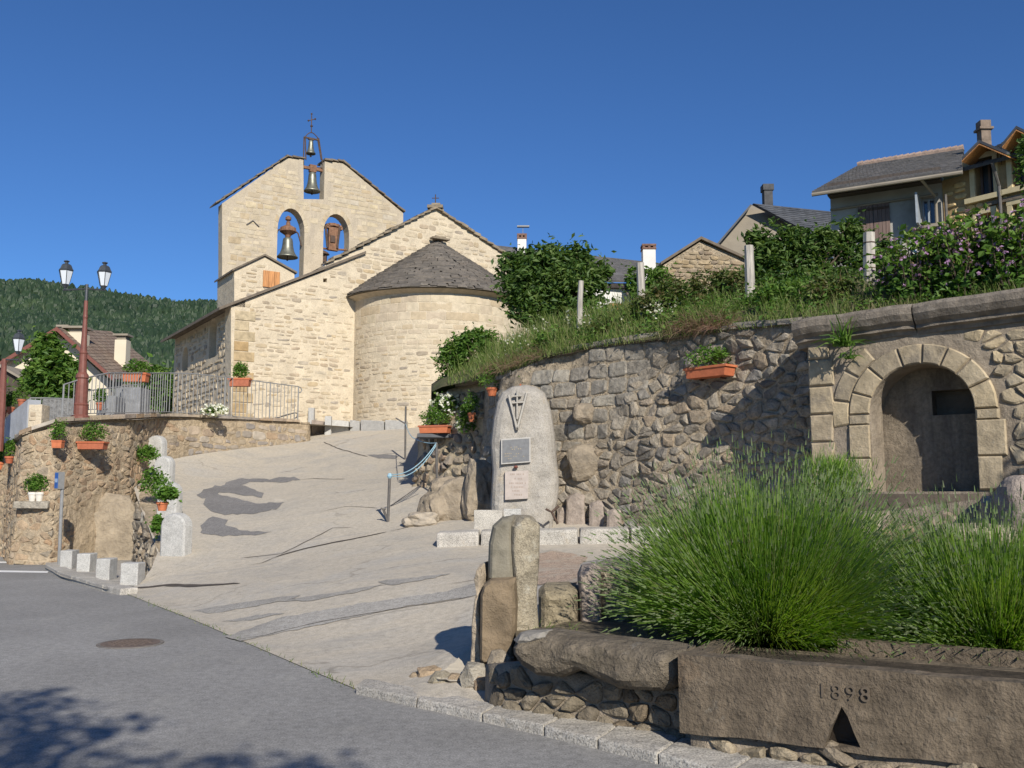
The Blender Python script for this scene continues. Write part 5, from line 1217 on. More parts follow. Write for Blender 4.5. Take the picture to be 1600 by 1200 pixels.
wo_ = [(0, 3.5), (uR_, 3.5), (uR_, zt0 + .1), (0, zt0 + .1)]
mb = MB(); prism(mb, HG, wo_, [win], .4, 0, 1.0); obj('wall', mb, render_gr, hs)
m = MB(); prism(m, Plane(HG.S(0, 0, 0), (-HG.n.x * -1, -HG.n.y * -1)) if False else HG.off(-.4), [(0, 3.5), (.35, 3.5), (.35, zt0), (0, zt0)], [], 7, 0); obj('side_wall', m, render_gr, hs)
m = MB(); w = [(p[0], p[1]) for p in win]; prism(m, HG, w, [], .03, -.2); o = obj('window', m, wglass, hs)
m = MB(); cxw = (w[0][0] + w[2][0]) / 2; lo, hi = w[0][1], w[1][1]
for u_ in (w[0][0] + .03, cxw, w[2][0] - .03): m.box(HG.S(u_, (lo + hi) / 2, -.17), (.06, .06, hi - lo), math.atan2(HG.du.y, HG.du.x))
for z_ in (lo + .03, hi - .03): m.box(HG.S(cxw, z_, -.168), (w[2][0] - w[0][0], .05, .06), math.atan2(HG.du.y, HG.du.x))
obj('frame', m, shutgrey, o)
m = MB(); ah = math.atan2(HG.du.y, HG.du.x); q = HG.poly([(1436,358),(1466,356)]); m.box(HG.S((q[0][0] + q[1][0]) / 2, q[0][1], .08), (q[1][0] - q[0][0] + .15, .3, .08), ah); obj('sill', m, render_tan, hs)
# open shutter (edge-on), dark shadow side
m = MB(); q = g_(1438, 332); m.box(HG.S(q[0] - .02, (lo + hi) / 2, .28), (.05, .55, hi - lo), ah); obj('shutter', m, shutgrey, hs, label='grey shutter standing open at right angles')
sh = HG.poly([(1342,375),(1342,322),(1391,313),(1391,372)])
for side, (a, b) in enumerate([(1342, 1365), (1366, 1391)]):
    so_ = None; n_p = 4
    ua_, ub_ = g_(a, 345)[0], g_(b, 345)[0]; z0_, z1_ = g_(1366, 372)[1] - .1, g_(1366, 318)[1]
    shh = None
    for k in range(n_p):
        w_ = (ub_ - ua_) / n_p; m = MB(); m.box(HG.S(ua_ + w_ * (k + .5), (z0_ + z1_) / 2, .035), (w_ * .93, .04, z1_ - z0_), ah)
        if shh is None: shh = obj('shutter', m, shut_br, hs)
        else: obj('plank', m, shut_br, shh)
    m = MB(); m.box(HG.S((ua_ + ub_) / 2, z1_ - .15, .065), (ub_ - ua_, .02, .06), ah); obj('hinge_strap', m, iron, shh)
m = MB(); c = g_(1297, 329); d = g_(1470, 300); m.tube([HG.S(0, c[1], .05), HG.S(uR_ - .1, c[1] + .02, .05)], .03, 6); obj('cable_pipe', m, render_tan, hs)
du = HG.du
E0 = at(1269, 303, 23.45); LR = 6.0; E1 = E0 + du * (uR_ + .8); Rg0 = at(1340, 262, 27.4); Rg1 = Rg0 + du * (uR_ + .2)
slateroof('roof', E0, E1, Rg1, Rg0, 22, 34, slate_gr, hs, .05, 3)
m = MB(); m.hexa(quadslab([Rg0, Rg1, Rg1 - HG.n * 4 - Z * 1.9, Rg0 - HG.n * 4 - Z * 1.9], .05)); obj('rear_roof', m, slate_gr, hs)
m = MB()
for k in range(18): a, b = Rg0.lerp(Rg1, k / 18), Rg0.lerp(Rg1, (k + 1.05) / 18); m.tube([a + Z * .07, b + Z * .09], [.09, .1], 6)
obj('ridge_tiles', m, stone_mat('pinkish_ridge', [(.42,.30,.23), (.36,.27,.22)], 5), hs)
m = MB(); m.tube([E0 - Z * .03 + HG.n * .03, E1 - Z * .03 + HG.n * .03], .05, 8); obj('gutter', m, render_tan, hs)
m = MB(); q0 = HG.S(uR_ - .1, zt0 - .3, .5); m.tube([E1 - du * .9 - Z * .05, HG.S(uR_ - .15, zt0 - .55, .12), HG.S(uR_ - .15, 4, .12)], .035, 8); obj('downpipe', m, render_tan, hs)
m = MB(); prism(m, HG, [(0, zt0 - .2), (uR_, zt0 - .2), (uR_, zt0 + .12), (0, zt0 + .12)], [], .3, .35); 
obj('shade_dark_soffit', m, wood_mat('eave_shade_wood', (.07,.055,.045)), hs)  # board coloured dark to paint in the shadow band under the eave
# honey stone house with dormers
YP = Plane(HG.S(uR_, 0, .02), (.62, -.785)); y_ = YP.uv; ys = thing('stone_house', 'honey-coloured stone house with gabled dormer windows at the top right', 'house', YP.S(1, 5))
ztop = y_(1500, 275)[1]
def rect(a, b, t, bt_): p = y_(a, (t + bt_) / 2)[0]; q = y_(b, (t + bt_) / 2)[0]; mid_ = (a + b) / 2; return [(p, y_(mid_, bt_)[1]), (q, y_(mid_, bt_)[1]), (q, y_(mid_, t)[1]), (p, y_(mid_, t)[1])]
d1, d2, w1_, w2_ = rect(1524, 1553, 247, 306), rect(1582, 1604, 232, 292), rect(1527, 1551, 334, 368), rect(1584, 1606, 318, 354)
uE = y_(1720, 300)[0]; zdt = y_(1540, 236)[1]
yo = [(0, 3.5), (uE, 3.5), (uE, ztop), (d2[1][0] + .25, ztop), (d2[1][0] + .25, d2[2][1] + .05), (d2[0][0] - .25, d2[2][1] + .05), (d2[0][0] - .25, ztop), (d1[1][0] + .2, ztop), (d1[1][0] + .2, d1[2][1] + .05), (d1[0][0] - .3, d1[2][1] + .05), (d1[0][0] - .3, ztop), (0, ztop)]
mb = MB(); prism(mb, YP, yo, [d1, w1_, d2, w2_], .45, 0, .8); yw = obj('wall', mb, yellow_mo, ys)
def oky(u, v): return inside((u, v), yo) and edist((u, v), yo) > .03 and not any(inside((u, v), w) or edist((u, v), w) < .14 for w in (d1, d2, w1_, w2_))
lay(yw, courses((0, 4, uE, 12), .13, .19, .16, .34, .035, .02, 101), YP.S, .045, yellow_st, oky, 25, 200, 5, .5)
ay = math.atan2(YP.du.y, YP.du.x)
for w in (d1, d2, w1_, w2_):
    m = MB(); prism(m, YP, w, [], .03, -.3); wn = obj('window', m, wglass, ys); lo, hi = w[0][1], w[2][1]; cxw = (w[0][0] + w[1][0]) / 2
    m = MB()
    for u_ in (w[0][0] + .03, cxw, w[1][0] - .03): m.box(YP.S(u_, (lo + hi) / 2, -.26), (.05, .05, hi - lo), ay)
    obj('frame', m, shut_br, wn)
    m = MB()
    for u_ in (w[0][0] - .06, w[1][0] + .06): m.box(YP.S(u_, (lo + hi) / 2, .02), (.11, .08, hi - lo), ay)
    m.box(YP.S(cxw, hi + .06, .024), (w[1][0] - w[0][0] + .25, .08, .12), ay); m.box(YP.S(cxw, lo - .07, .06), (w[1][0] - w[0][0] + .45, .16, .12), ay); obj('surround', m, cream_tr, wn)
m = MB(); zc_ = y_(1560, 316)[1]; m.box(YP.S(uE / 2 + .5, zc_, .03), (uE - 1.1, .1, .09), ay); obj('string_course', m, verge_dk, ys)
def gable_roof(w, pxl, pyl, pxa, pya, pxr, pyr, nm):
    L_ = YP.S(*y_(pxl, pyl), .55); A_ = YP.S(*y_(pxa, pya), .55); R_ = YP.S(*y_(pxr, pyr), .55); L0, A0, R0 = [YP.S(*y_(*p), 0) for p in ((pxl, pyl), (pxa, pya), (pxr, pyr))]; back = -YP.n * 3.0
    f_p = lambda p, e: p + YP.n * e
    L_, A_, R_ = [YP.S(*y_(a, b, .5), .5) for a, b in ((pxl, pyl), (pxa, pya), (pxr, pyr))]
    m = MB()
    for a, b in ((L_, A_), (A_, R_)): m.hexa([a, b, b + back, a + back] + [p + Z * .07 for p in (a, b, b + back, a + back)])
    o = obj('dormer_roof', m, slate_dk, ys)
    m = MB()
    for a, b in ((L_, A_), (A_, R_)): m.hexa([a - Z * .02 + YP.n * .012, b - Z * .02 + YP.n * .012, b - Z * .02 - YP.n * .5, a - Z * .02 - YP.n * .5][::1] + [p - Z * .05 for p in (a + YP.n * .012, b + YP.n * .012, b - YP.n * .5, a - YP.n * .5)])
    obj('timber_verge', m, orangew, o)
    u1_, u2_ = y_(pxl, pyl)[0] + .35, y_(pxr, pyr)[0] - .3; za_ = y_(pxa, pya)[1] - .35; m = MB(); prism(m, YP, [(w[0][0] - .25, w[2][1] + .02), (w[1][0] + .25, w[2][1] + .02), ((w[0][0] + w[1][0]) / 2, za_ + .15)], [], .4, .0); obj('dormer_gable', m, render_tan, ys)
gable_roof(d1, 1503, 250, 1530, 223, 1573, 241, 1); gable_roof(d2, 1566, 228, 1588, 201, 1632, 222, 2)
Ea, Eb = YP.S(-.3, ztop + .02, .22), YP.S(uE, ztop + .02, .22); bk_ = -YP.n * 4.5 + Z * 2.0
slateroof('roof', Ea, Eb, Eb + bk_, Ea + bk_, 16, 24, slate_dk, ys, .06, 5)
m = MB(); q = at(1538, 222, YP.S(*y_(1538, 222)).y + 2.4); zt_ = at(1538, 197, q.y).z; m.box((q.x, q.y, (q.z + zt_) / 2 - .5), (.25, .25, zt_ - q.z + 1.2)); m.box((q.x, q.y, zt_ - .10), (.36, .36, .06)); m.box((q.x, q.y, zt_ + .02), (.27, .27, .2)); obj('chimney', m, stone_mat('brown_chimney', [(.22,.17,.13)], 6), ys)
m = MB(); q = y_(1563, 260); m.tube([YP.S(*q, .4), YP.S(q[0], q[1] - .5, .12), YP.S(q[0], 4.5, .12)], .04, 8); obj('downpipe', m, darkst, ys)
m = MB(); q = y_(1478, 330); m.tube([YP.S(.12, ztop - .4, .1), YP.S(.12, 4.5, .1)], .035, 8); obj('downpipe', m, darkst, ys)
m = MB(); q = YP.S(*y_(1560, 215), -1.5); m.tube([q, q + Vector((.1, 0, .45))], .02, 5); m.tube([q + Vector((-.3, 0, .5)), q + Vector((.5, 0, .25))], .02, 5); obj('roof_aerial', m, iron, ys)
# house behind with dark slate roof
DP_ = Plane(at(1173, 322, 32), (1, .0)); h2 = thing('gabled_house', 'tan gabled house with blue-black slate roof and dark square chimney', 'house', at(1190, 420, 32)); d_ = DP_.uv
go = DP_.poly([(1085,460),(1085,428),(1173,319),(1300,386),(1300,460)]); mb = MB(); prism(mb, DP_, go, [], .4, 0, 1.0); obj('gable_wall', mb, render_tan, h2)
A = at(1175, 320.5, 31.6); B = at(1310, 392, 31.6); dv = Vector((.952, .305, 0)) * 11; slateroof('roof', B, B + dv, A + dv, A, 20, 36, slate_dk, h2, .08, 6)
C_ = at(1080, 432, 31.6); dv2 = Vector((0, 7, 0)); m = MB(); m.hexa(quadslab([C_, A, A + dv2, C_ + dv2], .06)); obj('left_roof', m, slate_dk, h2)
q = at(1199.5, 322, 33.2); zt_ = at(1199, 291, 33.2).z; m = MB(); m.box((q.x, q.y, (q.z + zt_) / 2 - .4), (.30, .32, zt_ - q.z + .8)); m.box((q.x, q.y, zt_ - .08), (.38, .4, .22)); obj('chimney', m, stone_mat('dark_chimney', [(.09,.09,.092)], 6), h2)
# rubble gable barn
RP = Plane(at(1035, 412, 26.5), (1, .08)); b_ = RP.uv; rb = thing('stone_barn', 'small rubble stone gable with thin dark roof verges, left of the tan gabled house', 'barn', at(1095, 440, 27))
bo2 = RP.poly([(1036,480),(1036,414),(1094,377),(1165,406),(1200,425),(1200,480)]); mb = MB(); prism(mb, RP, bo2, [], .4, 0, .6); bw_ = obj('gable_wall', mb, rub_mo, rb)
lay(bw_, courses((b_(1036, 440)[0], b_(1036, 480)[1], b_(1200, 440)[0], b_(1094, 376)[1]), .07, .15, .12, .38, .022, .022, 111), RP.S, .03, stone_mat('barn_stone', [(.32,.25,.16), (.26,.20,.14), (.40,.32,.21), (.36,.27,.16), (.22,.18,.14)], 6, .6, 1.15, .7, .03), lambda u, v: inside((u, v), bo2) and edist((u, v), bo2) > .05, 26, 220, 5, .5)
for a, b in (((1031, 415), (1094, 375)), ((1203, 424), (1094, 375))): roofslab('roof', RP, b_(*a), b_(*b), 5, .12, .08, verge_dk, rb, Vector((0, 1, 0)))
# long white house in the back
WP = Plane(at(870, 436, 40), (1, .10)); w_f = WP.uv; wh = thing('white_house', 'long white house under a grey slate roof with orange wooden shutters', 'house', at(960, 520, 40))
ze = w_f(985, 444)[1]; mb = MB(); wo2 = [(w_f(760, 470)[0], 3.8), (w_f(1030, 470)[0], 3.8), (w_f(1030, 470)[0], ze), (w_f(760, 470)[0], ze)]
wn_ = WP.poly([(953,502),(953,475),(972,475),(972,502)]); prism(mb, WP, wo2, [wn_], .4, 0, 1.5); obj('wall', mb, render_wh, wh)
for a, b in ((952.5, 962), (963.2, 972.5)):
    m = MB(); p0, p1 = w_f(a, 488)[0], w_f(b, 488)[0]; m.box(WP.S((p0 + p1) / 2, w_f(962, 488)[1], -.02), (p1 - p0, .05, w_f(962, 474)[1] - w_f(962, 502)[1]), math.atan2(WP.du.y, WP.du.x)); obj('shutter', m, orangew, wh)
m = MB(); m.box(WP.S(w_f(962, 505)[0], w_f(962, 504)[1], .06), (.7, .2, .08)); obj('sill', m, render_wh, wh)
A = WP.S(w_f(760, 440)[0], ze, .3); B = WP.S(w_f(1030, 440)[0], ze, .3); D = at(775, 386, 43.5); C = at(1035, 414, 44.3); slateroof('roof', A, B, C, D, 26, 60, slate_gr, wh, .08, 7)
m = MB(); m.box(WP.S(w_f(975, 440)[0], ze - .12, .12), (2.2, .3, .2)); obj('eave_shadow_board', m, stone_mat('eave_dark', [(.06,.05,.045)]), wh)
m = MB(); q = WP.S(w_f(990, 462)[0], w_f(990, 462)[1], .3); m.hexa([q + Vector(v) for v in ((-.4,-.4,-.1),(1.2,-.4,-.1),(1.2,.6,.35),(-.4,.6,.35),(-.4,-.4,-.03),(1.2,-.4,-.03),(1.2,.6,.42),(-.4,.6,.42))]); obj('porch_roof', m, verge_dk, wh)
chim_cap = stone_mat('brown_chimney_cap', [(.20,.12,.09)], 8)
def chim(px, yb, yt, w, Y, label, mat, parent=None, pots=True):
    q = at(px, yb, Y); zt_ = at(px, yt, Y).z; ww = w / F * Y; t_ = parent; m = MB(); hb = zt_ - q.z
    m.box((q.x, q.y, q.z + hb * .4 - .3), (ww, ww, hb * .8 + .6)); o = obj('chimney', m, mat, t_)
    m = MB(); m.box((q.x, q.y, q.z + hb * .84), (ww * 1.12, ww * 1.12, .07))
    for sx in (-1, 0, 1):
        for sy in (-1, 1): m.box((q.x + sx * ww * .42, q.y + sy * ww * .42, q.z + hb * .9), (.1, .1, hb * .16))
    m.box((q.x, q.y, zt_), (ww * 1.12, ww * 1.12, .08)); obj('cap', m, chim_cap, o); return o
chim(1013.5, 418, 385, 20, 38.5, '', render_wh, wh); chim(815.5, 403, 368, 14, 43, '', render_wh, wh)
m = MB(); q = at(817, 368, 43); m.tube([q, at(817, 352, 43)], .015, 5); a = at(808, 355, 43); b = at(827, 353, 43); m.box((a + b) / 2, ((b - a).length, .2, .06)); obj('aerial', m, steel, wh)
# ------------------------------------------------------------------ village house on the left
vp = Plane(at(5, 568, 46), (1, .05)); v_ = vp.uv; vh = thing('village_house', 'cream village house with brown tiled roof and three square chimneys', 'house', at(100, 640, 46))
vo_ = vp.poly([(4,700),(4,569),(88,520),(169,593),(169,700)]); mb = MB(); prism(mb, vp, vo_, [], .4, 0, 1.5); obj('gable_wall', mb, render_cr, vh)
m = MB(); A_ = vp.S(*v_(169, 700), 0); A_.z = 0; dvr = Vector((.35, .94, 0)) * 8; m.hexa([A_, A_ + dvr, A_ + dvr - Vector((.3, 0, 0)), A_ - Vector((.3, 0, 0))] + [p + Z * (v_(169, 593)[1] - .05) for p in (A_, A_ + dvr, A_ + dvr - Vector((.3, 0, 0)), A_ - Vector((.3, 0, 0)))]); obj('side_wall', m, render_tan, vh)  # shade of this side painted in with a darker render than the gable
Aq = at(88, 514, 45.5); Bq = at(176, 595, 45.5); Cq = at(256, 588, 53); Dq = at(172, 519, 52)
slateroof('roof', Bq, Cq, Dq, Aq, 16, 26, brown_roof, vh, .07, 8)
m = MB(); m.hexa(quadslab([at(0, 568, 45.5), Aq, Dq, at(70, 560, 54)], .06)); obj('left_roof', m, brown_roof, vh)
for a, b in (((0, 571), (88, 517)), ((178, 597), (88, 517))):
    m = MB(); p, q = at(*a, 45.4), at(*b, 45.4); m.hexa([p, q, q + Vector((0, .1, 0)), p + Vector((0, .1, 0)), p + Z * .2, q + Z * .2, q + Vector((0, .1, .2)), p + Vector((0, .1, .2))]); obj('verge_board', m, rust, vh)
for px, yb, yt, w, Y in ((100, 540, 512, 15, 49), (119, 566, 515, 27, 46.5), (191, 556, 526, 18, 48.5)):
    q = at(px, yb, Y); zt_ = at(px, yt, Y).z; ww = w / F * Y; m = MB(); m.box((q.x, q.y, (q.z + zt_) / 2 - .4), (ww, ww, zt_ - q.z + .4)); o = obj('chimney', m, render_cr, vh)
    m = MB(); m.box((q.x, q.y, zt_ - .1), (ww * .8, ww * .8, .2)); m.box((q.x, q.y, zt_ + .05), (ww * 1.3, ww * 1.3, .1)); obj('cap', m, render_tan, o)
gh = thing('garage', 'low brown building with a sloping roof behind the left parapet', 'garage', at(25, 640, 40)); gp = Plane(at(0, 600, 40), (1, .1)); m = MB(); prism(m, gp, gp.poly([(-60,700),(-60,590),(2,572),(62,612),(62,700)]), [], 3, 0); obj('wall', m, stone_mat('brown_wall', [(.085,.07,.055)], 3), gh)
m = MB(); p, q = at(-5, 571, 39.8), at(66, 612, 39.8); m.hexa([p, q, q + Vector((0, 4, 0)), p + Vector((0, 4, 0))] + [x + Z * .1 for x in (p, q, q + Vector((0, 4, 0)), p + Vector((0, 4, 0)))]); obj('roof', m, render_tan, gh)
# ------------------------------------------------------------------ parapet, pier, railings
pp_ = pwpts([(-150,23.5,720,0), (0,24.2,660,0), (44,23.0,624,0)]); pb = [at(-150,735,23.4), at(0,694,24.1), at(46,672,22.9)]; pp_ = [(p[0], p[1], b.z - .05, p[3]) for p, b in zip(pp_, pb)]; pp_ = [(-46.0, 27.3, pp_[0][2], pp_[0][3])] + pp_
PW = PathWall(pp_, .02, 61); mb = MB(); PW.body(mb, .3, .3); tag(obj('parapet_wall', mb, bluegrey), 'smooth blue-grey parapet sloping up at the left edge, pots on its top', 'parapet')
pr_ = thing('stone_pier', 'cream stone pier at the right end of the blue-grey parapet', 'pier', at(56, 690, 22.6)); q0, q1 = at(45, 632, 22.5), at(66, 632, 22.5)
o = block('core', [(q0.x, 22.5), (q1.x, 22.5), (q1.x, 22.9), (q0.x, 22.9)], at(55, 680, 22.5).z, q0.z, church_mo, pr_, .02, .01, 1); PP = Plane(Vector((q0.x, 22.5, 0)), (1, 0)); W0 = q1.x - q0.x
lay(pr_, courses((0, at(55, 680, 22.5).z, W0, q0.z), .09, .14, .12, .25, .02, .008, 121), PP.S, .015, church_st, lambda u, v: 0 <= u <= W0 and v < q0.z - .02, 27, 20, 3, .3, False)
def railing(name, label, pts, spacing, mat, group=None, post=.022, bar=.009, rail=.018, lowrail=.08):
    """pts: (px, y_top, y_bottom, Y)"""
    P = [(at(a, t, Y), at(a, b, Y)) for a, t, b, Y in pts]; P = [(Vector((b.x, b.y, t.z)), b) for t, b in P]; r = thing(name, label, 'railing', P[0][1]); 
    m = MB(); m.tube([p[0] for p in P], rail, 8); obj('top_rail', m, mat, r)
    m = MB(); m.tube([p[1] + Z * lowrail for p in P], rail * .7, 6); obj('bottom_rail', m, mat, r)
    L_ = [0]
    for a, b in zip(P, P[1:]): L_.append(L_[-1] + (b[1] - a[1]).length)
    um = MB(); um.tube([Vector((0, 0, 0)), Vector((0, 0, 1))], 1, 6); ume = mesh_of('bar', um)
    n_ = int(L_[-1] / spacing)
    for k in range(n_ + 1):
        s_ = L_[-1] * k / n_; i = 0
        while i < len(L_) - 2 and L_[i + 1] < s_: i += 1
        t = (s_ - L_[i]) / (L_[i + 1] - L_[i]); tp = P[i][0].lerp(P[i + 1][0], t); bt_ = P[i][1].lerp(P[i + 1][1], t)
        big_ = k % 12 == 0 or k == n_; o = obj('post' if big_ else 'bar', ume, mat, r); o.location = Vector((tp.x, tp.y, bt_.z - .03 if big_ else bt_.z + lowrail)); o.scale = (post if big_ else bar,) * 2 + (tp.z - bt_.z - (0 if big_ else lowrail) + (.03 if big_ else 0),)
    return r, P
rl, P = railing('iron_railing', 'tall grey metal railing on the terrace wall carrying two red planters', [(97,601,655,22.4),(128,591,652,23.0),(165,583,650,24.0),(262,583,648,27.9),(302,584,650,28.9),(372,592,655,30.6),(465,604,662,32.9)], .165, steel, bar=.012)
m = MB(); e = P[-1][0]; f = (P[-1][1] - P[-2][1]).normalized(); m.tube([e, e + f * .12 - Z * .04, e + f * .16 - Z * .12, e + f * .1 - Z * .2, e - Z * .2], .018, 8); obj('end_loop', m, steel, rl)
railing('low_railing', 'low grey railing between the stone pier and the lamp post', [(45,622,664,24.5),(70,622,662,24.5),(96,623,660,24.3)], .13, steel, bar=.012)
railing('far_railing', 'pale grey railing standing inside the churchyard behind the tall one', [(125,612,645,27.5),(218,600,640,31.0)], .11, steel, bar=.012)
# grey tomb slabs seen through the railing
for k, (a, b, yt, yb, Y, lb) in enumerate([(64, 112, 622, 655, 27, 'speckled grey stone block behind the low railing'), (180, 218, 605, 648, 30, 'upright grey slab behind the tall railing below the left planter'), (150, 178, 618, 650, 29, 'low grey tomb slab behind the railing beside a pink flower')]):
    q, w = at(a, yb, Y), at(b, yb, Y); zt_ = at(a, yt, Y).z; o = block('tomb_slab', [(q.x, Y), (w.x, Y), (w.x, Y + .8), (q.x, Y + .8)], q.z - .4, zt_, stone_mat('speckled_grey', [(.24,.235,.225)], 9, .5, 1.2, .8, .04) if k == 0 else stone_mat('tomb_grey', [(.24,.245,.255)], 5), None, .03, .02 if k == 0 else .004, 2); tag(o, lb, 'stone slab')
# ------------------------------------------------------------------ lamps, signs, posts
def lantern(parent, c, s=1.0):
    c = Vector(c); m = MB(); m.lathe(c, [(.05*s, -.10*s), (.07*s, -.06*s), (.11*s, 0)], 6); m.lathe(c + Z * .40 * s, [(.215*s, 0), (.225*s, .03*s), (.20*s, .05*s), (.15*s, .17*s), (.10*s, .21*s), (.06*s, .22*s), (.05*s, .27*s), (.09*s, .29*s), (.085*s, .31*s), (.02*s, .33*s)], 6)
    for k in range(6): a = math.pi / 3 * k; d = Vector((math.cos(a), math.sin(a), 0)); m.tube([c + d * .11 * s, c + d * .205 * s + Z * .4 * s], .010 * s, 4)
    o = obj('lantern', m, lantern_m, parent); m = MB(); m.lathe(c + Z * .003, [(.104*s, 0), (.197*s, .39*s)], 6); obj('glass', m, glass, o, label='pale translucent lantern glass'); return o
b_ = at(122, 654, 22.9); lp_ = thing('street_lamp', 'double-headed street lamp with red-brown fluted post and dark lanterns', 'street lamp', b_)
zt_ = at(130, 470, 22.9).z; top = at(130, 452, 22.9); bx_ = Vector((b_.x + .05, b_.y, 0)); H_ = zt_ - b_.z
m = MB(); m.lathe((bx_.x, bx_.y, b_.z - .05), [(.21, 0), (.21, .10), (.17, .14), (.165, .35), (.18, .38), (.15, .42), (.135, .9), (.125, 1.0), (.15, 1.03), (.14, 1.10), (.095, 1.16), (.085, 1.6), (.10, 1.63), (.075, 1.68), (.05, H_ - .4), (.06, H_ - .35), (.05, H_ - .3), (.045, H_ + .05)], 14); obj('post', m, rust, lp_)
m = MB(); zc2 = top.z; m.tube([Vector((bx_.x, bx_.y, zt_ - .05)), Vector((bx_.x, bx_.y, zc2 + .12))], .04, 8); xl, xr = at(102, 450, 22.9).x, at(162, 450, 22.9).x
m.tube([Vector((xl - .05, bx_.y, zc2 - .02)), Vector((bx_.x, bx_.y, zc2 + .01)), Vector((xr + .05, bx_.y, zc2 - .02))], .022, 6); m.tube([Vector((xl, bx_.y, zc2 + .0)), Vector((xl, bx_.y, zc2 + .08))], .03, 6); m.tube([Vector((xr, bx_.y, zc2 + .0)), Vector((xr, bx_.y, zc2 + .08))], .03, 6)
obj('cross_arm', m, lantern_m, lp_); lantern(lp_, (xl, bx_.y, zc2 + .12), .82); lantern(lp_, (xr, bx_.y, zc2 + .08), .82)
q = at(2, 640, 23); l2 = thing('street_lamp', 'second street lamp at the left edge with one dark lantern on a side arm', 'street lamp', q); m = MB(); zt_ = at(2, 562, 23).z; m.lathe((q.x, q.y, q.z - 1), [(.1, 0), (.09, 1.3), (.06, zt_ - q.z + .9), (.05, zt_ - q.z + 1.02)], 10); obj('post', m, rust, l2)
m = MB(); m.tube([Vector((q.x, q.y, zt_)), Vector((at(29, 560, 23).x, q.y, zt_))], .02, 6); obj('cross_arm', m, lantern_m, l2); lantern(l2, (at(28, 552, 23).x, q.y, at(28, 549, 23).z), .72)
b_ = atz(92, 886, .05); sg = thing('sign_post', 'thin grey post with a small blue and white panel seen edge-on', 'sign', b_); zt_ = at(93, 736, b_.y).z; tl_ = at(97, 736, b_.y)
m = MB(); m.tube([b_, Vector((tl_.x + .02, b_.y, zt_ - .02))], .035, 10); obj('pole', m, steel, sg); m = MB(); m.box((tl_.x - .03, b_.y - .03, zt_ - .2), (.16, .12, .36), -.5); pn = obj('panel', m, steel, sg)
m = MB(); 
m.box(Vector((tl_.x - .03, b_.y - .03, zt_ - .2)) + Matrix.Rotation(-.5, 3, 'Z') @ Vector((-.015, -.062, 0)), (.10, .012, .32), -.5)
obj('blue_field', m, blues, pn); m = MB(); m.box(Vector((tl_.x - .03, b_.y - .03, zt_ - .2)) + Matrix.Rotation(-.5, 3, 'Z') @ Vector((-.015, -.070, 0)), (.085, .006, .08), -.5); obj('white_field', m, stone_mat('pale_blue_field', [(.30,.40,.55)]), pn)
rp = thing('rope_barrier', 'rusty iron posts linked by a sagging pale blue rope beside the ramp', 'rope barrier', hit(606, 816))
P1 = hit(606, 816); t1_ = at(609, 741, P1.y); 
q2 = at(683, 758, 20.4); q2t = at(682, 692, 20.4); P3 = hit(633, 718); t3_ = at(634, 635, P3.y)
for a, b, w in ((P1 - Z * .05, t1_, .028), (q2 - Z * .1, q2t, .028), (P3, t3_, .028)): m = MB(); m.tube([a, b], w, 8); obj('post', m, darkst, rp)
def sag(a, b, s, n=12): return [a.lerp(b, k / n) - Z * s * 4 * (k / n) * (1 - k / n) for k in range(n + 1)]
m = MB(); m.tube(sag(t1_, q2t, .20), .011, 6); m.tube(sag(t1_ - Z * .02, q2t - Z * .04, .25), .010, 6); m.tube(sag(q2t, at(644, 683, 21.5), .05), .010, 6); m.tube(sag(at(644, 683, 21.8), t3_ - Z * .5, .05), .010, 6); m.lathe(t1_ - Z * .08, [(.03, 0), (.055, .04), (.03, .1)], 8); obj('rope', m, rope_m, rp)
m = MB(); m.tube([t3_ - Z * .55 + Vector((-.28, 0, .22)), t3_ - Z * .5], .02, 6); m.tube([hit(611, 792) + Z * .02, at(660, 756, 20.6)], .012, 5); m.tube([P1 + Z * .02, P1 + Vector((-.09, -.03, .26))], .025, 6); m.tube([P1 + Vector((-.14, -.03, .27)), P1 + Vector((-.04, -.03, .25))], .02, 6); obj('stay', m, darkst, rp)  # the long slanting rod stands in for a cast shadow line
w_pt = hit(641, 668); o = MB(); zt_ = at(641, 632, w_pt.y).z; o.box((w_pt.x, w_pt.y, (w_pt.z + zt_) / 2), (.22, .12, zt_ - w_pt.z)); tag(obj('wooden_post', o, wood_mat('brown_post_wood', (.30,.16,.09))), 'short reddish-brown wooden post before the apse', 'post')
# little granite posts and kerb slabs at the church foot
for (a, b, yt, yb, Y, lb) in [(481, 490, 637, 668, 34.3, 'taller white post at the foot of the church wall'), (507, 517, 650, 672, 34.2, 'shorter white post beside the entrance kerb of the church')]:
    q, w = at(a, yb, Y), at(b, yb, Y); zt_ = at(a, yt, Y).z; o = block('granite_post', [(q.x, Y), (w.x, Y), (w.x, Y + .2), (q.x, Y + .2)], q.z - .3, zt_, granite, None, .015, .004, 1); tag(o, lb, 'post', None)
kt = thing('church_kerb', 'pale slab kerb along the foot of the church wall', 'kerb', at(570, 672, 34.5))
for a, b, Ya, Yb in ((486, 507, 34.2, 34.6), (518, 545, 34.5, 34.9), (546, 562, 34.9, 34.7), (563, 600, 34.6, 34.0), (601, 636, 34.0, 33.6)):
    q, w = at(a + .5, 672, Ya), at(b - .5, 672, Yb); block('kerbstone', [(q.x, q.y), (w.x, w.y), (w.x + .02, w.y + .25), (q.x + .02, q.y + .25)], [G(q.x, q.y) - .3, G(w.x, w.y) - .3] * 2, [at(a, 656, Ya).z, at(b, 658, Yb).z, at(b, 658, Yb).z, at(a, 656, Ya).z], granite if a > 510 else pinkst_m, kt, .02, .006, 1)
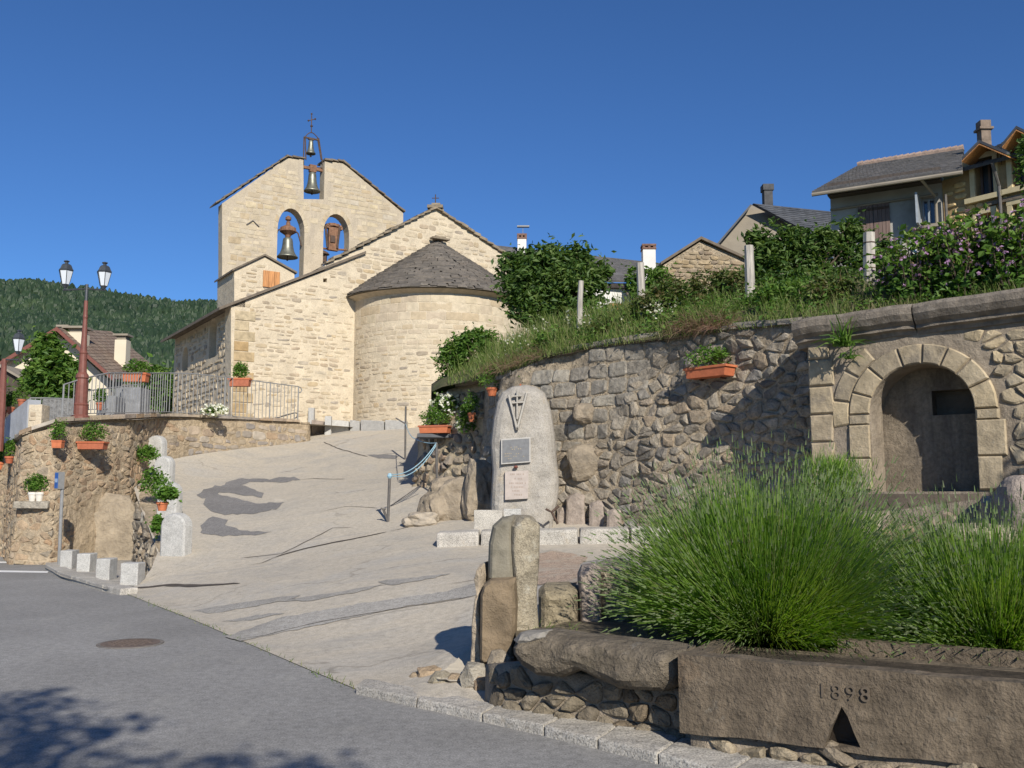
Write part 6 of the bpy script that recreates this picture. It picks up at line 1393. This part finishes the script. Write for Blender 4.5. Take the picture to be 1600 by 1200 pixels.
# garden posts
for px, yt, yb, k, r_, lb, ln in [(905,439,492,.9,.055,'weathered garden post among grass right of the dark tree',-3),(1003,411,472,1.0,.075,'tall grey wooden post in front of the white chimney',3),(1172,384,445,1.1,.085,'grey post left of the leafy hedge, below the tan gable',2),(1358,364,444,1.2,.10,'thick pale post in front of the brown shutters',0),(1411,374,452,1.15,.07,'slim pale post with a white tip beside the mauve flowers',-2)]:
    q = gpt(px, k + .3); q = at(px, yb, q.y); t = at(px - ln, yt, q.y); m = MB(); m.tube([q - Z * .4, q.lerp(t, .5), t], [r_ * 1.08, r_, r_ * .95], 8); o = obj('garden_post', m, greyw); tag(o, lb, 'post', None)
    if px > 1300:
        for f in (.3, .55, .8): mm = MB(); c = q.lerp(t, f); mm.lathe(c, [(r_ * 1.06, -.008), (r_ * 1.06, .008)], 8); obj('wire', mm, iron, o)
m = MB(); q = gpt(1440, 1.3); q = at(1438, 392, q.y); m.lathe(q, [(.02, .0), (.16, .04), (.20, .08)], 16); me_ = mesh_of('dish', m); me_.transform(Matrix.Translation(q) @ Matrix.Rotation(math.radians(75), 4, 'X') @ Matrix.Translation(-q)); tag(obj('disc', me_, plain('dull_disc', (.42,.43,.45), .5)), 'pale round disc hanging among the plants under the grey house window', 'disc')
# ------------------------------------------------------------------ planters
def foliage(name, c, r, n, s, mat, parent=None, seed=1, up=.5, shell=.35, fl=None, asp=.7):
    m = MB(); cloud(m, [(c[0] + dx * r[0], c[1] + dy * r[1], c[2] + dz * r[2], r[0] * k, r[1] * k, r[2] * k) for dx, dy, dz, k in [(0, 0, 0, .75), (-.5, 0, -.1, .55), (.5, 0, -.05, .55), (-.15, -.2, .35, .5), (.3, 0, .3, .45)]], n, s, seed, shell, up, asp=asp, jit=.4, gap=.72)
    o = obj(name, m, mat, parent, 'stuff' if parent else None); return o
SEED = [100]
def planter(px, py, w, h, Y, lab, box=True, pw=None, ph=None, fol=(1.25, 1.0), grp='terracotta planters', mat=terrac, rz=0.0, fmat=lf_ger, n=None, name=None):
    """centre of the pot's top edge at (px, py); w, h in pixels"""
    c = at(px, py, Y); W = w / F * Y; H = h / F * Y; D = min(.28, max(.16, W * .5)) if box else W; t = thing(name or ('planter' if box else 'flower_pot'), lab, 'planter' if box else 'flower pot', c - Z * H, grp)
    if box:
        M = Matrix.Rotation(rz, 4, 'Z'); m = MB(); b0, b1 = .92, 1.0; P = [M @ Vector((x * W / 2 * k, y * D / 2 * k, z)) + c for z, k in ((-H, b0), (0, b1)) for x, y in ((-1, -1), (1, -1), (1, 1), (-1, 1))]; m.hexa(P); o = obj('box', m, mat, t)
        m = MB(); m.box(c - Z * H * .12, (W * 1.05, D * 1.1, H * .2), rz); obj('rim', m, mat, t)
    else:
        m = MB(); m.lathe(c - Z * H, [(W * .33, 0), (W * .45, H * .72), (W * .52, H * .73), (W * .52, H), (W * .44, H), (W * .42, H * .85)], 16); o = obj('pot', m, mat, t)
    SEED[0] += 1; rr = (W * fol[0] / 2, max(D * .6, W * fol[0] * .28), H * fol[1] * .8)
    foliage('plant', (c.x, c.y, c.z + H * fol[1] * .55), rr, n or int(420 + W * 700), .05 * max(.8, Y / 24), fmat, t, SEED[0]); return t
def wally(px, py):                       # depth at which a pixel ray meets the terrace wall
    d = ray(px, py); t = 15.0
    S_l = [TW.S(TW.len * k / 600, 1.9) for k in range(601)]
    while t < 40:
        p = CAMP + d * t; q = min(S_l, key=lambda s: (s.x - p.x) ** 2 + (s.y - p.y) ** 2)
        if p.y > q.y: break
        t += .05
    return p.y
def onw(W, px, z, h): u = uat(W, px, z); return W.S(u, z, h)
planter(145, 690, 42, 12, wally(145, 692) - .16, 'long terracotta planter on the ochre wall, right of the small square one', fol=(1.1, 2.2))
planter(91, 688, 16, 12, wally(91, 690) - .14, 'small square terracotta planter on the wall just left of the long one', fol=(1.8, 2.3))
planter(15, 713, 14, 11, wally(15, 716) - .12, 'small terracotta pot high on the wall at the left, below the grey parapet', False, fol=(1.8, 2.2))
planter(0, 722, 14, 12, wally(0, 725) - .12, 'terracotta pot cut by the left edge, lower of the wall pots', False, fol=(1.6, 2.2))
sy_ = wally(48, 785) - .22
sh_ = thing('stone_shelf', 'grey stone slab shelf sticking out of the terrace wall', 'shelf', at(47, 792, sy_)); q, w = at(21, 783, sy_), at(76, 783, sy_); block('slab', [(q.x, sy_), (w.x, sy_ - .05), (w.x, sy_ + .5), (q.x, sy_ + .5)], q.z - .16, q.z - .0, greyr_st, sh_, .02, .02, 2)
for k, (px, lb) in enumerate([(51, 'cream pot at the left end of the stone shelf'), (62, 'cream pot at the right end of the stone shelf')]): planter(px, 769, 13, 14, sy_ + .1, lb, False, fol=(2.4, 1.7), mat=whitepot, grp=None)
for px, py, lb in [(5, 641, 'leftmost terracotta pot on the sloping grey parapet'), (17, 636, 'middle terracotta pot on the sloping grey parapet'), (34, 624, 'upper terracotta pot at the high end of the grey parapet')]: planter(px, py, 12, 11, 23.9, lb, False, fol=(1.9, 2.0), fmat=lf_mid)
planter(213, 583, 37, 14, 26.2, 'orange-red planter hung on the tall railing nearer the lamp', fol=(1.15, 1.3))
planter(375, 591, 33, 13, 30.5, 'orange-red planter hung on the tall railing in front of the church', fol=(.8, 1.6))
planter(156, 629, 11, 12, 27.5, 'small terracotta pot behind the railing bars', False, fol=(2.0, 1.6), fmat=lf_mid, grp=None)
planter(254, 784, 18, 14, 18.9, 'terracotta pot hooked beside the second round-topped stone', False, fol=(2.2, 2.2))
for px, py, rx, rz_, Y, lb in [(229, 709, 20, 17, 25.2, 'leafy green plant spilling beside the topmost round-topped stone'), (239, 752, 20, 30, 22.2, 'large leafy plant between the white stone and the terracotta pot'), (247, 820, 10, 17, 18.6, 'small leafy plant left of the nearest round-topped stone'), (262, 772, 17, 14, 18.8, 'bright leaves over the hooked terracotta pot')]:
    c = at(px, py, Y); SEED[0] += 1; gt_ = thing('geranium', lb, 'plant', c - Z * .3); foliage('leaves', c, (rx / F * Y, .25, rz_ / F * Y), 700, .07, lf_ger, gt_, SEED[0])
planter(680, 665, 48, 12, 20.9, 'long terracotta planter on a slab jutting from the low garden wall', fol=(1.1, 2.0), rz=-.25)
q, w = at(652, 679, 20.8), at(712, 672, 20.9); sl = block('stone_bracket', [(q.x, 20.75), (w.x, 20.9), (w.x, 21.5), (q.x, 21.4)], q.z - .06, q.z + .02, slate_dk, None, .01, .01, 1); tag(sl, 'dark thin slab carrying the long planter on the garden wall', 'shelf')
planter(769, 606, 18, 13, 18.9, 'terracotta pot at the top left shoulder of the standing stone', False, fol=(2.6, 2.0))
planter(737, 645, 12, 14, 20.0, 'small dark terracotta pot in the shadow left of the standing stone', False, fol=(2.4, 2.0))
planter(833, 601, 40, 12, 18.0, 'terracotta planter half hidden behind the top of the standing stone', fol=(1.15, 1.8))
u = uat(RW, 1112, 2.6); sp = RW.S(u, 2.6, .28); planter(1109, 573, 78, 17, sp.y, 'large terracotta planter mounted high on the rubble retaining wall', fol=(1.05, 1.6), rz=math.atan2(RW.at_(u)[1].x, -RW.at_(u)[1].y) * 1.0, n=900)
m = MB(); rd_ = RW.at_(u)[1]; tv = Vector((-rd_.y, rd_.x, 0)); c = at(1109, 592, sp.y); 
for s_ in (-.2, .2): m.tube([c + tv * s_, c + tv * s_ - rd_ * .4], .015, 5)
tag(obj('planter_bracket', m, iron), 'iron bracket under the large planter on the retaining wall', 'bracket')
# flowers
def flowers(mb, c, r, n, s, seed):
    rg = random.Random(seed)
    for i in range(n):
        d = Vector((rg.gauss(0, 1), rg.gauss(0, 1), rg.gauss(0, 1))).normalized(); p = Vector((c[0] + d.x * r[0], c[1] + d.y * r[1] - abs(d.y) * .0, c[2] + d.z * r[2])) * 1.0
        for k in range(4): leaf(mb, p + Vector((rg.gauss(0, s * .3), rg.gauss(0, s * .3), rg.gauss(0, s * .3))), s, rg, .2, asp=.9)
def flowering(px, py, rx, rz_, Y, lb, nleaf, nfl, fm, fs=.05, lm=lf_mid, ls=.06, name='flowering_plant', ry=None):
    c = at(px, py, Y); SEED[0] += 1; t = thing(name, lb, 'plant', c - Z * rz_ / F * Y); R3 = (rx / F * Y, ry or rx / F * Y * .7, rz_ / F * Y); foliage('leaves', c, R3, nleaf, ls, lm, t, SEED[0]); m = MB(); flowers(m, c, [x * 1.0 for x in R3], nfl, fs, SEED[0]); obj('blossom', m, fm, t, 'stuff'); return t
flowering(336, 641, 19, 8, 28.9, 'white flowering plant on top of the terrace wall', 500, 55, lf_white, .09)
flowering(695, 632, 24, 18, 21.0, 'white flowering trailing plant on the low garden wall', 700, 48, lf_white, .07)
flowering(728, 655, 16, 30, 20.3, 'straggly plant with few white flowers between the two garden wall pots', 600, 14, lf_white, .06)
# ------------------------------------------------------------------ trees and shrubs
lf_bram = leaf_mat('bramble_leaf', [(.04,.075,.015), (.07,.115,.025), (.11,.14,.04), (.16,.13,.06)])
def tree(name, lab, cat, base, blobs, n, s, mat, seed, trunk=.09, limbs=5, shell=.3, asp=.5, grp=None):
    t = thing(name, lab, cat, base, grp); base = Vector(base); rg = random.Random(seed); m = MB(); cen = Vector((sum(b[0] for b in blobs) / len(blobs), sum(b[1] for b in blobs) / len(blobs), sum(b[2] for b in blobs) / len(blobs)))
    m.tube([base - Z * .2, base.lerp(cen, .45) + Vector((.05, 0, 0)), cen], [trunk, trunk * .8, trunk * .45], 8); 
    for b in blobs:
        c = Vector(b[:3]); s0 = base.lerp(cen, rg.uniform(.3, .8)); m.tube([s0, s0.lerp(c, .5) + Vector((rg.uniform(-.1, .1), rg.uniform(-.1, .1), .1)), c + Vector((0, 0, b[5] * .6))], [trunk * .45, trunk * .3, trunk * .1], 6)
        for k in range(3): d = Vector((rg.gauss(0, 1), rg.gauss(0, 1), rg.gauss(0, 1))).normalized(); m.tube([c, c + Vector((d.x * b[3], d.y * b[4], d.z * b[5])) * .85], [trunk * .16, trunk * .06], 5)
    obj('trunk', m, bark, t); m = MB(); cloud(m, blobs, n, s, seed, shell, .5, asp=asp); obj('crown', m, mat, t); return t
def blobs(lst, Y, dy=.8):
    out = []
    for px, py, rx, rz_, o in lst: c = at(px, py, Y + o); out.append((c.x, c.y, c.z, rx / F * Y, rx / F * Y * dy, rz_ / F * Y))
    return out
tree('walnut_tree', 'dark bushy tree standing on the garden bank right of the apse', 'tree', at(872, 520, 25.5), blobs([(865,440,55,42,0),(820,450,42,42,-.3),(915,450,38,40,.2),(850,405,40,24,.2),(895,405,34,26,.3),(800,420,24,28,0),(835,490,38,22,-.4),(885,485,40,24,0),(940,430,18,24,.3)], 25.5), 9500, .17, lf_dark, 11, .12)
tree('round_shrub', 'rounded green shrub at the left end of the garden bank, before the apse', 'shrub', at(735, 600, 22.6), blobs([(735,555,42,34,0),(705,560,26,28,-.2),(765,545,28,28,.2),(740,530,30,18,.1),(720,585,30,14,0)], 22.6), 5000, .11, lf_mid, 12, .06)
tree('garden_tree', 'leafy green tree in front of the cream village house, left', 'tree', at(78, 660, 33), blobs([(80,578,38,38,0),(58,592,24,30,0),(104,585,24,32,.3),(74,543,22,22,.2),(88,620,32,24,0)], 33), 5200, .22, lf_mid, 13, .14, asp=.5)
tree('vine_hedge', 'leafy vine hedge on the garden bank in front of the grey house', 'hedge', at(1280, 470, 18.6), blobs([(1210,395,38,40,0),(1195,420,30,34,0),(1255,400,38,44,.1),(1300,405,38,42,.2),(1240,372,26,18,0),(1335,385,26,36,.1),(1180,372,20,14,0),(1330,355,18,16,0),(1365,420,40,28,-.1),(1385,395,22,28,0),(1290,370,22,16,0),(1230,440,50,18,0),(1310,440,50,18,0)], 18.6), 10500, .12, lf_dark, 14, .06, shell=.3)
tree('ivy_shrub', 'green climbing shrub around the tall grey post', 'shrub', at(1010, 490, 20), blobs([(1022,440,30,24,0),(990,440,12,26,0),(1040,460,30,24,0),(1012,475,30,24,0)], 20), 2600, .10, lf_mid, 15, .04)
tree('bramble_bush', 'tangled bramble on the bank between the two grey posts', 'bush', at(1085, 500, 17.4), blobs([(1050,462,40,30,0),(1110,448,40,28,.2),(1145,465,34,34,0),(1085,485,46,26,-.2),(1020,482,40,26,-.1),(1150,435,24,20,.1)], 17.4), 6500, .085, lf_bram, 16, .04, shell=.2)
tree('hanging_bush', 'bright feathery bush hanging over the wall top near the post', 'bush', at(1180, 505, 15.9), blobs([(1185,480,46,24,0),(1160,495,26,18,-.1),(1220,478,34,20,0)], 15.9), 3200, .07, lf_mid, 18, .03, shell=.1, asp=.25)
def mallow(px0, px1, yb, yt, Y, lb, nst, seed):
    rg = random.Random(seed); c = at((px0 + px1) / 2, yb, Y); t = thing('mallow_bush', lb, 'bush', c, 'tall mauve mallow bushes'); lm, fm, st = MB(), MB(), MB(); wd = (px1 - px0) / F * Y
    for i in range(nst):
        u = rg.uniform(-.5, .5); b = c + Vector((u * wd, rg.uniform(-.5, .6), -.1)); Hh = (yb - yt) / F * Y * (1 - .5 * abs(u)) * rg.uniform(.6, 1.05); d = Vector((rg.gauss(0, .10) + u * .2, rg.gauss(0, .1), 1)).normalized(); tp = b + d * Hh; st.tube([b, b.lerp(tp, .5) + Vector((rg.gauss(0, .03), 0, 0)), tp], [.012, .009, .004], 4, False)
        for k in range(int(44 * Hh)):
            f = rg.random(); p = b.lerp(tp, f) + Vector((rg.gauss(0, .10), rg.gauss(0, .10), rg.gauss(0, .04))) * (1.3 - f * .7)
            if f > .45 and rg.random() < .16:
                for _ in range(3): leaf(fm, p + Vector((rg.gauss(0, .012), rg.gauss(0, .012), rg.gauss(0, .012))), .055, rg, .1, asp=.9)
            else: leaf(lm, p, rg.uniform(.06, .13), rg, .5, asp=.7, r=min(1, max(0, f * .8 + rg.gauss(0, .2))))
    obj('stems', st, bark, t, 'stuff'); obj('leaves', lm, lf_mid, t, 'stuff'); obj('blossom', fm, lf_pink, t, 'stuff')
mallow(1400, 1500, 482, 322, 13.4, 'tall mauve-flowered mallow bush in front of the house window, left one', 75, 31)
mallow(1480, 1570, 474, 312, 13.0, 'mauve mallow bush in front of the honey stone house, middle one', 75, 32)
mallow(1550, 1680, 466, 300, 12.5, 'dense dark mallow bush at the right edge above the cornice', 90, 33)
tree('leafy_branch_tree', 'dark leafy tree leaning in at the top right edge', 'tree', at(1640, 470, 14.2), blobs([(1625,260,34,40,0),(1612,225,22,20,0),(1640,330,40,50,0),(1610,410,26,40,0),(1590,440,20,26,0)], 14.2), 3200, .09, lf_dark, 19, .07)
for px, py, rx, rz_, mt_, n_l, lb in [(1225,462,40,22,lf_mid,1500,'light green low shrub on the bank below the vine hedge, left part'), (1300,452,34,22,lf_bram,1300,'brownish-green low shrub on the bank left of the thick pale post'), (960,512,40,16,lf_bram,1300,'small tangled shrub on the bank under the orange shutters'), (880,528,44,16,lf_mid,1300,'low leafy plants at the foot of the dark bushy tree'), (1450,468,44,20,lf_mid,1500,'bright green leafy plants at the foot of the left mallow bush')]:
    Y_ = gpt(px, .9).y; tree('low_shrub', lb, 'shrub', at(px, py + rz_, Y_), blobs([(px,py,rx,rz_,0),(px-rx*.6,py+4,rx*.5,rz_*.8,-.2),(px+rx*.6,py+2,rx*.5,rz_*.8,.1)], Y_), n_l, .09, mt_, int(px), .02, shell=.1)
# weeds at the fountain and the small rosemary
def tuft(name, lb, cat, c, n, L, w, spread, mat, seed, droop=.5, up=1.0, seg=3):
    rg = random.Random(seed); m = MB()
    for i in range(n): a = rg.uniform(0, 6.283); s_ = abs(rg.gauss(0, spread)); blade(m, Vector(c) + Vector((rg.gauss(0, .05), rg.gauss(0, .04), 0)), Vector((math.cos(a) * s_, math.sin(a) * s_, up)).normalized(), L * rg.uniform(.5, 1.1), w * rg.uniform(.6, 1.3), rg, droop, seg)
    return tag(obj(name, m, mat), lb, cat)
q = FP.S(*f_(1330, 545), .3); tuft('fern', 'green weed growing out of the cornice end of the fountain', 'weed', q, 60, .42, .035, 1.1, lf_mid, 3, 1.4)
q = FP.S(*f_(1332, 548), .14); tuft('fern', 'small trailing weed under the fountain cornice', 'weed', q + Z * -.12, 24, .25, .03, 1.0, lf_mid, 4, 2.5)
c = at(1305, 800, 9.6); rs = thing('rosemary_bush', 'small feathery shrub on woody stems behind the lavender, left of the niche', 'shrub', c); m = MB(); rg = random.Random(9)
for i in range(14): m.tube([c + Vector((rg.gauss(0, .05), 0, -.3)), c + Vector((rg.gauss(0, .14), rg.gauss(0, .1), .05)), c + Vector((rg.gauss(0, .18), rg.gauss(0, .1), .3))], [.016, .012, .006], 5)
obj('stems', m, bark, rs); m = MB()
for i in range(1300):
    b = c + Vector((rg.gauss(0, .15), rg.gauss(0, .12), rg.uniform(.12, .48))); blade(m, b, Vector((rg.gauss(0, .35), rg.gauss(0, .35), 1)).normalized(), rg.uniform(.08, .18), .008, rg, .1, 2)
obj('leaves', m, lf_lav, rs, 'stuff')
# lavender
def lavender(lb, root, n, L, tilt, seed, sx=1.0, bias=(0, 0), flat=1.0, maxang=1.42):
    rg = random.Random(seed); root = Vector(root); t = thing('lavender_bush', lb, 'bush', root, 'lavender bushes'); st, tp, lf, dd_ = MB(), MB(), MB(), MB()
    for i in range(n):
        a = rg.uniform(0, 2 * math.pi); th = maxang * rg.random() ** .62; d = Vector((math.sin(th) * math.cos(a) * sx + bias[0], math.sin(th) * math.sin(a) + bias[1], math.cos(th) * flat + .12)).normalized()
        b = root + Vector((math.cos(a), math.sin(a), 0)) * rg.random() ** .5 * .34; cl = mn.noise(d * 2.6 + root) ; ll = L * rg.uniform(.72, .96) * (1 - .16 * (th / maxang)) * (1 + .15 * cl); r_ = min(1, max(0, .5 + cl * .8 + rg.gauss(0, .25)))
        e, dd = blade(st, b + d * ll * rg.uniform(.05, .35), d, ll * .7, rg.uniform(.003, .0055), rg, rg.uniform(-.25, .35) + .35 * (th / maxang) ** 2, 4, r_, 1)
        if rg.random() < .03: blade(dd_, b + d * ll * .5, d, ll * .55, .006, rg, .1, 3)
        if rg.random() < .5: blade(tp, e, dd, rg.uniform(.03, .07), rg.uniform(.009, .014), rg, 0, 2)
        for k in range(2):
            f = rg.uniform(.2, .75); p = b + d * ll * f; blade(lf, p, (d + Vector((rg.gauss(0, .25), rg.gauss(0, .25), rg.gauss(0, .2)))).normalized(), rg.uniform(.08, .2), rg.uniform(.005, .009), rg, .2, 2, min(1, max(0, f * .9 + rg.gauss(0, .15))))
    obj('stems', st, lf_lav, t, 'stuff'); obj('tips', tp, lf_lavt, t, 'stuff'); obj('leaves', lf, lf_lav, t, 'stuff'); obj('dead_stalks', dd_, lf_dry, t, 'stuff')
lavender('large dome-shaped green lavender bush overhanging the trough in the middle foreground', (1.98, 7.55, .42), 17000, 1.40, 0, 41, .74, (-.01, -.08), 1.0, 1.36)
lavender('green lavender bush at the right edge arching over the trough', (3.5, 7.05, .40), 15000, 1.12, 0, 42, .95, (-.02, -.10), .95, 1.38)
# grass on the bank
rg = random.Random(77); gs, gd, gr_ = MB(), MB(), MB()
for i in range(15000):
    px = rg.uniform(700, 1600) if rg.random() < .75 else rg.uniform(760, 1150); k = rg.random() ** 1.3 * 2.3; p = gpt(px, k); dn = mn.noise(Vector((p.x * 1.1, p.y * 1.1, 4)))
    if dn < -.25 and rg.random() < .7: continue
    L_ = rg.uniform(.10, .30) * (1.35 if px < 1010 and k > .3 else 1.0) * (1 + dn); d = Vector((rg.gauss(-.05, .3), rg.gauss(-.1, .3), 1)).normalized(); dry = (1330 < px < 1430 and rg.random() < .7) or rg.random() < .08
    blade(gd if dry else gs, p - Z * .03, d, L_, rg.uniform(.008, .017) * p.y / 16, rg, rg.uniform(.2, 1.0), 3)
tg = obj('grass', gs, lf_grass, None, 'stuff'); obj('dry_grass', gd, lf_dry, None, 'stuff')
for i in range(1500):      # reddish stems hanging over the wall
    px = rg.gauss(1092, 22) if i % 3 else rg.uniform(760, 850); p = gpt(max(700, px), rg.uniform(0, .5)); d = Vector((rg.gauss(-.1, .5), -abs(rg.gauss(.5, .3)), rg.uniform(-.1, .8))).normalized(); blade(gr_, p + Vector((0, -.06, .02)), d, rg.uniform(.15, .55), .009, rg, 1.6, 4)
obj('dry_stems', gr_, lf_red, None, 'stuff')
# broad-leaf clumps along the bank
m = MB(); rg = random.Random(55)
for i in range(150):
    px = rg.uniform(880, 1590); p = gpt(px, rg.uniform(.1, 2.0)); s_ = rg.uniform(.10, .28)
    for k in range(38): leaf(m, p + Vector((rg.gauss(0, s_), rg.gauss(0, s_), abs(rg.gauss(0, s_ * .8)))), rg.uniform(.04, .09), rg, .6, asp=.6)
obj('ground_cover', m, lf_mid, None, 'stuff')
m = MB()
for px, n_, w_ in [(1030, 30, .9), (810, 14, .7), (900, 10, 1.2)]:
    for i in range(n_):
        p = gpt(px + rg.gauss(0, 25), rg.uniform(.2, 1.4))
        for k in range(3): leaf(m, p + Vector((rg.gauss(0, .02), 0, rg.uniform(.2, .4))), .05, rg, .3, asp=.9)
obj('wild_flowers', m, leaf_mat('cream_umbel', [(.62,.60,.50), (.55,.55,.42)]), None, 'stuff')
# weeds along kerbs and bed
m = MB()
for i in range(500):
    j = rg.choice(range(len(edge) - 1)); a, b = edge[j], edge[j + 1]; 
    if mn.noise(Vector((j * 3.1, i * .01, 0))) < 0: continue
    p = a.lerp(b, rg.random()) + Vector((rg.gauss(0, .03), rg.gauss(0, .03), 0)); blade(m, p, Vector((rg.gauss(0, .5), rg.gauss(0, .5), 1)).normalized(), rg.uniform(.02, .06), .008, rg, .6, 2)
for i in range(900):
    p = Vector((rg.uniform(.1, 3.5), rg.uniform(6.9, 8.4), .52)); 
    if mn.noise(p * 2) < .1: continue
    blade(m, p, Vector((rg.gauss(0, .7), rg.gauss(0, .7), 1)).normalized(), rg.uniform(.03, .1), .008, rg, .6, 2)
obj('weeds', m, lf_grass, None, 'stuff')
# ------------------------------------------------------------------ far hill with forest
RIDGE = [(-900,412),(-400,426),(-100,444),(0,449),(60,451),(120,461),(200,472),(280,481),(345,479),(430,482),(520,500),(640,590),(720,680),(800,740),(2200,745)]
def ridge(px):
    for a, b in zip(RIDGE, RIDGE[1:]):
        if px <= b[0]: t = (px - a[0]) / (b[0] - a[0]); return a[1] + (b[1] - a[1]) * t
    return 745
xs = list(range(-900, 1300, 22)); hv = []; hf = []; ks = [0, .1, .2, .3, .4, .5, .6, .7, .8, .9, 1.0, 1.15]
def hp(px, k):
    ry = ridge(px); Y = 95 + 520 * k ** 1.15; yb_ = 700 + 40 * 0; y = yb_ + (ry - yb_) * min(1, k) ** .62 if ry < 700 else ry + (1 - min(1, k)) * 0
    p = at(px, y, Y); return p + Z * (5 * k * mn.noise(Vector((p.x * .012, p.y * .012, 0))) - (60 * (k - 1) if k > 1 else 0))
for x in xs:
    for k in ks: hv.append(hp(x, k))
n_ = len(ks); mb = MB(); mb.add(hv, [(i * n_ + j, (i + 1) * n_ + j, (i + 1) * n_ + j + 1, i * n_ + j + 1) for i in range(len(xs) - 1) for j in range(n_ - 1)], .5); struct('hill', mb, hill_m, True)
rg = random.Random(3); m = MB(); cnt = 0
while cnt < 11000:
    px = rg.uniform(-160, 520) if cnt % 8 else rg.uniform(-900, 700); k = rg.random() ** .8; 
    if ridge(px) > 690: continue
    p = hp(px, k); cl = mn.noise(Vector((p.x * .03, p.y * .03, 7)))
    if k < .16 + .1 * cl: continue
    if k < .34 and cl < .12: continue
    H = rg.uniform(4.2, 7.5) * (.55 + .45 * k); W = H * rg.uniform(.24, .4); n6 = 5; ph = rg.random() * 6; bc = min(1, max(0, .35 + cl * .6 + rg.gauss(0, .2))); prof_ = [(.75, -.1), (1.0, .15), (.8, .42), (.45, .72), (.12, 1.0)] if rg.random() < .5 else [(.7, -.1), (1.05, .25), (1.0, .55), (.6, .85), (.1, 1.0)]
    vs_ = []
    for r_, z_ in prof_:
        for q in range(n6): a = ph + 6.283 * q / n6; j = rg.uniform(.7, 1.3); vs_.append((p.x + W * r_ * j * math.cos(a), p.y + W * r_ * j * math.sin(a), p.z + H * z_))
    m.add(vs_, [(i * n6 + q, i * n6 + (q + 1) % n6, (i + 1) * n6 + (q + 1) % n6, (i + 1) * n6 + q) for i in range(4) for q in range(n6)], bc); cnt += 1
obj('forest', m, lf_hill, None, 'stuff')
# shrubs in the valley below the hill, seen past the houses
tree('valley_tree', 'bright green bush between the village house and the church', 'bush', at(240, 640, 44), blobs([(240,600,26,30,0),(222,618,20,24,0),(258,625,16,26,0)], 44), 2200, .3, lf_mid, 24, .1)
# the trees behind the viewer whose shadows reach the road and the fountain
def shadetree(name, lab, pts, base, seed, leafs, size, rad=.45):
    """limbs and leaf masses at the points that shade the given ground points"""
    t = thing(name, lab, 'tree', base, 'trees behind the viewer'); base = Vector(base); rg = random.Random(seed); m = MB(); lf = MB(); fork = base + Z * 3.2; m.tube([base - Z * .1, base + Z * 1.6 + Vector((.05, 0, 0)), fork], [.24, .19, .16], 10)
    for c, r_ in pts:
        c = Vector(c); mid_ = fork.lerp(c, .5) + Z * .5; m.tube([fork, mid_, c], [.10, .06, .025], 6)
        cloud(lf, [(c.x, c.y, c.z, r_[0], r_[1], r_[2])], int(leafs * r_[0] * r_[2]), size, rg.randint(1, 999), .2, .2)
    obj('trunk', m, bark, t); obj('crown', lf, lf_dark, t)
def shade_at(g, h): return Vector(g) + sdir * (h / sdir.z)
gsh = []
for px, py, h, r_ in [(20,1110,6.0,(.5,.5,.35)),(110,1145,6.0,(.55,.4,.2)),(190,1135,6.1,(.3,.3,.12)),(40,1180,6.0,(.7,.6,.3)),(-60,1150,6.2,(1,.8,.5)),(60,1240,5.8,(.8,.6,.3)),(260,1215,5.8,(.5,.4,.2)),(380,1210,5.8,(.5,.4,.2)),(480,1206,5.8,(.35,.3,.12)),(340,1300,5.8,(.9,.8,.5)),(80,1330,5.8,(1,.8,.5)),(60,1082,6.1,(.25,.25,.1))]:
    g = atz(px, py, 0); gsh.append((shade_at(g, h), r_))
shadetree('plane_tree', 'tree behind the viewer whose branches shade the near road', gsh, (-.9, -8.2, 0), 61, 700, .13)
ff = [(shade_at(FP.S(*f_(px, py)), h), r_) for px, py, h, r_ in [(1590,735,3.6,(.22,.3,.14)),(1615,760,3.6,(.4,.3,.25)),(1650,700,3.6,(.4,.3,.4)),(1570,755,3.6,(.14,.2,.07))]]
b3 = ff[2][0]; shadetree('garden_maple', 'tree right of the viewer, out of the frame, shading the fountain edge', ff, (b3.x + 1.2, b3.y - .8, 0), 62, 700, .10)

# rounded concrete blocks with dark gaps at the foot of the wall, far left
for k, (px, yt, yb, w, lb) in enumerate([(8, 840, 862, 26, 'rounded grey stone at the wall foot cut by the left edge'), (29, 846, 873, 20, 'rounded grey stone beside the dark gap at the wall foot, far left')]):
    c = atz(px, (yt + yb) / 2 + 6, .12); o = obj('footing_stone', rockmesh(c, (w / F * c.y * .55, .35, .2), 30 + k, 3, .15), kerb_gr); tag(o, lb, 'stone')
